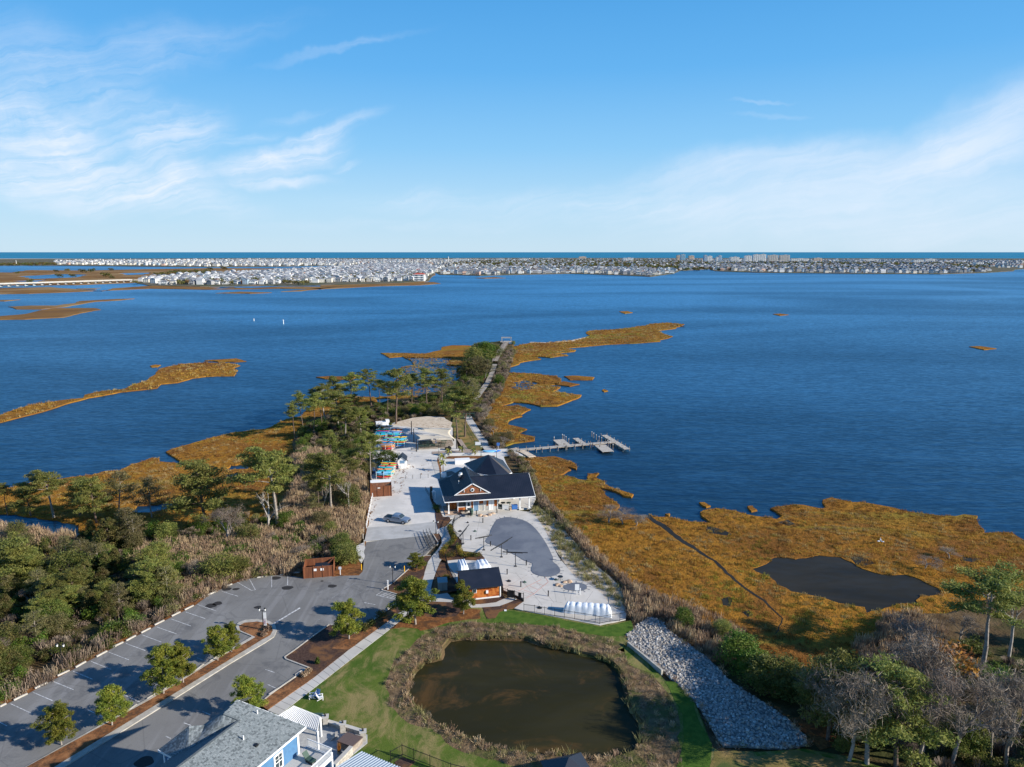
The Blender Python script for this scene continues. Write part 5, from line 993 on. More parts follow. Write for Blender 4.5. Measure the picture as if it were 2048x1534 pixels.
# ---------------------------------------------------------------- kayaks on racks
KC = [('red', (.62, .04, .03)), ('orange', (.8, .25, .03)), ('yellow', (.8, .5, .04)), ('turquoise', (.03, .42, .48)), ('blue', (.03, .18, .55)), ('white', (.72, .72, .7)), ('lime green', (.25, .55, .08)), ('teal', (.02, .3, .32)), ('sky blue', (.2, .5, .75))]
def kayak_mesh(col, name):
    n = 12; vs = []; fs = []; m = 8
    for i in range(n + 1):
        t_ = i / n * 2 - 1; w = .37 * (1 - abs(t_) ** 2.4) + .015; hh = .17 * (1 - abs(t_) ** 3) + .02; lift = .12 * abs(t_) ** 3
        for k in range(m): a = 2 * pi * k / m; vs.append((t_ * 1.75, cos(a) * w, sin(a) * hh * (1 if sin(a) < 0 else .7) + lift))
    for i in range(n):
        for k in range(m): fs.append((i * m + k, i * m + (k + 1) % m, (i + 1) * m + (k + 1) % m, (i + 1) * m + k))
    fs += [tuple(range(m))[::-1], tuple(range(n * m, n * m + m))]
    me = bpy.data.meshes.new(name); me.from_pydata(vs, [], fs); me.materials.append(mat('kayak_' + col[0].replace(' ', '_'), col[1], .35, .5)); me.polygons.foreach_set('use_smooth', [True] * len(fs)); me.update(); return me
ck = MB(); ck.tube((-.15, 0, .1), (-.15, 0, .15), .27, n=12); ckm = ck.build_mesh('cockpit', M_dark) if hasattr(MB, 'build_mesh') else None
km = [(c[0], kayak_mesh(c, 'hull')) for c in KC]; kcount = [0]
def cockpit():
    me = bpy.data.meshes.new('cockpit'); b = MB(); b.tube((-.15, 0, .1), (-.15, 0, .15), .25, n=12); me.from_pydata(b.v, [], b.f); me.materials.append(M_dark); return me
ckm = cockpit()
def rack(x0, y0, ln, rows, levels, lab, where, ang=0.0, wdt=3.9):
    r = empty('kayak_rack', (x0, y0, G), ang, label=lab, cat='kayak rack')
    for u_ in (0, wdt * .5, wdt):
        for k in range(3): mb = MB(); mb.beam((u_, ln * k / 2, 0), (u_, ln * k / 2, .55 * levels + .5), .07); part(mb, 'upright', M_white, r)
        for l in range(levels): mb = MB(); mb.beam((u_, 0, .4 + .55 * l), (u_, ln, .4 + .55 * l), .06); part(mb, 'rail', M_white, r)
    Mz = Matrix.Rotation(ang, 3, 'Z')
    for l in range(levels):
        for k in range(rows):
            if R.random() < .08: continue
            ci = R.randrange(len(km)) if R.random() < .6 else R.choice((0, 1, 3, 3, 4)); p = Vector((x0, y0, G)) + Mz @ Vector((wdt / 2 + R.uniform(-.5, .5), (k + .5) * ln / rows, .62 + .55 * l))
            kk = empty('kayak', p, ang + R.uniform(-.08, .08) + (pi if R.random() < .5 else 0), label='%s kayak lying on the %s' % (km[ci][0], where), cat='kayak', group='%s kayaks on the %s' % (km[ci][0], where))
            kk.rotation_euler.x = R.choice((.25, -.2, .5, 0)); kk.scale = (1.22, 1.15, 1.15); link('hull', km[ci][1], kk); link('cockpit', ckm, kk)
a = Zs(75, 985, G); b = Zs(115, 745, G); rack(a[0] + .3, a[1] + .4, 10.5, 11, 3, 'near kayak rack behind the tall brown enclosure', 'near rack', .02)
a = Zs(125, 560, G); rack(a[0] + .2, a[1], 10.5, 11, 3, 'middle kayak rack behind the glossy round tree', 'middle rack', -.02)
a = Zs(305, 500, G); rack(a[0] + .4, a[1], 9, 9, 3, 'far kayak rack on the right side', 'far right rack', .05)
a = Zs(55, 380, G); rack(a[0], a[1], 12, 11, 3, 'far kayak rack under the grove pines', 'far left rack', .0)
a = Zs(255, 385, G); rack(a[0], a[1], 8, 7, 3, 'far kayak rack beside the shaded lot', 'far middle rack', .0)
p = Zs(55, 880, G); mb = MB(); mb.box((0, 0, .7), (.9, .9, 1.4)); mb.box((0, 0, 1.45), (1.0, 1.0, .1)); tag(mb.build('blue_barrel', M_bluep, None, (p[0], p[1], G)), 'blue plastic crate left of the near kayak rack', 'crate')
p = Zs(185, 180, G); r = empty('white_trailer', (p[0], p[1], G), .3, label='white covered trailer at the far left of the lot', cat='trailer'); mb = MB(); mb.box((0, 0, 1.1), (4.2, 2.2, 1.5)); mb.box((1.8, 0, 2.0), (1.2, 1.8, .8)); part(mb, 'body', M_white, r)
for s_ in (-1, 1): mb = MB(); mb.tube((0, s_ * 1.1, .35), (0, s_ * 1.25, .35), .35, n=12); part(mb, 'wheel', M_black, r)

# ---------------------------------------------------------------- shade sails and picnic platform
posts = [((632, 292), 95, 'tall black sail post at the back left'), ((667, 415), 210, 'black sail post second from the left'), ((707, 556), 368, 'front left black sail post'), ((1262, 330), 175, 'black sail post behind the right end of the sails'), ((1268, 395), 262, 'black sail post at the right, partly hidden'), ((1312, 512), 298, 'front right black sail post')]
PT = []
for (q, t, lab) in posts:
    p, h = post_h(Zs, q[0], q[1], t); r = empty('sail_post', (p[0], p[1], G), label=lab, cat='post', group='black posts of the shade sails'); mb = MB(); mb.tube((0, 0, 0), (0, 0, h - G), .16, .12, 10); part(mb, 'shaft', M_black, r); mb = MB(); mb.tube((0, 0, h - G), (0, 0, h - G + .06), .15, n=10); part(mb, 'cap', M_black, r); PT.append(Vector((p[0], p[1], h)))
def sail(c, lab, sag=.5):
    n = 14; vs = []; fs = []
    for j in range(n + 1):
        for i in range(n + 1):
            u_, v_ = i / n, j / n
            # edges pulled inward like a real catenary sail
            uu = u_ + (.5 - u_) * .22 * sin(pi * v_); vv = v_ + (.5 - v_) * .22 * sin(pi * u_)
            p = c[0].lerp(c[1], uu).lerp(c[3].lerp(c[2], uu), vv); p.z -= sag * sin(pi * u_) * sin(pi * v_); vs.append(tuple(p))
    for j in range(n):
        for i in range(n): a = j * (n + 1) + i; fs.append((a, a + 1, a + n + 2, a + n + 1))
    me = bpy.data.meshes.new('shade_sail'); me.from_pydata(vs, [], fs); me.materials.append(M_sail); me.polygons.foreach_set('use_smooth', [True] * len(fs)); me.update()
    o = link('shade_sail', me); md = o.modifiers.new('thick', 'SOLIDIFY'); md.thickness = .02; tag(o, lab, 'shade sail', 'tan shade sails')
def W(x, y, Y): p = Zs.px(x, y); z = zat(*p, Y); return Vector((*P(*p, z)[:2], z))
y1, y2, y3 = PT[2].y, PT[1].y, PT[0].y
sail([W(668, 215, PT[1].y), W(665, 185, PT[0].y), W(1258, 205, PT[3].y), W(1298, 372, PT[5].y + .3)], 'upper tan shade sail stretching to the right front post', .3)
sail([W(702, 385, PT[2].y), W(672, 290, PT[1].y), W(1050, 325, PT[2].y + 7), W(1270, 345, PT[5].y + 1)], 'lower tan shade sail fixed to the front left post', .2)
pw_ = [Zs(*q, G)[:2] for q in ((735, 525), (735, 455), (745, 395), (1240, 380), (1270, 460), (1200, 500))]
sheet('picnic_platform', pw_, G + .12, M_wood, .12, kind='structure')
def picnic(x, y, lab, rz=0.1):
    p = Zs(x, y, G); r = empty('picnic_table', (p[0], p[1], G + .12), rz, label=lab, cat='picnic table', group='picnic tables under the shade sails')
    mb = MB(); mb.box((0, 0, .74), (1.8, .75, .05)); part(mb, 'tabletop', M_util, r)
    for s_ in (-1, 1): mb = MB(); mb.box((0, s_ * .68, .44), (1.8, .26, .05)); part(mb, 'bench', M_util, r)
    for s_ in (-1, 1): mb = MB(); mb.beam((s_ * .6, -.7, .02), (s_ * .6, .3, .72), .07); mb.beam((s_ * .6, .7, .02), (s_ * .6, -.3, .72), .07); part(mb, 'leg_frame', M_black, r)
for i, (x, y) in enumerate(((790, 500), (860, 495), (930, 490), (1010, 480), (1100, 480), (800, 450), (900, 445), (1120, 430))): picnic(x, y, ['picnic table at the front left corner of the platform', 'second picnic table of the front row', 'third picnic table of the front row', 'picnic table below the blue shape under the sails', 'front row picnic table nearest the palms', 'picnic table of the rear row at the left', 'picnic table in the middle of the rear row', 'picnic table of the rear row at the right'][i])
fence('platform_rail', [Zs(*q, G) for q in ((735, 530), (735, 455), (880, 445))], 1.1, 'grey rail at the left of the picnic platform', M_util, 1.5, .25, cat='rail')
p = Zs(665, 535, G); r = empty('bench', (p[0], p[1], G), label='dark bench left of the front sail post', cat='bench'); mb = MB(); mb.box((0, 0, .45), (1.8, .45, .06)); part(mb, 'seat', M_black, r)
for s_ in (-1, 1): mb = MB(); mb.box((s_ * .8, 0, .22), (.06, .4, .42)); part(mb, 'leg', M_black, r)
p = Zs(1185, 525, G); r = empty('golf_cart', (p[0], p[1], G), .1, label='black four wheeled cart parked right of the picnic platform', cat='cart'); mb = MB(); mb.box((0, 0, .5), (2.0, 1.0, .35)); mb.box((.3, 0, .85), (.7, .95, .4)); part(mb, 'body', M_black, r)
for sx in (-.7, .7):
    for sy in (-.5, .5): mb = MB(); mb.tube((sx, sy - .06, .25), (sx, sy + .06, .25), .25, n=12); part(mb, 'wheel', M_dark, r)
p = Zs(1000, 430, G); mb = MB(); mb.box((-.5, 0, 1.6), (.7, .6, .6)); mb.box((.5, .3, 1.8), (.8, .6, .5)); mb.box((0, .1, .7), (.2, .2, 1.4)); tag(mb.build('blue_covered_stand', M_bluep, None, (p[0], p[1], G)), 'blue covered stand in the middle of the picnic platform', 'stand')
for x, y, t, lab in ((1640, 500, 440, 'white notice board in the dry lawn by the foot path'),): 
    p, h = post_h(Zs, x, y + 20, t); r = empty('notice_board', (p[0], p[1], G), label=lab, cat='sign')
    for s_ in (-.9, .9): mb = MB(); mb.box((s_, 0, 1.2), (.12, .12, 2.4)); part(mb, 'post', M_util, r)
    mb = MB(); mb.box((0, 0, 1.8), (1.7, .08, 1.0)); part(mb, 'board', M_white, r)
p = Zs(1945, 545, G); r = empty('blue_sign', (p[0], p[1], G), label='blue square sign on a post by the dock landing', cat='sign'); mb = MB(); mb.box((0, 0, 1), (.1, .1, 2)); part(mb, 'post', M_white, r); mb = MB(); mb.box((0, -.06, 2.1), (.9, .05, .9)); part(mb, 'panel', M_bluep, r)
# covered boats at the landing, volleyball posts, plaza wall
for i, (x, y, m, lab) in enumerate(((1810, 565, M_tarp, 'pale blue covered dinghy at the dock landing'), (1880, 560, M_navy, 'small dark covered kayak cart at the dock landing'))):
    p = Zs(x, y, G); o = link('covered_boat', km[8][1] if i == 0 else km[4][1], None, (p[0], p[1], G + .3)); o.scale = (1.2, 2.0, 2.2); tag(o, lab, 'boat')
a = Zs(1060, 610, G); b = Zs(1900, 600, G)
mb = MB(); mb.beam((a[0], a[1], G + .3), (b[0], b[1], G + .3), .35, .6); tag(mb.build('plaza_wall', M_whitew), 'low white wall between the brick plaza and the pavilion', 'wall')
sheet('plaza_bed', jag(pxz(Zs.L([(1120, 660), (1200, 625), (1900, 620), (1900, 660), (1300, 665)]), G), 1.5, .3), G + .02, M_straw, .03)
sheet('mulch_bed', jag(pxz(Zs.L([(1030, 640), (1050, 680), (1075, 800), (1105, 960), (1070, 960), (1045, 800), (1020, 700)]), G), 1.5, .1), G + .02, M_mulch2, .03)
sheet('brick_border', pxz(Zs.L([(930, 690), (1020, 690), (1045, 800), (1068, 950), (1000, 955), (985, 870), (960, 800)]), G), G + .012, M_conc, .03)
sheet('dark_patio', pxz(Zs.L([(1160, 860), (1240, 850), (1300, 880), (1170, 940)]), G), G + .02, M_roof, .02)  # patio sheet in the near black roof colour
p = Zs(1400, 730, G); mb = MB(); mb.box((0, 0, .6), (4.2, 2.2, 1.2), .15); tag(mb.build('white_counter', M_white, None, (p[0], p[1], G)), 'long white outdoor bar left of the pavilion', 'bar')
for x, y, t, lab, w in ((1115, 940, 870, 'white box unit at the left of the clubhouse rear', 1.3),): p, h = post_h(Zs, x, y, t); mb = MB(); mb.box((0, 0, (h - G) / 2), (w, .8, h - G)); tag(mb.build('white_unit', M_white, None, (p[0], p[1], G)), lab, 'cabinet')
fence('net_posts', [Zs(*q, G) for q in ((1075, 90), (1240, 90))], 2.2, 'two net posts on the sand court', M_black, 20, 0, (.95,), cat='net')
fence('path_fence', [Zs(*q, G) for q in ((1470, 110), (1520, 190), (1600, 330), (1640, 400))], 1.0, 'low wooden fence along the left of the foot path', M_wood, 2.2, 0, (.5, .9))
mb = MB(); r = empty('swing_frame', (*Zs(1500, 60, G)[:2], G), label='grey frame at the head of the foot path', cat='frame'); mb.beam((-2, 0, 2), (2, 0, 2), .15, .15); mb.box((-1.9, 0, 1), (.15, .15, 2)); mb.box((1.9, 0, 1), (.15, .15, 2)); mb.box((0, 0, 1.0), (1.6, .8, .3)); part(mb, 'frame', M_util, r)

# ---------------------------------------------------------------- lamps, signs, bollards, wheel stops
M_lampglass = mat('lamp_glass', (.75, .76, .74), .3, .4)
M_green = mat('green_metal', (.03, .07, .045), .5, .4)
def lamp(fr, x, y, t, lab, arms=2, m=M_black, banner=False, tall=None):
    p = fr(x, y, G); h = (zat(*fr.px(x, t), p[1]) - G) if tall is None else tall; r = empty('street_lamp', (p[0], p[1], G), .0, label=lab, cat='lamp')
    mb = MB(); mb.tube((0, 0, 0), (0, 0, .5), .15, .1, 10); mb.tube((0, 0, .5), (0, 0, h - .3), .07, .05, 10); part(mb, 'pole', m, r)
    if arms: mb = MB(); mb.beam((-.45, 0, h - .5), (.45, 0, h - .5), .05); part(mb, 'arm', m, r)
    for dx in ((-.45, .45) if arms else (0,)):
        mb = MB(); mb.tube((dx, 0, h - .5), (dx, 0, h - .15), .1, .16, 10); g_ = part(mb, 'lantern', M_lampglass, r); mb = MB(); mb.tube((dx, 0, h - .15), (dx, 0, h + .05), .21, .04, 10); part(mb, 'cap', m, g_)
    if banner: mb = MB(); mb.box((.35, 0, h - 1.9), (.45, .03, 2.2)); part(mb, 'banner', M_white, r); mb = MB(); mb.box((.35, -.022, h - 2.3), (.4, .01, 1.0)); part(mb, 'banner_print', mat('faded_print', (.35, .2, .25), .9, .1, (.6, .6, .6), 3), r)
lamp(Ze, 1155, 862, 665, 'twin black street lamp on the mulch corner of the parking lot')
lamp(Zp, 222, 290, 175, 'twin black street lamp at the corner of the shell lot and walk')
lamp(Zh, 830, 295, 130, 'black street lamp with a white banner on the rounded median island', banner=True)
lamp(Zk, 462, 690, 500, 'twin black street lamp half hidden in the woods left of the lot')
for x, y, t, lab in ((1045, 655, 495, 'thin green lamp post at the left end of the plaza wall'), (1685, 625, 462, 'thin green lamp post between the palms and the landing'), (1920, 660, 520, 'thin green lamp post behind the pavilion'), (1148, 945, 850, 'short green lamp post left of the clubhouse rear')): lamp(Zs, x, y, t, lab, 0, M_green)
for fr, x, y, lab in ((Ze, 833, 715, 'yellow bollard at the pine straw corner by the enclosure'), (Ze, 1272, 735, 'yellow bollard at the kerb under the low spreading pine')):
    p = fr(x, y, G); r = empty('yellow_bollard', (p[0], p[1], G), label=lab, cat='bollard', group='yellow bollards'); mb = MB(); mb.tube((0, 0, 0), (0, 0, 1.15), .09, n=12); part(mb, 'shaft', M_yellow, r); mb = MB(); mb.tube((0, 0, 1.15), (0, 0, 1.22), .09, .03, 12); part(mb, 'cap', M_yellow, r)
p = Ze(617, 765, G); r = empty('sign_post', (p[0], p[1], G), label='white sign on a white post right of the dumpster enclosure', cat='sign'); mb = MB(); mb.box((0, 0, .8), (.12, .12, 1.6)); part(mb, 'post', M_white, r); mb = MB(); mb.box((0, -.08, 1.35), (.5, .04, .45)); part(mb, 'panel', M_tarp, r)
p = Ze(1104, 918, G); r = empty('sign_post', (p[0], p[1], G), label='tall white post at the corner above the striped bay', cat='sign'); mb = MB(); mb.box((0, 0, .85), (.18, .18, 1.7)); part(mb, 'post', M_white, r); mb = MB(); mb.box((0, 0, 1.75), (.24, .24, .08)); part(mb, 'cap', M_white, r)
p = Ze(1665, 930, G); r = empty('utility_box', (p[0], p[1], G), .15, label='grey green utility box in the dark mulch left of the pool house', cat='utility box'); mb = MB(); mb.box((0, 1, .8), (1.6, 2.0, 1.5)); part(mb, 'cabinet', mat('util_grey', (.16, .22, .23), .6, .3), r); mb = MB(); mb.box((0, 1, 1.58), (1.75, 2.15, .08)); part(mb, 'lid', mat('util_grey2', (.20, .27, .28), .6, .3), r); mb = MB(); mb.box((0, -.02, .7), (.04, .02, 1.2)); part(mb, 'door_seam', M_black, r)
stops = [(Zk, a, b) for a, b in (((0, 965), (45, 943)), ((100, 918), (200, 870)), ((255, 832), (345, 788)), ((420, 740), (507, 700)), ((552, 678), (627, 635)), ((705, 600), (782, 558)), ((825, 530), (900, 493)), ((922, 483), (992, 445)), ((1032, 425), (1100, 390)), ((1130, 368), (1200, 333)), ((1255, 303), (1318, 272)), ((1350, 257), (1415, 225)), ((1520, 148), (1585, 120)), ((1630, 95), (1697, 67)), ((1880, 20), (1950, 10)))]
ordn = ['first', 'second', 'third', 'fourth', 'fifth', 'sixth', 'seventh', 'eighth', 'ninth', 'tenth', 'eleventh', 'twelfth', 'thirteenth', 'fourteenth', 'fifteenth']
labs = ['%s wheel stop from the left edge along the wooded side of the lot' % ordn[i] for i in range(15)]
stops += [(Ze, (0, 768), (50, 762)), (Ze, (105, 748), (205, 742))]; labs += ['wheel stop above the dark round patch at the bend of the lot', 'wheel stop in the shade left of the dumpster enclosure']
isl = [((770, 1090), (850, 1040)), ((920, 1010), (1000, 950)), ((1075, 910), (1150, 862)), ((1200, 842), (1262, 797)), ((1420, 710), (1490, 655)), ((1535, 635), (1600, 590)), ((1640, 580), (1700, 548))]
stops += [(Zk, a, b) for a, b in isl]; labs += ['%s wheel stop from the near end along the median pines' % ordn[i] for i in range(7)]
stops += [(Zh, (1062, 625), (1130, 580)), (Zh, (870, 768), (940, 722)), (Zh, (1735, 140), (1800, 100))]; labs += ['wheel stop beside the tan grass clumps at the mulch corner', 'wheel stop between the grey roof pine and the sidewalk', 'wheel stop under the large young pine by the striped bay']
for (fr, a, b), lab in zip(stops, labs):
    A = Vector(fr(*a, G)); B = Vector(fr(*b, G)); c_ = A.lerp(B, .5); L = (B - A).length; mb = MB(); mb.v = []; prof = [(-.09, 0), (.09, 0), (.06, .15), (-.06, .15)]
    vs = [(x_, y_, z_) for x_ in (-L / 2, L / 2) for y_, z_ in prof]; mb.add(vs, [(0, 1, 2, 3), (7, 6, 5, 4), (0, 4, 5, 1), (1, 5, 6, 2), (2, 6, 7, 3), (3, 7, 4, 0)])
    o = mb.build('wheel_stop', M_kerb, None, (c_.x, c_.y, G - .01)); o.rotation_euler = (0, 0, atan2(B.y - A.y, B.x - A.x)); o.scale = (1, 1.6, 1.2); tag(o, lab, 'wheel stop', 'concrete wheel stops of the parking lot')
# ---------------------------------------------------------------- silver pickup
M_silver = mat('silver_paint', (.24, .29, .36), .28, .6, metal=.5)
M_tyre = mat('tyre', (.02, .02, .02), .8, .2)
M_rim = mat('alloy_rim', (.45, .46, .48), .3, .5, metal=.7)
M_redlamp = mat('tail_lamp', (.35, .02, .02), .3, .5)
a = Vector(Z1(455, 1172, G)); b = Vector(Z1(605, 1193, G)); yaw = atan2(b.y - a.y, b.x - a.x); c_ = a.lerp(b, .5) + Vector((-sin(yaw), cos(yaw), 0)) * .95
tr = empty('pickup_truck', (c_.x, c_.y, G), yaw, label='silver crew cab pickup truck parked on the shell lot', cat='pickup truck')
def loft(name, secs, m, par, smooth=False):
    mb = MB(); n = len(secs[0])
    vs = [p for s_ in secs for p in s_]; fs = [(i * n + k, i * n + (k + 1) % n, (i + 1) * n + (k + 1) % n, (i + 1) * n + k) for i in range(len(secs) - 1) for k in range(n)]; fs += [tuple(range(n))[::-1], tuple(range((len(secs) - 1) * n, len(secs) * n))]
    mb.add(vs, fs); return part(mb, name, m, par)
def sec(x, w, z0, z1, tw=None): tw = tw or w; return [(x, -w, z0), (x, w, z0), (x, w * 1.01, (z0 + z1) / 2), (x, tw, z1), (x, -tw, z1), (x, -w * 1.01, (z0 + z1) / 2)]
loft('body', [sec(-2.9, .9, .5, 1.05, .88), sec(-2.8, .97, .42, 1.12, .95), sec(-1.0, .99, .4, 1.12, .97), sec(1.0, .99, .4, 1.15, .96), sec(1.9, .99, .42, 1.13, .9), sec(2.75, .95, .45, 1.02, .85), sec(2.95, .85, .5, .95, .78)], M_silver, tr)
loft('cab', [sec(-.95, .9, 1.1, 1.14, .9), sec(-.75, .9, 1.12, 1.82, .72), sec(-.2, .9, 1.12, 1.9, .74), sec(.5, .9, 1.12, 1.88, .73), sec(.75, .9, 1.12, 1.8, .7), sec(1.45, .92, 1.12, 1.2, .88)], M_silver, tr)
mb = MB(); mb.add([(.8, -.66, 1.78), (.8, .66, 1.78), (1.4, .82, 1.24), (1.4, -.82, 1.24)], [(0, 3, 2, 1)]); o = part(mb, 'windscreen', M_glass, tr); o.location = (.07, 0, .07)
for s_ in (-1, 1):
    for x0, x1 in ((-.65, -.05), (.03, .7)): mb = MB(); mb.add([(x0, s_ * .925, 1.22), (x1 + (.25 if x0 > 0 else 0), s_ * .925, 1.22), (x1, s_ * .79, 1.75), (x0, s_ * .79, 1.75)], [(0, 1, 2, 3) if s_ < 0 else (3, 2, 1, 0)]); part(mb, 'side_window', M_glass, tr)
    for x0 in (-1.75, 1.9):
        mb = MB(); mb.tube((x0, s_ * .72, .4), (x0, s_ * 1.0, .4), .41, n=20); wh = part(mb, 'wheel', M_tyre, tr); mb = MB(); mb.tube((x0, s_ * .98, .4), (x0, s_ * 1.015, .4), .25, n=16); part(mb, 'rim', M_rim, wh)
    mb = MB(); mb.box((2.86, s_ * .7, .86), (.16, .3, .18)); part(mb, 'headlight', M_lampglass, tr); mb = MB(); mb.box((-2.87, s_ * .85, .85), (.08, .14, .35)); part(mb, 'tail_light', M_redlamp, tr)
    mb = MB(); mb.box((.95, s_ * 1.08, 1.25), (.12, .2, .16)); part(mb, 'mirror', M_black, tr)
mb = MB(); mb.box((-1.9, 0, 1.15), (1.85, 1.72, .05)); part(mb, 'bed_cover', M_black, tr); mb = MB(); mb.box((2.95, 0, .75), (.08, 1.1, .28)); part(mb, 'grille', M_black, tr); mb = MB(); mb.box((-2.95, 0, .5), (.12, 1.8, .18)); mb.box((3.0, 0, .5), (.12, 1.75, .2)); part(mb, 'bumpers', M_rim, tr)

# ---------------------------------------------------------------- dock with finger piers
def deck_run(name, pts, w, lab, zdk=1.15, piles=2.6, cat='dock', board=.5, rail=False, mb_m=M_wood2, group=None):
    p = [Vector((*q[:2], 0)) for q in pts]; r = empty(name, (p[0].x, p[0].y, 0), label=lab, cat=cat, group=group); nb = 0; rest = MB()
    for a, b in zip(p, p[1:]):
        L = (b - a).length; d = (b - a) / L; n = Vector((-d.y, d.x, 0)); k = max(1, int(L / board)); rz = atan2(d.y, d.x)
        for i in range(k):
            c = a + d * ((i + .5) * L / k) - p[0]
            if nb < 290: mb = MB(); mb.box((c.x, c.y, zdk), (L / k * .93, w, .06), rz); part(mb, 'plank', mb_m, r)
            else: rest.box((c.x, c.y, zdk), (L / k * .93, w, .06), rz)
            nb += 1
        for s_ in (-1, 1):
            A = a + n * (s_ * w * .45) - p[0]; B = b + n * (s_ * w * .45) - p[0]; mb = MB(); mb.beam((A.x, A.y, zdk - .14), (B.x, B.y, zdk - .14), .12, .22); part(mb, 'stringer', M_wood, r)
            q = 0
            while q <= L: c = a + d * q + n * (s_ * (w * .5 + .1)) - p[0]; mb = MB(); mb.tube((c.x, c.y, -1.5), (c.x, c.y, zdk + .6), .1, n=8); part(mb, 'pile', M_pile, r); q += piles
            if rail: mb = MB(); mb.beam((A.x, A.y, zdk + 1.0), (B.x, B.y, zdk + 1.0), .08, .06); part(mb, 'rail', M_wood, r)
    if rest.v: part(rest, 'plank', mb_m, r, kind='stuff')
    return r
D = lambda x, y, z=1.15: Zd(x, y, z)
deck_run('dock', [D(110, 418), D(260, 405), D(560, 380), D(900, 350), D(1250, 322), D(1560, 295)], 1.7, 'long wooden main pier running out over the bay')
deck_run('finger_pier', [D(900, 335), D(795, 248)], 3.6, 'white topped floating dock, first one left of the main pier end', .7, 20, group='finger docks of the pier')
deck_run('finger_pier', [D(1165, 322), D(1030, 228)], 1.9, 'narrow finger dock between the two wide ones on the far side', .7, 3, group='finger docks of the pier')
deck_run('finger_pier', [D(1350, 310), D(1480, 412)], 3.6, 'wide white topped dock on the near side of the main pier', .7, 20, group='finger docks of the pier')
deck_run('finger_pier', [D(1420, 195), D(1740, 388)], 1.9, 'long cross dock at the end of the main pier', .9, 2.8, group='finger docks of the pier')
for i, (x, y, t) in enumerate(((850, 262, 220), (872, 272, 232), (900, 292, 255), (937, 325, 280), (738, 300, 272), (1252, 225, 175), (1278, 245, 198), (1313, 268, 222), (1350, 290, 242), (1385, 305, 285), (1470, 345, 315), (1502, 372, 340), (1540, 400, 368), (1360, 400, 372))):
    p, h = Zd(x, y, 0), 0; h = zat(*Zd.px(x, t), p[1]); r = empty('mooring_pile', (p[0], p[1], 0), label='pale wooden mooring pile, number %s counted from the left among the docks' % ordn[i], cat='pile', group='mooring piles around the finger docks'); mb = MB(); mb.tube((0, 0, -1.5), (0, 0, max(1.6, h)), .13, .11, 8); part(mb, 'timber', M_pile, r); mb = MB(); mb.tube((0, 0, max(1.6, h)), (0, 0, max(1.6, h) + .12), .17, .04, 8); part(mb, 'cap', M_white, r)
# boardwalk on the causeway
deck_run('boardwalk', [F0(990, 722, 2), F0(996, 708, 2), F0(1006, 694, 2), F0(1013, 684, 2)], 3.0, 'wooden boardwalk climbing straight to the gazebo on the causeway', 2.0, 4, cat='boardwalk', board=.9, rail=True, mb_m=M_wood)
g0 = F0(1013, 683, 2); r = empty('gazebo', (g0[0], g0[1], 2), label='grey wooden shelter at the far end of the boardwalk', cat='shelter')
for sx in (-3, 3):
    for sy in (-2, 2): mb = MB(); mb.box((sx, sy, 1.2), (.35, .35, 2.8)); part(mb, 'post', M_wood2, r)
mb = MB(); mb.box((0, 0, -.1), (8, 5, .3)); part(mb, 'floor', M_wood2, r); mb = MB(); mb.box((0, -2, 2.6), (6.5, .3, .3)); mb.box((0, 2, 2.6), (6.5, .3, .3)); mb.box((-3.2, 0, 2.6), (.3, 4.5, .3)); mb.box((3.2, 0, 2.6), (.3, 4.5, .3)); part(mb, 'beams', M_wood2, r)
tag(sheet('sand_beach', jag(strip(pxz([(1062, 684), (1100, 685), (1145, 681), (1176, 674)], .5), 3), 6, .5), MZ + .05, M_sand, .05), kind='structure')
tag(sheet('sand_beach', jag(strip(pxz([(1010, 905), (1030, 900), (1050, 908), (1065, 916)], .5), 2.2), 2, .2), .98, M_sand, .2), kind='structure')
# channel markers, birds
for px, py, t, lab in ((567, 648, 640, 'white channel marker post standing in the bay'), (508, 642, 638, 'small white buoy left of the channel marker')):
    p = P(px, py, 0); h = max(1, zat(px, t, p[1])); r = empty('channel_marker', (p[0], p[1], 0), label=lab, cat='marker'); mb = MB(); mb.tube((0, 0, -1), (0, 0, h), .35, .3, 8); part(mb, 'post', M_white, r); mb = MB(); mb.box((0, 0, h), (.8, .15, .7)); part(mb, 'board', M_white, r)
def egret(x, y, lab, rz):
    b = MB(); N = 9
    def ell(c, r3):
        vs = []; fs = []
        for i in range(N): 
            th = pi * i / (N - 1)
            for k in range(8): ph_ = 2 * pi * k / 8; vs.append((c[0] + r3[0] * cos(th), c[1] + r3[1] * sin(th) * cos(ph_), c[2] + r3[2] * sin(th) * sin(ph_)))
        for i in range(N - 1):
            for k in range(8): fs.append((i * 8 + k, i * 8 + (k + 1) % 8, (i + 1) * 8 + (k + 1) % 8, (i + 1) * 8 + k))
        b.add(vs, fs)
    ell((0, 0, .75), (.32, .14, .16)); b.tube((.22, 0, .8), (.3, 0, 1.05), .06, .035, 6); b.tube((.3, 0, 1.05), (.22, 0, 1.22), .035, .03, 6); ell((.27, 0, 1.26), (.09, .04, .045)); b.m(1).tube((.34, 0, 1.26), (.5, 0, 1.23), .018, .003, 5); b.tube((0, .05, .65), (.02, .05, 0), .015, n=5); b.tube((0, -.05, .65), (-.03, -.05, 0), .015, n=5)
    o = b.build('egret', [M_white, M_yellow], None, (x, y, MZ)); o.rotation_euler = (0, 0, rz); tag(o, lab, 'bird')
for i, (x, y) in enumerate(((1450, 388), (1458, 384), (1466, 390))): p = Zm(x, y, MZ); egret(p[0], p[1], ['left white egret standing on the brown marsh', 'middle white egret on the brown marsh', 'right white egret on the brown marsh'][i], i * 1.3)

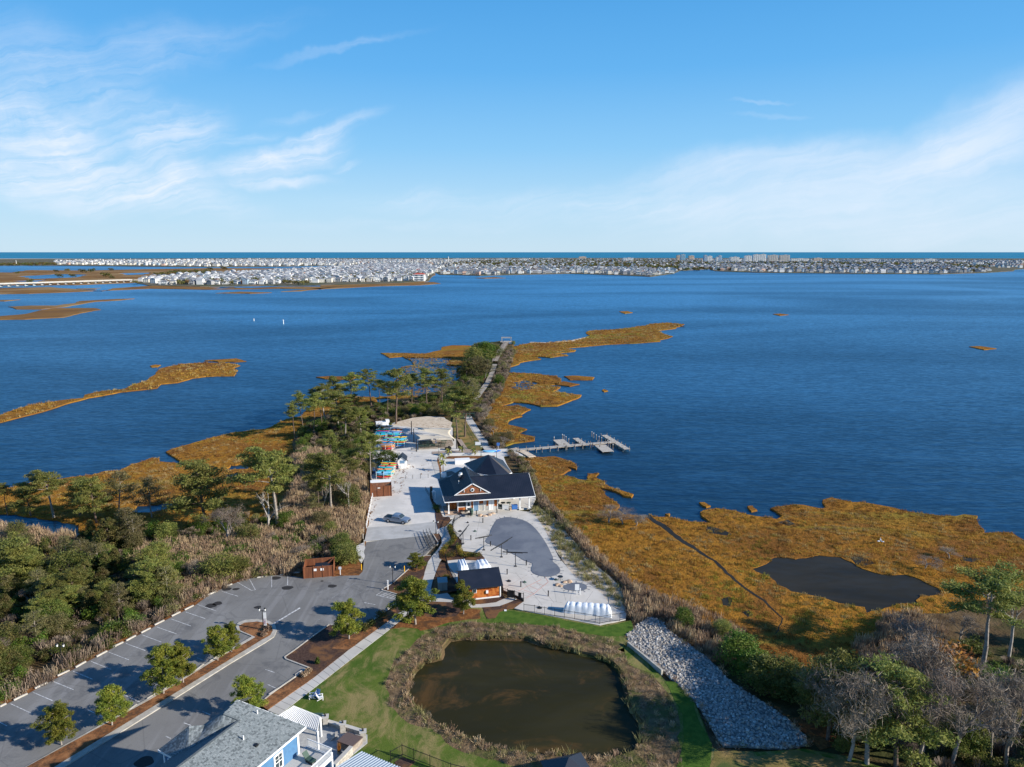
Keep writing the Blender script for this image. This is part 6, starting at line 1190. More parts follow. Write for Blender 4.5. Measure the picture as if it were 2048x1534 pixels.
# ---------------------------------------------------------------- blue house at the bottom edge
M_shingle_c = []
M_blue = mat('blue_siding', (.085, .20, .36), .7, .25, (.075, .175, .32), 2)
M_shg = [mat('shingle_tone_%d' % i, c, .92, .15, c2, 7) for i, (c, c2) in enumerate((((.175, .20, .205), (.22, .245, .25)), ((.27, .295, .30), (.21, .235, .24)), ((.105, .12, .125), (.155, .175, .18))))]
HA = math.radians(-26.7)
hz_e, hz_r = 9.2, 11.6
cr = Vector((*Zb(1275, 298, hz_e)[:2], 0)); pk_ = Vector((*Zb(712, 82, hz_r)[:2], 0))
house = empty('blue_house', (cr.x, cr.y, 0), HA, label='blue sided house with a grey shingle roof and white balconies at the bottom edge', cat='house')
Ri = Matrix.Rotation(-HA, 3, 'Z'); pkl = Ri @ (pk_ - cr); RX = pkl.x      # local: x to the right, y away from the camera
HL = 21.0; ycut = pkl.y
def shingle_plane(P0, U, V, nu, nv, par, nm='shingle_course', cull=None):
    """courses of shingles: each course a part with individually stepped tabs"""
    P0 = Vector(P0); U = Vector(U); V = Vector(V); nn = U.cross(V).normalized(); nn = nn if nn.z > 0 else -nn
    for j in range(nv):
        mb = MB(); a0 = V * (j / nv); a1 = V * ((j + 1.12) / nv)
        x = -R.random() * .5
        Lu = U.length; u_ = U / Lu
        while x < Lu:
            w = R.uniform(.12, .3); x0 = max(0, x); x1 = min(Lu, x + w - .012)
            if x1 > x0 and not (cull and cull(P0 + u_ * ((x0 + x1) / 2) + (a0 + a1) / 2)):
                mb.cur = R.choice((0, 0, 1, 1, 2)); lift = nn * (.022 + .01 * R.random()); lo = nn * .008
                A = P0 + u_ * x0 + a0 + lift; B = P0 + u_ * x1 + a0 + lift; C = P0 + u_ * x1 + a1 + lo; Dd = P0 + u_ * x0 + a1 + lo
                mb.add([A, B, C, Dd, A - lift, B - lift], [(0, 1, 2, 3), (4, 5, 1, 0)])
            x += w
        if mb.v: part(mb, nm, M_shg, par)
SL = (hz_r - hz_e) / -RX
def Lp(x, y, dz=0.0):          # a point of the photo on the sunny roof plane, in house coordinates
    lo, hi = 7.0, 18.0
    for _ in range(40):
        m = (lo + hi) / 2; l = L3(Zb, x, y, m)
        if hz_e - l[0] * SL > m: lo = m
        else: hi = m
    return (l[0], l[1], m + dz)
def L3(fr, x, y, z): q = Vector((*fr(x, y, z)[:2], 0)); l = Ri @ (q - cr); return (l.x, l.y, z)
r1, r2, rj = Lp(736, 246), Lp(230, 630), Lp(605, 195)
r3 = (r2[0] + (r2[0] - r1[0]) * 1.2, r2[1] + (r2[1] - r1[1]) * 1.2, 0); r3 = (r3[0], r3[1], hz_e - r3[0] * SL); pk = (RX, ycut, hz_r)
Epoly = [(0, 0, hz_e), pk, rj, r1, r2, r3, (0, r3[1], hz_e)]
def flip(f): 
    a_ = area([q[:2] for q in f]); return f if a_ > 0 else f[::-1]
mb = MB(); mb.slab(flip(Epoly), .18); mroof = part(mb, 'main_roof', M_shg[0], house)
def inE(p, P_=[[q[0] for q in Epoly], [q[1] for q in Epoly]]): return not bool(inside(np.array([p.x]), np.array([p.y]), [q[:2] for q in Epoly])[0])
xm = min(q[0] for q in Epoly); y0 = min(q[1] for q in Epoly); y1 = max(q[1] for q in Epoly)
shingle_plane((0, y0, hz_e), (0, y1 - y0, 0), (xm, 0, -xm * SL), 0, int(-xm / .17), mroof, 'shingle_course', inE)
zr1 = r1[2]
def Q(x, y, dz): return L3(Zb, x, y, zr1 + dz)
k1, k2, k3, k4, k5, k6 = Q(691, 288, -.35), Q(576, 339, -.7), Q(390, 442, -1.1), Q(314, 486, -1.4), Q(179, 547, -2.2), Q(60, 640, -2.6)
A_, m1, c1, rjj = Q(320, 301, -.3), Q(448, 291, -.6), Q(67, 496, -2.6), rj
def lerp3(a, b, f): return tuple(a[i] + (b[i] - a[i]) * f for i in range(3))
mb = MB(); rg = [r1, lerp3(r1, r2, .3), lerp3(r1, r2, .65), lerp3(r1, r2, .85), r2, r3]; kk_ = [k1, k2, k3, k4, k5, k6]
for i in range(5): mb.add([rg[i], rg[i + 1], kk_[i + 1], kk_[i]], [(0, 1, 2, 3)])
o_ = Q(392, 318, -2.6); mb.add([pk, rj, m1, o_, (o_[0] + 1, o_[1] + 7, o_[2])], [(0, 1, 2, 3), (0, 3, 4)]); part(mb, 'west_roof', M_shg[2], house)  # west slopes in the darkest shingle tone, their shade put into the colour
mb = MB()
for qd in ([c1, k5, k4, A_], [k4, k3, m1, A_], [k3, k2, rj, m1], [k2, k1, r1, rj]):
    a, b, c, d = [Vector(q) for q in qd]; N_ = 8
    for j in range(N_):
        for i in range(N_): mb.quad(*[a.lerp(b, g).lerp(d.lerp(c, g), f) for f, g in ((j / N_, i / N_), (j / N_, (i + 1) / N_), ((j + 1) / N_, (i + 1) / N_), ((j + 1) / N_, i / N_))])
dr = part(mb, 'dormer_roof', M_shg[0], house)
def tri_shingles(poly, base, n):      # shingle courses laid over a quad
    a, b, c, d = [Vector(q) for q in poly]
    for j in range(n):
        mb = MB(); f0, f1 = j / n, (j + 1.1) / n; L0 = a.lerp(d, f0); R0 = b.lerp(c, f0); L1 = a.lerp(d, f1); R1 = b.lerp(c, f1); m_ = max(2, int((R0 - L0).length / .22)); up = Vector((0, 0, .07))
        for i in range(m_):
            mb.cur = R.choice((0, 1, 2, 2)); g0 = i / m_; g1 = (i + .95) / m_; mb.add([L0.lerp(R0, g0) + up, L0.lerp(R0, g1) + up, L1.lerp(R1, g1) + up * .6, L1.lerp(R1, g0) + up * .6], [(0, 1, 2, 3)])
        part(mb, 'shingle_course', M_shg, base)
tri_shingles([c1, k5, k4, A_], dr, 16); tri_shingles([k3, k2, rj, m1], dr, 10); tri_shingles([k4, k3, m1, A_], dr, 10); tri_shingles([k2, k1, r1, rj], dr, 8)
mb = MB(); mb.beam(r1, r2, .28, .08); mb.beam(r2, r3, .28, .08); mb.beam(rj, r1, .25, .08); mb.beam(c1, A_, .2, .06); part(mb, 'ridge_cap', M_shg[2], house)
mb = MB(); mb.beam((.04, .02, hz_e - .1), (.04, -HL, hz_e - .1), .06, .22); mb.beam((.02, .05, hz_e - .1), (RX, ycut + .05, hz_r - .1), .06, .2); part(mb, 'fascia', M_white, house)
ww_ = -r1[0] - .8; mb = MB(); mb.box((-.5 - ww_ / 2, -HL / 2 - .5, 5.1), (ww_, HL - .6, 7.4)); mb.box((-.5 - ww_ / 2 - .4, -HL / 2 - .5, 9.0), (ww_ - 1.2, HL - .6, .5)); part(mb, 'wall', M_blue, house)
# lap siding courses on the sunny wall
for k in range(36): mb = MB(); mb.box((-.56, -HL / 2 - .6, 1.6 + k * .205), (.05, HL - 1.4, .19)); part(mb, 'siding_board', M_blue, house)
def hwin(y0, y1, z0, z1, grid=True):
    mb = MB(); mb.box((-.5, (y0 + y1) / 2, (z0 + z1) / 2), (.1, y1 - y0 + .4, z1 - z0 + .4)); f = part(mb, 'window', M_white, house)
    mb = MB(); mb.box((-.47, (y0 + y1) / 2, (z0 + z1) / 2), (.1, y1 - y0, z1 - z0)); part(mb, 'pane', M_glass, f)
    mb = MB(); mb.box((-.43, (y0 + y1) / 2, (z0 + z1) / 2), (.06, .06, z1 - z0)); mb.box((-.43, (y0 + y1) / 2, (z0 + z1) / 2), (.06, y1 - y0, .08)); mb.box((-.43, (y0 + y1) / 2, z0 + (z1 - z0) * .75), (.05, y1 - y0, .04)); part(mb, 'muntins', M_white, f)
hwin(-4.1, -3.2, 6.6, 8.1); hwin(-8.6, -7.6, 6.6, 8.1); hwin(-2.6, -1.9, 3.4, 5.3); hwin(-4.0, -3.2, 3.4, 5.3); hwin(-12.5, -11.5, 6.6, 8.1)
mb = MB(); mb.box((-.5, -.78, 5.3), (.16, .25, 7.8)); mb.box((-.5, -HL / 2, 5.9), (.12, HL - 1.5, .3)); mb.box((-.48, -6.2, 7.4), (.1, .2, 3.4)); part(mb, 'wall_trim', M_white, house)
# west bay under the dormer
c1b = Q(230, 579, -2.4)
mb = MB(); mb.beam(c1, c1b, .12, .22); part(mb, 'dormer_fascia', M_white, house)
U_ = (Vector(c1b) - Vector(c1)); U_.z = 0; U_.normalize(); b0_ = Vector(c1) + U_ * .5; an_ = atan2(U_.y, U_.x)
mb = MB(); cc_ = b0_ + U_ * 1.5 + Vector((-U_.y, U_.x, 0)) * .9; mb.box((cc_.x, cc_.y, (c1[2] + G) / 2 - .1), (3.0, 1.0, c1[2] - G - .2), an_); part(mb, 'bay_wall', M_blue, house)
cc_ = b0_ + U_ * 1.2 + Vector((-U_.y, U_.x, 0)) * .36; mb = MB(); mb.box((cc_.x, cc_.y, c1[2] - 1.7), (1.3, .14, 2.0), an_); f = part(mb, 'window', M_white, house); mb = MB(); mb.box((cc_.x + U_.y * .08, cc_.y - U_.x * .08, c1[2] - 1.7), (.95, .08, 1.7), an_); part(mb, 'pane', M_glass, f)
cc_ = b0_ + Vector((-U_.y, U_.x, 0)) * .36; mb = MB(); mb.box((cc_.x, cc_.y, (c1[2] + G) / 2), (.22, .22, c1[2] - G), an_); part(mb, 'corner_board', M_white, house)
for x, y, hh, m_ in ((880, 195, .45, M_white), (766, 408, .5, M_white)):
    q = Lp(x, y); mb = MB(); mb.tube((q[0], q[1], q[2] - .1), (q[0], q[1], q[2] + hh), .07, n=10); part(mb, 'vent_pipe', m_, house)
q = Lp(870, 458); mb = MB(); mb.box((q[0], q[1], q[2] + .1), (.35, .35, .2)); part(mb, 'roof_vent', M_black, house)
# balconies on the far right corner
def bal(z, name, x1=3.1, y0=-4.2, y1=.6):
    mb = MB(); mb.box((x1 / 2 - .3, (y0 + y1) / 2, z - .15), (x1 + .6, y1 - y0, .3)); fl = part(mb, name, M_white, house)
    mb = MB(); mb.box((x1 / 2 - .3, (y0 + y1) / 2, z + .01), (x1 + .4, y1 - y0 - .2, .04)); part(mb, 'deck_floor', mat('deck_floor', (.45, .44, .42), .9, .1), fl)
    for (a, b) in (((x1 - .06, y0, 0), (x1 - .06, y1 - .06, 0)), ((-.4, y1 - .06, 0), (x1 - .06, y1 - .06, 0))):
        for hh in (.12, 1.0): mb = MB(); mb.beam((a[0], a[1], z + hh), (b[0], b[1], z + hh), .08, .07); part(mb, 'handrail', M_white, fl)
        n = int((Vector(b) - Vector(a)).length / .15); 
        for i in range(n): c = Vector(a).lerp(Vector(b), (i + .5) / n); mb = MB(); mb.beam((c.x, c.y, z + .12), (c.x, c.y, z + 1.0), .035); part(mb, 'baluster', M_white, fl)
bal(6.2, 'upper_balcony'); bal(3.3, 'lower_balcony')
for x_, y_ in ((3.0, .5), (3.0, -4.1), (3.0, -1.8)): mb = MB(); mb.box((x_, y_, 3.9), (.2, .2, 5.6)); part(mb, 'balcony_post', M_white, house)
for x_, y_, z_, lab in ((1.6, -2.2, 3.3, 'dark lounge chair on the lower balcony'), (1.3, -3.4, 3.3, 'second dark lounge chair on the lower balcony'), (1.6, -1.2, 6.2, 'low chair on the upper balcony')):
    q = cr + Matrix.Rotation(HA, 3, 'Z') @ Vector((x_, y_, 0)); r = empty('lounge_chair', (q.x, q.y, z_ + .03), 1, label=lab, cat='chair'); mb = MB(); mb.box((0, 0, .35), (.6, 1.2, .1)); part(mb, 'seat', M_util, r); mb = MB(); mb.beam((0, .5, .4), (0, .95, .9), .6, .08); part(mb, 'backrest', M_util, r)
    for sx in (-.25, .25): mb = MB(); mb.box((sx, 0, .15), (.06, 1.0, .3)); part(mb, 'leg', M_black, r)
# pergola
pg = [L3(Zb, x, y, 4.2) for x, y in ((1180, 130), (1392, 215), (1370, 330), (1050, 215))]
per = empty('pergola', (cr.x, cr.y, 0), HA, label='white slatted pergola behind the blue house', cat='pergola')
A, B, C, Dd = [Vector(q) for q in pg]; n = 22
for i in range(n): p = A.lerp(B, i / (n - 1)); q = Dd.lerp(C, i / (n - 1)); mb = MB(); mb.beam(tuple(p), tuple(q), .07, .12); part(mb, 'slat', M_white, per)
for i in range(9): p = A.lerp(Dd, i / 8); q = B.lerp(C, i / 8); mb = MB(); mb.beam((p.x, p.y, 4.05), (q.x, q.y, 4.05), .1, .18); part(mb, 'beam', M_white, per)
for p in (A, B, C, Dd): mb = MB(); mb.box((p.x, p.y, 2.7), (.22, .22, 2.7)); part(mb, 'post', M_white, per)
# patio, tub, pillars
M_patio = mat('patio_stone', (.42, .42, .41), .9, .15, (.33, .33, .33), 2, bump=.01, bscale=6)
M_wallst = mat('patio_wall_stone', (.50, .47, .42), .9, .1, (.36, .33, .29), 2.5)
pat = [Zh(*q, G)[:2] for q in ((960, 925), (1240, 960), (1320, 985), (1430, 1010), (1590, 1060), (1590, 1120), (1480, 1210), (1350, 1330), (1200, 1500), (1000, 1500), (900, 1000))]
sheet('patio', pat, G + .05, M_patio, .1)
def plen(a, b, w, h, lab, name='patio_wall', m=M_wallst):
    A = Vector(Zh(*a, G)); B = Vector(Zh(*b, G)); d = B - A; r = empty(name, (A.x, A.y, G), atan2(d.y, d.x), label=lab, cat='wall'); L = d.length
    nb = max(2, int(L / .6))
    for j in range(3):
        for i in range(nb): mb = MB(); o_ = .3 * (j % 2) * L / nb; mb.box((min(L - .05, (i + .5) * L / nb + o_ * 0), 0, h * (j + .5) / 3), (L / nb - .03, w + R.uniform(-.02, .02), h / 3 - .02)); part(mb, 'block', m, r)
    mb = MB(); mb.box((L / 2, 0, h + .04), (L, w + .12, .08)); part(mb, 'coping', M_conc, r); return r
plen((1300, 985), (1400, 1015), .4, .5, 'low stone patio wall between the first two lantern pillars'); plen((1430, 1020), (1560, 1060), .4, .5, 'low stone patio wall behind the hot tub'); plen((1250, 1440), (1475, 1200), .4, 1.0, 'stone patio wall in the front along the lawn')
for x, y, lab in ((1285, 990, 'left stone pillar with a small lantern'), (1412, 1040, 'middle stone pillar with a small lantern'), (1560, 1100, 'right stone pillar with a small lantern')):
    p = Zh(x, y, G); r = empty('lantern_pillar', (p[0], p[1], G), .2, label=lab, cat='pillar', group='stone lantern pillars of the patio')
    for j in range(5): mb = MB(); mb.box((0, 0, .13 + .24 * j), (.62 + .03 * (j % 2), .62 + .03 * ((j + 1) % 2), .22)); part(mb, 'block', M_wallst, r)
    mb = MB(); mb.box((0, 0, 1.27), (.85, .85, .08)); part(mb, 'cap', M_conc, r); mb = MB(); mb.box((0, 0, 1.45), (.2, .2, .26)); mb.tube((0, 0, 1.58), (0, 0, 1.7), .17, .03, 4); part(mb, 'lantern', M_black, r)
mb = MB(); p = Zh(1265, 985, G); mb.box((0, 0, .6), (1.3, .9, 1.2)); mb.box((0, 0, 1.24), (1.5, 1.1, .08)); tag(mb.build('outdoor_kitchen', M_util, None, (p[0] - .8, p[1], G)), 'dark outdoor kitchen unit beside the left lantern pillar', 'kitchen unit')
tb = [Vector((*Zh(x, y, G + .95)[:2], 0)) for x, y in ((1365, 1105), (1478, 1148), (1560, 1075), (1440, 1040))]; cen = sum(tb, Vector()) / 4
tub = empty('hot_tub', (cen.x, cen.y, G), label='square hot tub with a dark brown padded cover', cat='hot tub'); M_tubc = mat('tub_cover', (.125, .09, .08), .7, .25)
q = [tuple((v_ - cen)[:2]) for v_ in tb]; mb = MB(); mb.prism([(x * .93, y * .93) for x, y in q], .05, .85); part(mb, 'tub', M_wood, tub)
for s_ in (0, 1):
    a0, a1, a2, a3 = [Vector((*k, 0)) for k in q]; m1 = a0.lerp(a1, .5); m2 = a3.lerp(a2, .5); pp_ = [a0, m1, m2, a3] if s_ == 0 else [m1, a1, a2, m2]; c0 = sum(pp_, Vector()) / 4; mb = MB(); mb.prism([tuple((c0 + (k - c0) * .985)[:2]) for k in pp_], .87, .99); part(mb, 'cover_panel', M_tubc, tub)
p = Zh(1352, 1085, G); r = empty('tub_steps', (p[0], p[1], G), .2, label='pale wooden steps left of the hot tub', cat='steps')
for j in range(3): mb = MB(); mb.box((-.25 * j + .2, 0, .55 - .2 * j), (.3, .9, .06)); part(mb, 'tread', M_wood2, r)
for s_ in (-1, 1): mb = MB(); mb.beam((.3, s_ * .42, .55), (-.45, s_ * .42, .05), .05, .1); part(mb, 'stringer', M_wood, r)
p = Zh(1385, 1200, G); r = empty('potted_grass', (p[0], p[1], G), label='orange ornamental grass in a brown pot by the tub', cat='potted plant'); mb = MB(); mb.tube((0, 0, 0), (0, 0, .45), .2, .28, 12); part(mb, 'pot', M_rock, r); gm = tuft(90, 1.0, .4, M_orl, .03); link('grass', gm, r, (0, 0, .4))
# Adirondack chairs on the lawn
def adir(x, y, m, rz, lab):
    p = Zh(x, y, G); r = empty('lawn_chair', (p[0], p[1], G), rz, label=lab, cat='chair', group='lawn chairs beside the sidewalk'); r.scale = (.95,) * 3
    for k in range(5): mb = MB(); mb.beam((-.22 + .11 * k, .2, .3), (-.27 + .135 * k, .55, 1.0 - .03 * abs(k - 2)), .09, .025); part(mb, 'back_slat', m, r)
    for k in range(4): mb = MB(); mb.box((0, -.3 + k * .14, .36 - k * .02), (.55, .12, .025)); part(mb, 'seat_slat', m, r)
    for s_ in (-1, 1):
        mb = MB(); mb.box((s_ * .36, -.05, .58), (.13, .75, .03)); part(mb, 'armrest', m, r)
        mb = MB(); mb.box((s_ * .33, -.36, .28), (.05, .1, .57)); part(mb, 'leg', m, r); mb = MB(); mb.beam((s_ * .3, -.3, .33), (s_ * .3, .45, .05), .04, .1); part(mb, 'leg', m, r)
adir(1245, 800, M_white, 1.9, 'white slatted lawn chair, right one of the group'); adir(1218, 785, M_bluep, -.4, 'blue slatted lawn chair in the middle of the group'); adir(1188, 790, M_white, -1.4, 'white lawn chair, left one half in shadow')
# metal roofed building bottom centre, small dark roof, garden fence
q = [Vector((*Zb(x, y, 4.5)[:2], 0)) for x, y in ((1740, 518), (2000, 625), (1700, 800), (1480, 660))]
q[3] = q[0] + (q[3] - q[0]) * 1.0; b0 = q[0]
sh = empty('metal_roof_shed', (b0.x, b0.y, 0), label='corner of a building with a pale blue ribbed metal roof', cat='building'); M_mroof = mat('pale_blue_metal', (.40, .46, .52), .4, .4)
U = (q[1] - q[0]) * 1.5; V = (q[3] - q[0]) * 2.2
mb = MB(); mb.slab([(0, 0, 4.7), (V.x, V.y, 4.1), (U.x + V.x, U.y + V.y, 4.1), (U.x, U.y, 4.7)], .12); part(mb, 'roof', M_mroof, sh)
for i in range(20): s0 = U * (i / 19); mb = MB(); mb.beam((s0.x, s0.y, 4.74), (s0.x + V.x, s0.y + V.y, 4.14), .09, .09); part(mb, 'roof_rib', M_mroof, sh)
mb = MB(); cc = (U + V) / 2; mb.prism([tuple((k * .94 + cc * .06)[:2]) for k in (Vector(), U, U + V, V)], G, 4.05); part(mb, 'wall', M_whitew, sh)
fence('garden_fence', [Zh(*q, G) for q in ((1760, 1260), (1845, 1210), (1930, 1245), (2048, 1290), (2200, 1350), (2400, 1400))], 1.5, 'black metal garden fence at the bottom centre', pick=.15)
sheet('garden_bed', jag(pxz(Zh.L([(1790, 1260), (1850, 1225), (1940, 1255), (1900, 1290), (1820, 1300)]), G), 1, .1), G + .02, M_mulch, .05)
q0 = P(1138, 1514, 5.0); r = empty('dark_hip_roof', (q0[0], q0[1], 0), .3, label='tip of a small dark hip roof at the bottom edge', cat='building'); mb = MB()
for k in range(4): a0 = k * pi / 2 + .785; a1 = a0 + pi / 2; mb = MB(); mb.slab([(cos(a0) * 3.5, sin(a0) * 3.5, 3.2), (cos(a1) * 3.5, sin(a1) * 3.5, 3.2), (0, 0, 5.0)], .08); part(mb, 'roof_panel', M_rib, r)
mb = MB(); mb.box((0, 0, 2.3), (4.2, 4.2, 1.8), 0); part(mb, 'wall', M_whitew, r)
# low concrete headwall of the riprap
a = Zr(135, 338, G); b = Zr(300, 475, G); mb = MB(); mb.beam((a[0], a[1], G + .1), (b[0], b[1], G + .1), .3, .9); tag(mb.build('headwall', M_kerb), 'low concrete headwall between the pond and the riprap', 'wall')
mb = MB(); p = Zq(735, 445, G); mb.box((0, 0, .05), (.4, .4, .1)); tag(mb.build('irrigation_box', M_white, None, (p[0], p[1], G)), 'small white box lid in the lawn corner by the mulch', 'box')

# ---------------------------------------------------------------- resort town on the barrier island
def house_mesh(kind, seed):
    rr = random.Random(seed); w, d, h = rr.uniform(8, 13), rr.uniform(9, 13), rr.choice((6, 7, 8.5, 9.5)); rh = rr.uniform(2.2, 3.6)
    mb = MB(); mb.m(0).box((0, 0, h / 2), (w, d, h)); mb.m(1)
    for k in range(max(1, int(w / 3.2))):
        for z in [2.0 + 2.9 * j for j in range(int(h / 3))]: mb.box((-w / 2 + (k + .5) * w / max(1, int(w / 3.2)), -d / 2 - .05, z), (1.6, .1, 1.5)); mb.box((w / 2 + .05, -d / 2 + (k + .5) * d / max(1, int(w / 3.2)), z), (.1, 1.4, 1.3))
    if rr.random() < .5: mb.m(0).box((0, -d / 2 - .9, h * .45), (w, 1.8, .3)); mb.box((-w / 2 + .2, -d / 2 - 1.7, h * .22), (.4, .3, h * .45)); mb.box((w / 2 - .2, -d / 2 - 1.7, h * .22), (.4, .3, h * .45))
    rf = MB()
    if rr.random() < .5: rf.add([(-w / 2 - .5, -d / 2 - .5, h), (w / 2 + .5, -d / 2 - .5, h), (w / 2 + .5, d / 2 + .5, h), (-w / 2 - .5, d / 2 + .5, h), (0, -d / 2 - .5, h + rh), (0, d / 2 + .5, h + rh)], [(0, 4, 5, 3), (1, 2, 5, 4), (0, 3, 2, 1)]); mb.m(0).add([(-w / 2, -d / 2, h), (w / 2, -d / 2, h), (0, -d / 2, h + rh * .95)], [(0, 1, 2)])
    else: rf.add([(-w / 2 - .5, -d / 2 - .5, h), (w / 2 + .5, -d / 2 - .5, h), (w / 2 + .5, d / 2 + .5, h), (-w / 2 - .5, d / 2 + .5, h), (-w * .2, 0, h + rh), (w * .2, 0, h + rh)], [(0, 1, 5, 4), (1, 2, 5), (2, 3, 4, 5), (3, 0, 4), (0, 3, 2, 1)])
    return mb, rf
WALLC = [mat('house_white', (.70, .70, .68), .8, .2), mat('house_cream', (.66, .62, .54), .8, .2), mat('house_pale_blue', (.40, .50, .58), .8, .2), mat('house_grey', (.36, .36, .36), .8, .2), mat('house_salmon', (.62, .42, .33), .8, .2)]
ROOFC = [mat('roof_light_grey', (.36, .37, .39), .8, .2), mat('roof_grey', (.19, .20, .22), .8, .2), mat('roof_brown', (.17, .12, .095), .8, .2), mat('roof_white', (.58, .59, .60), .7, .2), mat('roof_red', (.42, .08, .05), .7, .2), mat('roof_slate', (.14, .16, .20), .8, .2)]
M_twin = mat('far_window', (.10, .12, .15), .3, .5)
WN = ['white', 'cream', 'pale blue', 'grey', 'salmon']; RN = ['light grey', 'grey', 'brown', 'white', 'red', 'slate']
HM = []
tr_ = random.Random(4)
for i in range(28):
    a, b = house_mesh(0, i); wi = tr_.choices(range(5), (9, 4, 2, 3, .8))[0]; ri = tr_.choices(range(6), (3, 5, 3, 2.5, .5, 4))[0]
    ma = bpy.data.meshes.new('walls'); ma.from_pydata(a.v, [], a.f); ma.materials.append(WALLC[wi]); ma.materials.append(M_twin); ma.polygons.foreach_set('material_index', a.mi)
    mr = bpy.data.meshes.new('roof'); mr.from_pydata(b.v, [], b.f); mr.materials.append(ROOFC[ri]); HM.append((ma, mr, wi, ri, a, b))
spots = []
def fill(poly, sp, jit, zone, s=1.0, lim=None, rz=0.0):
    pw = pxz(poly, 1); xs = [p[0] for p in pw]; ys = [p[1] for p in pw]; n = 0; y = min(ys); row = 0
    while y < max(ys):
        x = min(xs) + (row % 2) * sp * .4; cand = []
        while x < max(xs): cand.append((x + tr_.uniform(-jit, jit), y + tr_.uniform(-jit, jit))); x += sp
        c = np.array(cand)
        if len(c):
            k = inside(c[:, 0], c[:, 1], pw)
            for q, ok in zip(cand, k):
                if ok and tr_.random() < (.9 if zone == 'peninsula' else .78) and abs(q[0]) < q[1] * .76: spots.append((q[0], q[1], s, zone, rz + tr_.choice((0, 0, pi / 2, .2, -.2))))
        y += sp * (1.35 if row % 2 else 1.0); row += 1
fill([(282, 563), (300, 557), (430, 549), (560, 543), (640, 538), (740, 531), (850, 530), (880, 537), (862, 548), (848, 560), (780, 563), (640, 565), (560, 568), (430, 569), (330, 569)], 17, 3, 'peninsula', .9)
fill([(860, 540), (882, 548), (960, 550), (1040, 548), (1140, 546), (1240, 549), (1300, 552), (1343, 547), (1355, 541), (1250, 537), (1100, 536), (950, 536)], 22, 4, 'bayfront', .95)
n_front = len(spots)
fill([(1360, 541), (1420, 537), (1430, 541), (1520, 544), (1700, 546), (1880, 547), (1970, 544), (1980, 541), (1880, 533), (1700, 531), (1500, 530), (1360, 532)], 22, 5, 'right', .9)
fill([(560, 529), (780, 534), (860, 539), (1100, 535), (1360, 534), (1700, 530), (2040, 536), (2048, 522), (1500, 519), (1024, 519), (560, 521)], 42, 12, 'back', .9)
fill([(110, 529), (300, 531), (430, 533), (600, 532), (780, 526), (900, 521), (560, 519), (110, 522)], 38, 9, 'left', 1.0)
spots.sort(key=lambda q: hypot(q[0], q[1]))
RO = MB(); rest = {}
for i, (x, y, s, zone, rz) in enumerate(spots):
    ma, mr, wi, ri, a, b = HM[tr_.randrange(len(HM))]
    if zone in ('peninsula', 'left') and tr_.random() < .7: 
        while wi not in (0, 1) or ri in (2, 5): ma, mr, wi, ri, a, b = HM[tr_.randrange(len(HM))]
    if i < 295:
        pp_ = 1024 + FPX * x / (y * cos(PITCH) + CH * sin(PITCH)); th = ('left part of ', 'middle of ', 'right part of ')[min(2, max(0, int((pp_ - 270) / 200)))]
        wh = {'peninsula': 'in the ' + th + 'the built up peninsula', 'bayfront': 'right of the peninsula', 'right': 'on the right far shore', 'back': 'on the far barrier island', 'left': 'on the far left shore'}[zone]
        o = link('beach_house', ma, None, (x, y, .9)); o.rotation_euler = (0, 0, rz); o.scale = (s,) * 3; tag(o, '%s house with a %s roof %s' % (WN[wi], RN[ri], wh), 'house', '%s houses with %s roofs %s' % (WN[wi], RN[ri], wh)); link('roof', mr, o)
    else:
        for part_, base in ((a, 'w'), (b, 'r')):
            key = (base, wi if base == 'w' else ri); M_ = rest.setdefault(key, ([], [], [], [0]))
            C_, S_ = cos(rz) * s, sin(rz) * s; n0 = M_[3][0]
            vv = np.array(part_.v); M_[0].append(np.stack([x + vv[:, 0] * C_ - vv[:, 1] * S_, y + vv[:, 0] * S_ + vv[:, 1] * C_, .9 + vv[:, 2] * s], 1)); M_[1].extend([tuple(k + n0 for k in f) for f in part_.f]); M_[2].extend(part_.mi); M_[3][0] += len(vv)
vs, fs, mi, off = [], [], [], 0; MT = WALLC + ROOFC + [M_twin]
for (base, idx), M_ in rest.items():
    vs.append(np.concatenate(M_[0])); fs += [tuple(k + off for k in f) for f in M_[1]]; mi += [(11 if (base == 'w' and q == 1) else (idx if base == 'w' else 5 + idx)) for q in M_[2]]; off += len(vs[-1])
if vs:
    me = bpy.data.meshes.new('far_town'); me.from_pydata(np.concatenate(vs).tolist(), [], fs)
    for m_ in MT: me.materials.append(m_)
    me.polygons.foreach_set('material_index', mi); me.update(); tag(link('far_town', me), 'dense mass of small far houses covering the barrier island', 'town', kind='stuff')
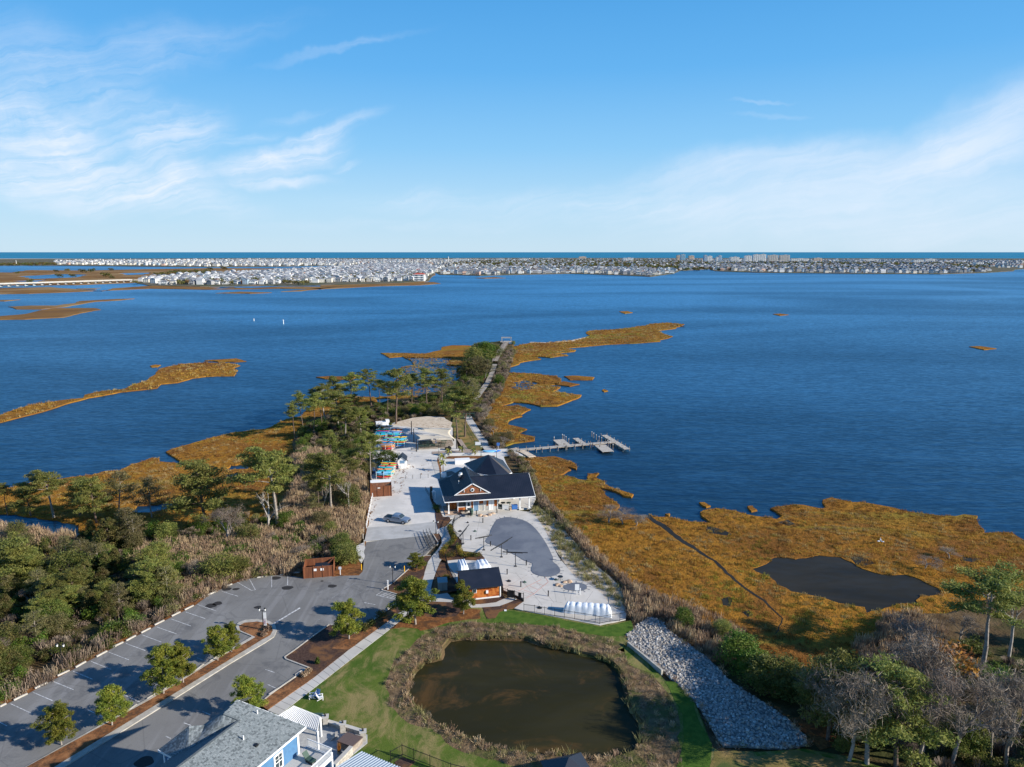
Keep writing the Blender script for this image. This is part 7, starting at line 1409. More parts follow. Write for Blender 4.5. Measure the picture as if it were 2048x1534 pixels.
# red roofed house at the tip of the peninsula and a few long white buildings
def block(px0, px1, ytop, ybase, lab, wm, rm=None, floors=3, name='apartment_block', depth=16, cat='building', stair=False):
    a = P(px0, ybase, 1); b = P(px1, ybase, 1); Y = a[1]; top = zat((px0 + px1) / 2, ytop, Y); W_ = b[0] - a[0]; H_ = top - 1; r = empty(name, ((a[0] + b[0]) / 2, Y, 1), label=lab, cat=cat)
    mb = MB(); mb.box((0, depth / 2, H_ / 2), (W_, depth, H_)); part(mb, 'wall', wm, r)
    n = max(2, min(9, int(W_ / 9))); fl = max(1, int(H_ / 3.4)); bl = MB(); wn_ = MB()
    for k in range(fl):
        bl.box((0, -.8, (k + 1) * H_ / fl - .2), (W_ * .96, 1.6, .6))
        for i in range(n): wn_.box((-W_ / 2 + (i + .5) * W_ / n, -.1, (k + .45) * H_ / fl), (W_ / n * .4, .25, H_ / fl * .45))
    part(bl, 'balconies', M_white, r); part(wn_, 'windows', M_twin, r)
    if rm: mb = MB(); mb.add([(-W_ / 2 - 1, -1, H_), (W_ / 2 + 1, -1, H_), (W_ / 2 + 1, depth + 1, H_), (-W_ / 2 - 1, depth + 1, H_), (-W_ / 2 + 4, depth / 2, H_ + 3), (W_ / 2 - 4, depth / 2, H_ + 3)], [(0, 1, 5, 4), (1, 2, 5), (2, 3, 4, 5), (3, 0, 4)]); part(mb, 'roof', rm, r)
    else: mb = MB(); mb.box((W_ * .1, depth / 2, H_ + 1.5), (W_ * .3, depth * .6, 3)); mb.box((0, depth / 2, H_ + .3), (W_ + .6, depth + .6, .6)); part(mb, 'roof_top', WALLC[3], r)
block(828, 849, 549, 562, 'white building with a bright red roof at the tip of the built up peninsula', WALLC[0], ROOFC[4]); block(832, 842, 540, 545, 'small house with a red roof behind the red roofed building', WALLC[4], ROOFC[4])
M_tw = [mat('tower_white', (.80, .80, .79), .7, .2), mat('tower_tan', (.52, .46, .38), .7, .2), mat('tower_blue', (.25, .45, .65), .5, .3), mat('tower_peach', (.72, .50, .33), .7, .2), mat('tower_teal', (.12, .42, .62), .3, .5), mat('tower_grey', (.56, .52, .47), .7, .2)]
fx = lambda x: 1250 + x / 2.566; fy = lambda y: 490 + y / 2.566
TW = [(266, 285, 56, 83, 3, 'peach tower left of the bright teal one'), (286, 309, 52, 84, 4, 'bright teal glass tower on the far skyline'), (328, 354, 58, 80, 3, 'low peach tower right of the teal one'), (405, 420, 56, 88, 2, 'blue tower with a white neighbour'), (421, 446, 60, 88, 0, 'white tower touching the blue one'), (467, 478, 66, 86, 0, 'short white tower left of the slim blue tower'), (479, 496, 58, 85, 2, 'slim blue tower before the cluster of high white towers'), (540, 585, 65, 88, 0, 'wide low white tower left of the high cluster'), (616, 648, 58, 88, 0, 'white tower first of the high cluster'), (658, 690, 52, 88, 0, 'high white tower second of the cluster'), (691, 722, 51, 88, 0, 'highest white tower of the cluster'), (736, 784, 55, 88, 5, 'tan grey tower in the cluster'), (794, 844, 55, 88, 5, 'wide tan grey tower at the right end of the cluster'), (968, 1010, 70, 85, 3, 'low peach block right of the tower cluster'), (850, 940, 73, 86, 0, 'long low white block right of the tower cluster'), (1480, 1530, 80, 96, 0, 'white block on the far right shore'), (1540, 1590, 75, 88, 0, 'white block behind the far right shore'), (1220, 1300, 76, 86, 0, 'long white block between cluster and right shore'), (1800, 1840, 92, 108, 0, 'white roofed hall on the far right shore')]
for x0, x1, t, b, c, lab in TW: block(fx(x0), fx(x1), fy(t - 3), fy(b), lab, M_tw[c], None, 8, 'tower_block', 22, 'tower')
gx = lambda x: 600 + x / 2.926; gy = lambda y: 490 + y / 2.926
for x0, x1, t, b, c, lab in ((892, 940, 80, 98, 0, 'left half of the large cream hotel on the far shore'), (941, 988, 81, 98, 0, 'right half of the large cream hotel on the far shore'), (1012, 1040, 82, 96, 1, 'tan block right of the large cream hotel'), (1150, 1196, 80, 94, 0, 'white block between the far woods'), (1283, 1326, 80, 96, 0, 'white block at the left of the reddish far woods'), (1632, 1674, 68, 82, 3, 'peach hotel standing above the far trees'), (1890, 1950, 76, 98, 0, 'white and blue block right of the far trees'), (1420, 1480, 78, 86, 0, 'long white block behind the far trees'), (590, 640, 104, 118, 2, 'pale blue long building in the middle town')): block(gx(x0), gx(x1), gy(t), gy(b), lab, M_tw[c], None, 5, 'hotel_block', 18, 'hotel')
# three water towers / masts are a few pixels only
for px, t, b in ((33, 521, 530), (262, 517, 526), (897, 514, 527), (300, 519, 528)):
    p = P(px, b, 1); h = zat(px, t, p[1]); r = empty('mast', (p[0], p[1], 0), label={33: 'thin white mast on the far left shore', 262: 'white mast above the far left houses', 897: 'slim pale water tower left of the cream hotel', 300: 'short mast above the far left houses'}[px], cat='mast'); mb = MB(); mb.tube((0, 0, 0), (0, 0, h), 2.2 if px == 897 else 1.2, 1.5 if px == 897 else .8, 8); part(mb, 'shaft', WALLC[0], r); mb = MB(); mb.tube((0, 0, h), (0, 0, h + 2), 2.6 if px == 897 else 1.2, .3, 8); part(mb, 'cap', WALLC[0], r)
# long bridge at the left
a = P(-150, 573.5, 4); b = P(262, 560.5, 4); c = P(305, 559, 2)
r = empty('causeway_bridge', (0, 0, 0), label='long low white road bridge crossing the far left marsh', cat='bridge'); A, B, C = Vector(a), Vector(b), Vector(c); mb = MB(); mb.beam((A.x, A.y, 4.6), (B.x, B.y, 4.6), 12, 1.2); mb.beam((B.x, B.y, 4.6), (C.x, C.y, 1.2), 12, 1.2); part(mb, 'deck', mat('bridge_concrete', (.42, .41, .39), .8, .2), r)
for s_ in (-1, 1): n_ = Vector((-(B - A).y, (B - A).x, 0)).normalized() * s_ * 5.8; mb = MB(); mb.beam((A.x + n_.x, A.y + n_.y, 5.6), (B.x + n_.x, B.y + n_.y, 5.6), .4, 1.0); part(mb, 'parapet', M_conc, r)
for i in range(26): p = A.lerp(B, i / 25); mb = MB(); mb.box((p.x, p.y, 1.6), (1.2, 9, 5)); part(mb, 'pier', WALLC[3], r)
# far trees: evergreen clumps on the marshes and wooded stretches of the town
lr = np.random.default_rng(77)
fart = [shrubmesh(9, 12, M_cedar, 260, 1.1, 9), shrubmesh(8, 11, M_ever, 260, 1.1, 9), shrubmesh(8, 11, M_olive, 240, 1.1, 9), shrubmesh(8, 10, leafmat('autumn_far', (.20, .10, .05), (.13, .065, .035), (.16, .12, .04)), 240, 1.1, 9)]
for poly, d, lab in (([(930, 522), (1040, 521), (1130, 519), (1250, 520), (1400, 522), (1420, 528), (1250, 531), (1100, 530), (1000, 531), (900, 530)], .0015, 'reddish and green woods in the middle of the far town'), ([(1000, 533), (1200, 528), (1600, 525), (1990, 528), (1950, 545), (1500, 541), (1200, 541), (900, 541)], .0035, 'scattered green trees among the far houses'), ([(-100, 529.5), (110, 527), (115, 531), (-100, 532)], .0012, 'dark green trees at the far left shore'), ([(300, 552), (350, 545), (420, 544), (420, 549), (330, 552)], .004, 'green trees behind the row of grey houses'), ([(300, 568), (560, 560), (840, 545), (860, 560), (640, 564), (400, 571)], .003, 'scattered trees between the peninsula houses')):
    q = scatter_pts(pxz(poly, 1), d, maxn=4000); scatter('far_woods', q, .8, fart, .7, 1.3, lab, 'woods')
for px, py, s_, lab in ((112, 544, 1.0, 'small tree clump on the far left marsh'), (135, 543, 1.3, 'dark tree clump on the far left marsh'), (165, 545, 1.4, 'largest dark tree group on the far left marsh'), (183, 544, 1.5, 'tall dark trees on the far left marsh'), (118, 554, 1.1, 'low bushes near the bridge on the marsh'), (145, 554, 1.0, 'second low bushes near the bridge'), (60, 565, .9, 'lone bush left beside the bridge'), (212, 554, 1.5, 'round tree before the grey row houses'), (224, 558, 1.0, 'small bush before the grey row houses'), (222, 541, 1.1, 'bushes at the sound edge'), (420, 540, 1.2, 'tree group at the sound edge behind the town'), (448, 539, 1.3, 'dark tree group at the sound edge'), (410, 552, 1.6, 'green round tree amid the grey roofs'), (270, 567, .9, 'bush at the left tip of the peninsula'), (640, 540, 1.2, 'dark tree behind the peninsula houses'), (35, 547, .8, 'little bush at the far left edge')):
    p = P(px, py, .8); o = link('marsh_tree', fart[R.randrange(3)], None, (p[0], p[1], .6)); o.scale = (s_ * 1.4, s_ * 1.2, s_); tag(o, lab, 'tree')
for i, (px, py) in enumerate(((570, 568), (580, 569), (592, 570), (603, 570), (612, 569))):
    p = P(px, py, .8); o = link('grey_pine', fart[2], None, (p[0], p[1], .6)); o.scale = (1.3, 1.2, 1.25); tag(o, ['first grey green pine from the left on the peninsula tip', 'second grey green pine on the peninsula tip', 'third grey green pine on the peninsula tip', 'fourth grey green pine on the peninsula tip', 'rightmost grey green pine on the peninsula tip'][i], 'tree', 'grey green pines before the peninsula houses')
# ---------------------------------------------------------------- trees
def treekind(name, meshes):
    return (name, meshes)
_first = {}
def plant(kindname, meshes, x, y, z, s, rz, label, cat='tree', group=None, szx=1.0):
    r = empty(kindname, (x, y, z), rz, label=label, cat=cat, group=group); r.scale = (s * szx, s * szx, s)
    for nm, me in zip(('trunk', 'crown'), meshes):
        if me: link(nm, me, r)
    return r
lr = np.random.default_rng(21)
tallp = [pine(12, .52, 3.4, 17, M_needle, .2, 120, .42, .6, .2, M_bark, cs_=.8) for _ in range(4)]
thinp = [pine(12, .62, 2.6, 12, M_needle, .2, 110, .4, .5, .17, M_bark) for _ in range(3)]
oldp = [pine(11, .58, 4.6, 16, M_needle, .2, 130, .34, .9, .26, M_pale, lop=.4) for _ in range(2)]
fullp = [pine(10, .25, 3.9, 30, M_needle, .2, 105, .45, .3, .24, M_bark) for _ in range(2)]
youngp = [pine(6.2, .22, 2.0, 30, M_needle_y, .14, 330, .7, .15, .12, M_pale, cs_=.58) for _ in range(4)]
sparse = [pine(9, .3, 3.0, 20, M_olive, .18, 70, .4, .5, .17, M_pale) for _ in range(2)]
cedars = [bushy(7.5, 4.2, M_cedar, .15, 6400, 38, cone=.8) for _ in range(2)]
evers = [bushy(6, 5.6, M_ever, .15, 6800, 38), bushy(5.5, 5.2, M_needle, .15, 6400, 36), bushy(5, 4.8, M_bright, .15, 5600, 34), bushy(6, 5, M_cedar, .15, 6000, 36), bushy(5.5, 5, M_olive, .15, 5600, 36)]
bares = [bare(8, .8, M_pale, .15, None, 4) for _ in range(3)]
snag = [bare(7, .9, M_bone, .13, None, 3) for _ in range(2)]
for s_ in range(2): snag[s_] = (snag[s_][0], None)
orange_t = [bare(8, .85, M_pale, .16, M_orl, 3)]
def top_of(ms, C_={}):
    k = id(ms)
    if k not in C_: C_[k] = max(np.percentile([v.co.z for v in m_.vertices], 99.5) for m_ in ms if m_)
    return C_[k]
def tree_at(kinds, name, px, py, top, label, z=1.0, group=None, cat='tree', wide=1.0, hmesh=None, k=None):
    """px,py: foot of the trunk in the photo; top: where its crown ends in the photo"""
    x, y, _ = P(px, py, z); h = zat(px, top, y) - z
    i = (k if k is not None else R.randrange(len(kinds))); me = kinds[i]
    H0 = top_of(me)
    return plant(name, me, x, y, z, h / H0, R.uniform(0, 6.28), label, cat, group, wide)
KW = dict(evergreen_tree='rounded evergreen tree', sparse_pine='thin olive green pine', cedar_tree='dark green cedar', pine_tree='full crowned pine', bare_tree='grey leafless tree', evergreen_shrub='low evergreen bush', bare_shrub='grey leafless bush')
def px_of(x, y): return 1024 + FPX * x / (y * cos(PITCH) + (CH - 2) * sin(PITCH))
def wood_tree(nm, me, x, y, s, where, cuts, words, wide):
    w = words[sum(px_of(x, y) > c for c in cuts)]; lab = '%s %s, %s' % (KW[nm], where, w); plant(nm, me, x, y, 1.0, s, R.uniform(0, 6), lab, 'tree' if 'bush' not in KW[nm] else 'bush', KW[nm] + 's ' + where + ', ' + w, wide)
# nine young pines of the parking lot and walk
YG = 'young pines planted around the parking lot and sidewalk'
for i, (fr, x, y, t, lab, w) in enumerate(((Zk, 820, 1103, 825, 'young pine in the median near the lower left, second from the near end', 1.1), (Zk, 450, 1240, 955, 'nearest young pine of the median, low at the left edge of the lot', 1.1),
        (Zk, 1197, 870, 555, 'tall yellow green young pine in the middle of the median row', 1.05), (Zk, 1340, 790, 508, 'young pine in the median close behind the tallest yellow green one', 1.0),
        (Zk, 1592, 628, 380, 'young pine in the median, left of the small one near the rounded island', 1.0), (Zk, 1695, 565, 358, 'small young pine in the median nearest to the rounded mulch island', .95),
        (Zh, 745, 930, 628, 'young pine standing against the far end of the grey roof', .95), (Zh, 1455, 360, 95, 'bushy young pine in the mulch bed left of the sidewalk bend', 1.15),
        (Zh, 1943, 250, -80, 'large young pine on the pine straw right of the sidewalk by the striped bay', 1.25), (Ze, 1875, 1165, 838, 'young pine in front of the orange shingled pool house', 1.05))):
    q = fr.px(x, y); t = fr.px(x, t)[1]; tree_at(youngp, 'young_pine', q[0], q[1], t, lab, G, YG, wide=w, k=i % 4)
tree_at(youngp, 'young_pine', *Ze.px(1400, 700), Ze.px(0, 565)[1], 'low spreading pine beside the yellow bollard at the narrow road bend', G, YG, wide=1.9, k=2)
# central grove: feet of trunks and tops read in the magnified window Zg
GR = 'tall pines of the central grove'
gv = [(225, 1500, 960, 'thin', 'thin leaning pine at the far left end of the grove, over the water'), (360, 1400, 790, 'thin', 'slim pine second from the left of the grove shore'), (515, 1470, 795, 'thin', 'slim straight trunked pine third from the left of the grove'),
      (860, 1150, 560, 'tall', 'rear grove pine with a rounded crown left of the gap of water'), (1090, 1130, 505, 'tall', 'rear grove pine with a flat top standing above the small orange islet'), (1400, 1000, 440, 'tall', 'high crowned pine standing in front of the pale brown marsh gap'),
      (1780, 1300, 440, 'tall', 'tallest broad crowned pine at the kayak end of the lot'), (700, 1250, 690, 'old', 'broad pine with layered crown left of the grove centre'), (900, 1330, 750, 'old', 'broad olive crowned pine in the middle of the grove'),
      (1000, 1500, 980, 'old', 'wide spreading pine low in the grove with grey limbs showing'), (1240, 1450, 1010, 'old', 'wide dull green pine right of the low spreading one'), (1540, 1020, 600, 'thin', 'dark narrow pine between two high crowned ones'), (640, 1330, 800, 'thin', 'pine crown tucked behind the slim shore pines'), (1650, 1150, 640, 'thin', 'short pine just left of the tallest broad crowned pine'), (1180, 1260, 830, 'tall', 'dense mid green pine behind the spreading ones')]
KS = dict(tall=tallp, thin=thinp, old=oldp, full=fullp, sparse=sparse, cedar=cedars, ever=evers, bare=bares, snag=snag, orange=orange_t)
for x, y, t, k, lab in gv:
    q = Zg.px(x, y); tree_at(KS[k], 'pine_tree', q[0], q[1], Zg.px(0, t)[1], lab, 1.0, GR, wide=1.1 if k != 'thin' else 1.0)
# right part of the grove, window Z4
for x, y, t, k, lab in ((800, 560, 370, 'thin', 'small pine left of the twin crowned pines by the sand court'), (890, 570, 340, 'tall', 'left one of the twin crowned pines behind the sand court'), (975, 560, 342, 'tall', 'right one of the twin crowned pines behind the sand court'),
        (1110, 750, 450, 'tall', 'bright green pine rising beside the shade sails'), (1068, 760, 480, 'tall', 'left one of two close trunks at the right post of the shade sails'), (1140, 640, 500, 'thin', 'thin pine right of the shade sail pines'), (1050, 640, 440, 'thin', 'dark pine behind the bright green sail pine'),
        (1230, 290, 185, 'ever', 'dense dome of evergreen at the start of the boardwalk'), (1190, 280, 190, 'ever', 'second dense evergreen left of the boardwalk start'), (1290, 280, 200, 'ever', 'evergreen touching the boardwalk rail'), (1165, 330, 215, 'ever', 'large evergreen above the thin blue creek'), (1240, 350, 230, 'tall', 'olive pine left of the boardwalk'),
        (1180, 400, 275, 'ever', 'wide evergreen over the path left of the boardwalk'), (1120, 410, 300, 'tall', 'round pine between creek and path'), (1090, 400, 330, 'ever', 'dark low evergreen at the right of the creek'), (1230, 400, 290, 'sparse', 'grey green pine left of the pale path'), (1395, 205, 180, 'ever', 'small dark round evergreen just right of the boardwalk end'), (1310, 440, 380, 'ever', 'round dark shrubby tree right of the pale path'), (1330, 350, 300, 'sparse', 'sparse olive tree right of the boardwalk foot'),
        (1000, 530, 420, 'sparse', 'sparse pine in front of the blue creek'), (1160, 520, 400, 'sparse', 'grey brushy tree left of the pale path')):
    q = Z4.px(x, y); tree_at(KS[k], 'pine_tree' if k in ('tall', 'thin', 'old') else 'evergreen_tree', q[0], q[1], Z4.px(0, t)[1], lab, .9, 'trees along the causeway', wide=1.15)
# dark hedge of shrubs behind the sand court
for i in range(10):
    q = Z4.px(720 + i * 33, 620 - (i % 3) * 10); tree_at(evers, 'evergreen_shrub', q[0], q[1], q[1] - 17, 'dark evergreen shrub in the row behind the sand court', 1.0, 'row of evergreen shrubs behind the sand court', 'shrub', 1.3)
# right of the foot path
for i, (x, y) in enumerate(((1230, 640), (1250, 680), (1280, 720), (1310, 760), (1340, 790), (1290, 790), (1240, 610), (1360, 760), (1210, 590))):
    q = Z4.px(x, y + 10); tree_at(evers if i % 2 else bares, 'scrub_shrub', q[0], q[1], q[1] - 19, 'grey green shrub among the scrub right of the foot path', .9, 'shrubs right of the foot path', 'shrub', 1.5, k=4 if i % 2 else 0)
# left half: the near pines and snags, window Zl
LT = [(1108, 480, 120, 'full', 'big dense cone shaped pine in the middle of the left marsh edge', 1.15), (1500, 480, 35, 'old', 'tall pale trunked pine with a flat top and a second trunk, above the marsh pool', 1.0), (1492, 400, 60, 'thin', 'slimmer pine trunk joined close to the tall pale one', .8),
      (290, 410, 160, 'old', 'open flat topped pine on the left shore', 1.1), (40, 400, 235, 'thin', 'pine cut by the left edge of the photo', 1.1), (165, 405, 230, 'full', 'wide dark pine left of the open flat topped one', 1.1), (520, 440, 200, 'full', 'olive pine right of the open flat topped one', 1.0), (640, 410, 180, 'sparse', 'pale sparse pine with a thin grey trunk on the shore', 1.1), (818, 410, 200, 'sparse', 'brownish nearly leafless pine before the marsh pool', 1.0), (430, 400, 210, 'full', 'dark pine between two lighter shore pines', 1.0),
      (590, 600, 420, 'cedar', 'large brown green cedar in front of the dark creek', 1.7), (730, 600, 500, 'ever', 'bright green low cedar right of the large brown one', 1.0), (450, 680, 540, 'sparse', 'pale olive tree left of the tan reeds', 1.5), (80, 800, 520, 'full', 'large pine at the left edge above the parking lot', 1.2), (160, 780, 590, 'full', 'pine overlapping the one at the left edge', 1.1),
      (560, 840, 690, 'cedar', 'pointed bright green cedar deep in the left woods', 1.5), (810, 860, 650, 'full', 'round crowned pine with a bare trunk foot by the parking lot', 1.0), (300, 900, 730, 'full', 'blue green broad pine among the left woods', 1.1), (380, 780, 600, 'ever', 'dark evergreen under the pale olive tree', 1.2), (470, 800, 640, 'cedar', 'dark cedar beside the pointed bright one', 1.3),
      (1190, 760, 620, 'ever', 'dark green evergreen in the reeds left of the enclosure', 1.5), (1290, 740, 630, 'ever', 'evergreen right beside the dark one in the reeds', 1.3), (960, 750, 660, 'ever', 'low evergreen amid the reeds above the lot bend', 1.2), (950, 860, 780, 'ever', 'low dark evergreen right of the round crowned pine', 1.4), (1350, 560, 460, 'ever', 'bright green rounded evergreen below the white snag', 1.5), (1530, 480, 390, 'ever', 'grey green evergreen at the foot of the tall pale pine', 1.0),
      (1440, 490, 285, 'snag', 'white bare snag with curling limbs before the tall pale pine', 1.3), (1225, 570, 350, 'bare', 'white twiggy leafless tree over the reeds', 1.2), (1880, 400, 220, 'snag', 'bare pale leaning trunk near the kayak racks', .6), (1785, 400, 60, 'old', 'pale multi limbed pine left of the brown enclosure', .9), (1885, 230, 40, 'old', 'pine with pale limbs left of the kayak racks', .8), (1960, 240, 120, 'thin', 'thin trunked pine just left of the kayak racks', .8), (1750, 380, 250, 'snag', 'short broken grey trunk in the brush', .5),
      (1890, 380, 245, 'ever', 'dark rounded evergreen left of the brown kayak enclosure', 1.1), (1730, 480, 385, 'ever', 'olive bush in the brush left of the white rail', 1.2), (1780, 520, 440, 'ever', 'yellow green bush left of the white rail', 1.0), (1870, 670, 560, 'ever', 'bright green bush right of the dumpster enclosure', 1.3), (1840, 600, 500, 'ever', 'brown green bush behind the dumpster enclosure', 1.2), (1640, 640, 560, 'bare', 'grey leafless shrub behind the dumpster enclosure', 1.3), (1720, 600, 520, 'bare', 'brown leafless shrub left of the bright green bush', 1.4), (1460, 560, 500, 'bare', 'low grey leafless shrub beside the rounded evergreen', 1.6),
      (1620, 500, 440, 'ever', 'olive shrub halfway between snag and white rail', 1.2), (2000, 215, -60, 'old', 'tall pale forked pine rising in front of the kayak racks', .6)]
for x, y, t, k, lab, w in LT:
    q = Zl.px(x, y); nm = dict(full='pine_tree', old='pine_tree', thin='pine_tree', sparse='sparse_pine', cedar='cedar_tree', ever='evergreen_tree', bare='bare_tree', snag='dead_tree')[k]
    tree_at(KS[k], nm, q[0], q[1], Zl.px(0, t)[1], lab, 1.0, 'trees of the left woods', wide=w)
tree_at(evers, 'magnolia_tree', *Zs.px(240, 745), Zs.px(0, 545)[1], 'dark glossy round tree between the two kayak racks', G, None, wide=1.9, k=2)
# fill of the left woods: many crowns one cannot tell apart
lp = pxz([(-60, 1200), (40, 1150), (150, 1120), (260, 1120), (330, 1160), (400, 1160), (390, 1185), (320, 1205), (240, 1235), (170, 1275), (100, 1310), (0, 1370), (-120, 1430)], 1.0)
pp = scatter_pts(lp, .075); pp = keep(pp, [pxz(asph, G)])
for i, (x, y) in enumerate(pp[:120]):
    kinds = (evers, sparse, cedars, fullp, evers, bares)[i % 6]; wood_tree(('evergreen_tree', 'sparse_pine', 'cedar_tree', 'pine_tree', 'evergreen_tree', 'bare_tree')[i % 6], kinds[i % len(kinds)], x, y, R.uniform(.42, .72) if i % 6 in (1, 3, 5) else R.uniform(.5, .85), 'in the left woods', (60, 160, 270), ('at the left edge', 'near the left edge', 'above the middle of the parking rows', 'near the bend of the lot'), 1.15)
lp = pxz([(0, 1090), (100, 1075), (250, 1075), (400, 1060), (500, 1040), (560, 1050), (500, 1090), (330, 1110), (150, 1115), (0, 1120)], 1.0)
for i, (x, y) in enumerate(scatter_pts(lp, .022)[:34]):
    kinds = (evers, sparse, cedars)[i % 3]; wood_tree(('evergreen_tree', 'sparse_pine', 'cedar_tree')[i % 3], kinds[i % len(kinds)], x, y, R.uniform(.5, .85), 'between the left creek and the reeds', (180, 360), ('left end', 'middle', 'right end'), 1.1)
lp = pxz([(605, 960), (640, 880), (740, 845), (745, 940), (735, 1020), (700, 1060), (640, 1060), (600, 1020)], 1.0)
for i, (x, y) in enumerate(scatter_pts(lp, .022)[:46]):
    kinds = (evers, bares, sparse)[i % 3]; wood_tree(('evergreen_shrub', 'bare_shrub', 'sparse_pine')[i % 3], kinds[i % len(kinds)], x, y, R.uniform(.35, .62), 'in the brush left of the kayak racks', (650, 700), ('marsh side', 'middle', 'lot side'), 1.3)
lp = pxz([(610, 950), (655, 880), (740, 850), (742, 930), (728, 1000), (690, 1040), (640, 1040)], 1.0)
for i, (x, y) in enumerate(scatter_pts(lp, .010)[:20]):
    plant('pine_tree', (thinp + tallp)[i % 7], x, y, 1.0, R.uniform(.6, .95), R.uniform(0, 6), ('tall slender pine in the grove, ' + ('marsh side', 'middle', 'kayak rack side')[sum(px_of(x, y) > c for c in (665, 705))]), 'tree', 'slender grove pines, ' + ('marsh side', 'middle', 'rack side')[sum(px_of(x, y) > c for c in (665, 705))], 1.0)
# bottom right wood, window Zr
RT = [(1100, 790, 385, 'full', 'dark full crowned pine at the left of the lower right wood', 1.0), (1050, 720, 440, 'full', 'dark pine behind the first one of the lower right wood', .9), (1290, 915, 440, 'bare', 'pale leafless tree with a white trunk in the lower right wood', .9), (1430, 925, 445, 'full', 'broad dark green tree with a leaning trunk near the bottom edge', 1.0), (1150, 690, 400, 'ever', 'rounded dark evergreen beside the orange needles', 1.0),
      (1640, 680, 290, 'orange', 'leafless tree with orange autumn leaves', .95), (1200, 900, 470, 'bare', 'slim leafless tree among the dark pines at the lower right', .8), (1530, 900, 420, 'bare', 'tall leafless tree between the broad green tree and the orange one', .8), (1700, 900, 480, 'bare', 'leafless tree right of the orange one near the bottom', .9), (1610, 800, 330, 'bare', 'grey leafless tree above the orange one', 1.0), (1850, 430, 5, 'old', 'tall gnarled pine at the right edge over the marsh', 1.15), (1975, 390, 90, 'snag', 'dark bare leaning pine right of the gnarled one', .8), (1960, 920, 500, 'bare', 'white branched leafless tree at the right edge', .9), (1810, 740, 520, 'bare', 'thin bare tree in the dark wood', 1.0), (1330, 470, 380, 'bare', 'grey twiggy shrub tree above the pines', 1.7), (1420, 440, 330, 'bare', 'second grey twiggy shrub tree at the marsh border', 1.7), (1500, 420, 230, 'bare', 'grey brush tree reaching over the marsh', 1.8), (1730, 330, 200, 'bare', 'grey shrub tree left of the gnarled pine', 1.5), (1580, 500, 380, 'bare', 'twiggy grey brown tree in the middle of the right wood', 1.6),
      (670, 420, 285, 'ever', 'bright green shrub tree on the reed edge by the riprap', 1.4), (740, 490, 370, 'ever', 'broad green shrub tree right of the bright one', 1.5), (840, 560, 400, 'ever', 'wide green shrub tree by the riprap middle', 1.7), (930, 570, 450, 'ever', 'green shrub tree next to the dark pines', 1.5), (590, 290, 220, 'ever', 'small yellow green shrub in the reeds', 1.3), (400, 250, 160, 'ever', 'dark green shrub at the top of the riprap reeds', 1.0), (1170, 850, 780, 'ever', 'small green bush on the orange needles', 1.0), (1750, 860, 690, 'ever', 'low pine bush in the dark wood near the bottom', 1.0)]
for x, y, t, k, lab, w in RT:
    q = Zr.px(x, y); nm = dict(full='pine_tree', old='pine_tree', thin='pine_tree', sparse='sparse_pine', cedar='cedar_tree', ever='evergreen_tree', bare='bare_tree', snag='dead_tree', orange='autumn_tree')[k]
    tree_at(KS[k], nm, q[0], q[1], Zr.px(0, t)[1], lab, 1.2, 'trees of the lower right wood', wide=w, k=2 if 'bright green shrub' in lab else None)
lp = pxz(Zr.L([(1250, 720), (1500, 560), (1750, 470), (2100, 420), (2400, 700), (2300, 1100), (1500, 1100), (1330, 930)]), 1.2)
for i, (x, y) in enumerate(scatter_pts(lp, .03)[:34]):
    kinds = (evers, bares, bares)[i % 3]; wood_tree(('evergreen_tree', 'bare_tree', 'bare_tree')[i % 3], kinds[i % len(kinds)], x, y, R.uniform(.4, .85), 'in the lower right wood', (1850, 1990), ('left part', 'middle part', 'at the right edge'), 1.0)
for i, (x, y) in enumerate(zip(lr.uniform(62, 112, 42), lr.uniform(52, 104, 42))):
    if x < 1024 / FPX * y + 9: continue
    kinds = (evers, fullp, bares)[i % 3]; plant(('evergreen_tree', 'pine_tree', 'bare_tree')[i % 3], kinds[i % len(kinds)], x, y, 1.0, R.uniform(.5, .9), R.uniform(0, 6), 'tree of the wood just beyond the right edge of the photo', 'tree', 'trees beyond the right edge', 1.0)
lp = [(50, 58), (62, 54), (92, 60), (98, 80), (78, 84), (58, 70)]
for i, (x, y) in enumerate(scatter_pts(lp, .022)[:34]):
    plant('pine_tree', (fullp + tallp)[i % 6], x, y, 1.2, R.uniform(.6, .9), R.uniform(0, 6), 'tall dark pine at the lower right corner', 'tree', 'tall pines of the lower right corner', 1.1)
lp = pxz(Zr.L([(1400, 560), (1700, 480), (2040, 520), (2040, 900), (1500, 900)]), 1.2)
for i, (x, y) in enumerate(scatter_pts(lp, .012)[:16]):
    plant('bare_tree', bares[i % 3], x, y, 1.2, R.uniform(.9, 1.25), R.uniform(0, 6), 'tall grey leafless tree in the lower right wood', 'tree', 'tall leafless trees of the lower right wood', .8)
bed(Zr.L([(530, 930), (560, 850), (720, 840), (740, 880), (960, 850), (1250, 900), (1500, 1100), (500, 1100)]), M_tan, -.005, 'dry_lawn_patch', 1, .6)
# trees just outside the right edge of the frame that throw the long shadows over the riprap and marsh
# scrub mounds on the right marsh
for fr, x, y, t, w, k, lab in ((Zm, 345, 300, 245, 3.0, 0, 'grey mound of scrub on the marsh beside the water'), (Zm, 400, 305, 255, 2.8, 1, 'second grey mound of scrub on the marsh'), (Zm, 455, 310, 262, 2.6, 2, 'right end of the grey scrub mounds on the marsh'), (Zm, 1640, 485, 435, 2.4, 0, 'grey crescent of brush above the dark marsh pool'), (Zm, 1740, 445, 405, 2.6, 1, 'grey brush clump right of the crescent')):
    q = fr.px(x, y); tree_at(bares, 'brush_mound', q[0], q[1], fr.px(0, t)[1], lab, .4, None, 'shrub', w, k=k)
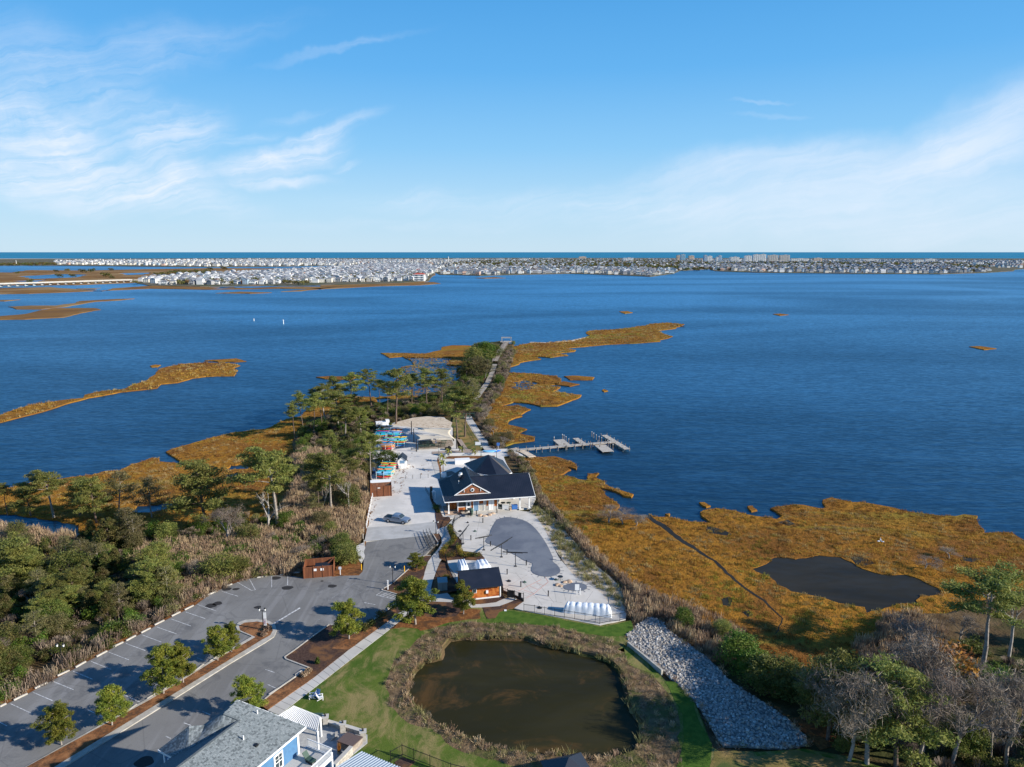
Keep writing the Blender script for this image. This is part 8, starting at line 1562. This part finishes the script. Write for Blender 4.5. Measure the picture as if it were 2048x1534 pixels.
# hedges and shrubs of the site
def hedge(name, pts, w, h, m, label, n=26):
    p = [Vector(q) for q in pts]; cs = []
    for a, b in zip(p, p[1:]):
        L = (b - a).length; k = max(1, int(L / .45))
        for i in range(k):
            c = a.lerp(b, (i + .5) / k); cs.append(clump((c.x, c.y, G + h * .5), (w * .55, w * .55, h * .55), int(n * w * 3)))
    me = quadmesh(name, leafquads(np.concatenate(cs), .13, .4, .8), m); return tag(link(name, me), label, 'hedge')
hedge('hedge', [Zp(*q, G) for q in ((335, 235), (350, 290), (385, 335), (350, 380), (300, 420), (275, 470))], 1.3, 1.1, M_hedge, 'long olive and orange hedge outside the curved pool fence')
hedge('hedge', [Zp(*q, G) for q in ((275, 490), (330, 490), (385, 480))], 1.6, 1.2, M_hedge, 'wide end of the hedge above the wrapped furniture')
hedge('hedge', [Zp(*q, G) for q in ((405, 400), (425, 450), (440, 480), (500, 485), (600, 480))], 1.3, 1.0, M_hedge, 'curved low hedge inside the pool deck')
for i, (fr, x, y, t, w, m, lab) in enumerate(((Ze, 1300, 870, 760, 3.3, 0, 'large clipped round bush beside the tall white sign post'), (Zh, 1610, 275, 205, 1.9, 1, 'round green shrub right of the bushy young pine'), (Zh, 1690, 220, 140, 2.2, 3, 'larger dark shrub in the same mulch bed'), (Zh, 1570, 300, 240, 1.3, 3, 'small shrub at the foot of the bushy young pine'), (Zh, 1225, 540, 490, .8, 2, 'single tiny sapling in the wide mulch bed'), (Zh, 830, 335, 305, 1.2, 4, 'tan clump of dormant grass on the rounded island'), (Zh, 862, 300, 262, 1.3, 4, 'second tan grass clump on the rounded island'), (Zh, 1130, 630, 600, 1.2, 4, 'tan grass clump beside the kerb end'), (Zh, 1160, 600, 570, 1.1, 4, 'tan grass clump on the kerb corner'), (Ze, 1700, 815, 760, 1.8, 0, 'low green shrub beside the utility box'), (Zc, 150, 1200, 1140, 1.0, 0, 'small green shrub in the bed beside the clubhouse'), (Zc, 110, 1130, 1060, 2.6, 1, 'dark low shrub in the shade beside the clubhouse'), (Zs, 310, 160, 110, 1.6, 1, 'low shrub behind the far kayaks'))):
    q = fr.px(x, y); xx, yy, _ = P(*q, G); h = zat(*fr.px(x, t), yy) - G
    me = shrubmesh(max(h, .5), w, [M_hedge, M_ever, M_bright, M_cedar, M_reed][m], 700, .13, 12); tag(link('shrub', me, None, (xx, yy, G)), lab, 'shrub')
# feathery tan palms
def palm(x, y, h, label):
    r = empty('palm_tree', (x, y, G), R.uniform(0, 6), label=label, cat='palm', group='small palms around the plaza'); w = MB(); w.tube((0, 0, -.1), (0, 0, h), .13, .1, 7); w.build('trunk', M_bark, r)
    for i in range(13):
        a = i * 2.4; L = 1.3 + .3 * R.random(); el = radians(65 - i * 6.5); vs = []; p = np.array((0, 0, h)); 
        for k in range(8):
            d = np.array((cos(a) * cos(el), sin(a) * cos(el), sin(el))); q = p + d * L / 8; sd = np.array((-sin(a), cos(a), -.3)) * (.24 * sin(pi * (k + 1.2) / 9.5)); 
            vs += [p - sd, p, q, q - sd * 1.1, p, p + sd, q + sd * 1.1, q]; p = q; el -= .17
        link('frond', quadmesh('frond', np.array(vs), M_palm), r)
for x, y, t, lab in ((1200, 612, 545, 'palm left above the white plaza wall'), (1395, 575, 515, 'middle palm behind the plaza wall'), (1585, 605, 545, 'right palm behind the pavilion'), (1105, 700, 620, 'palm at the corner of the shell lot and plaza'), (1110, 850, 700, 'tallest palm with a long bare trunk left of the pavilion')):
    p = Zs(x, y, G); palm(p[0], p[1], max(1.4, zat(*Zs.px(x, t + 25), p[1]) - G), lab)
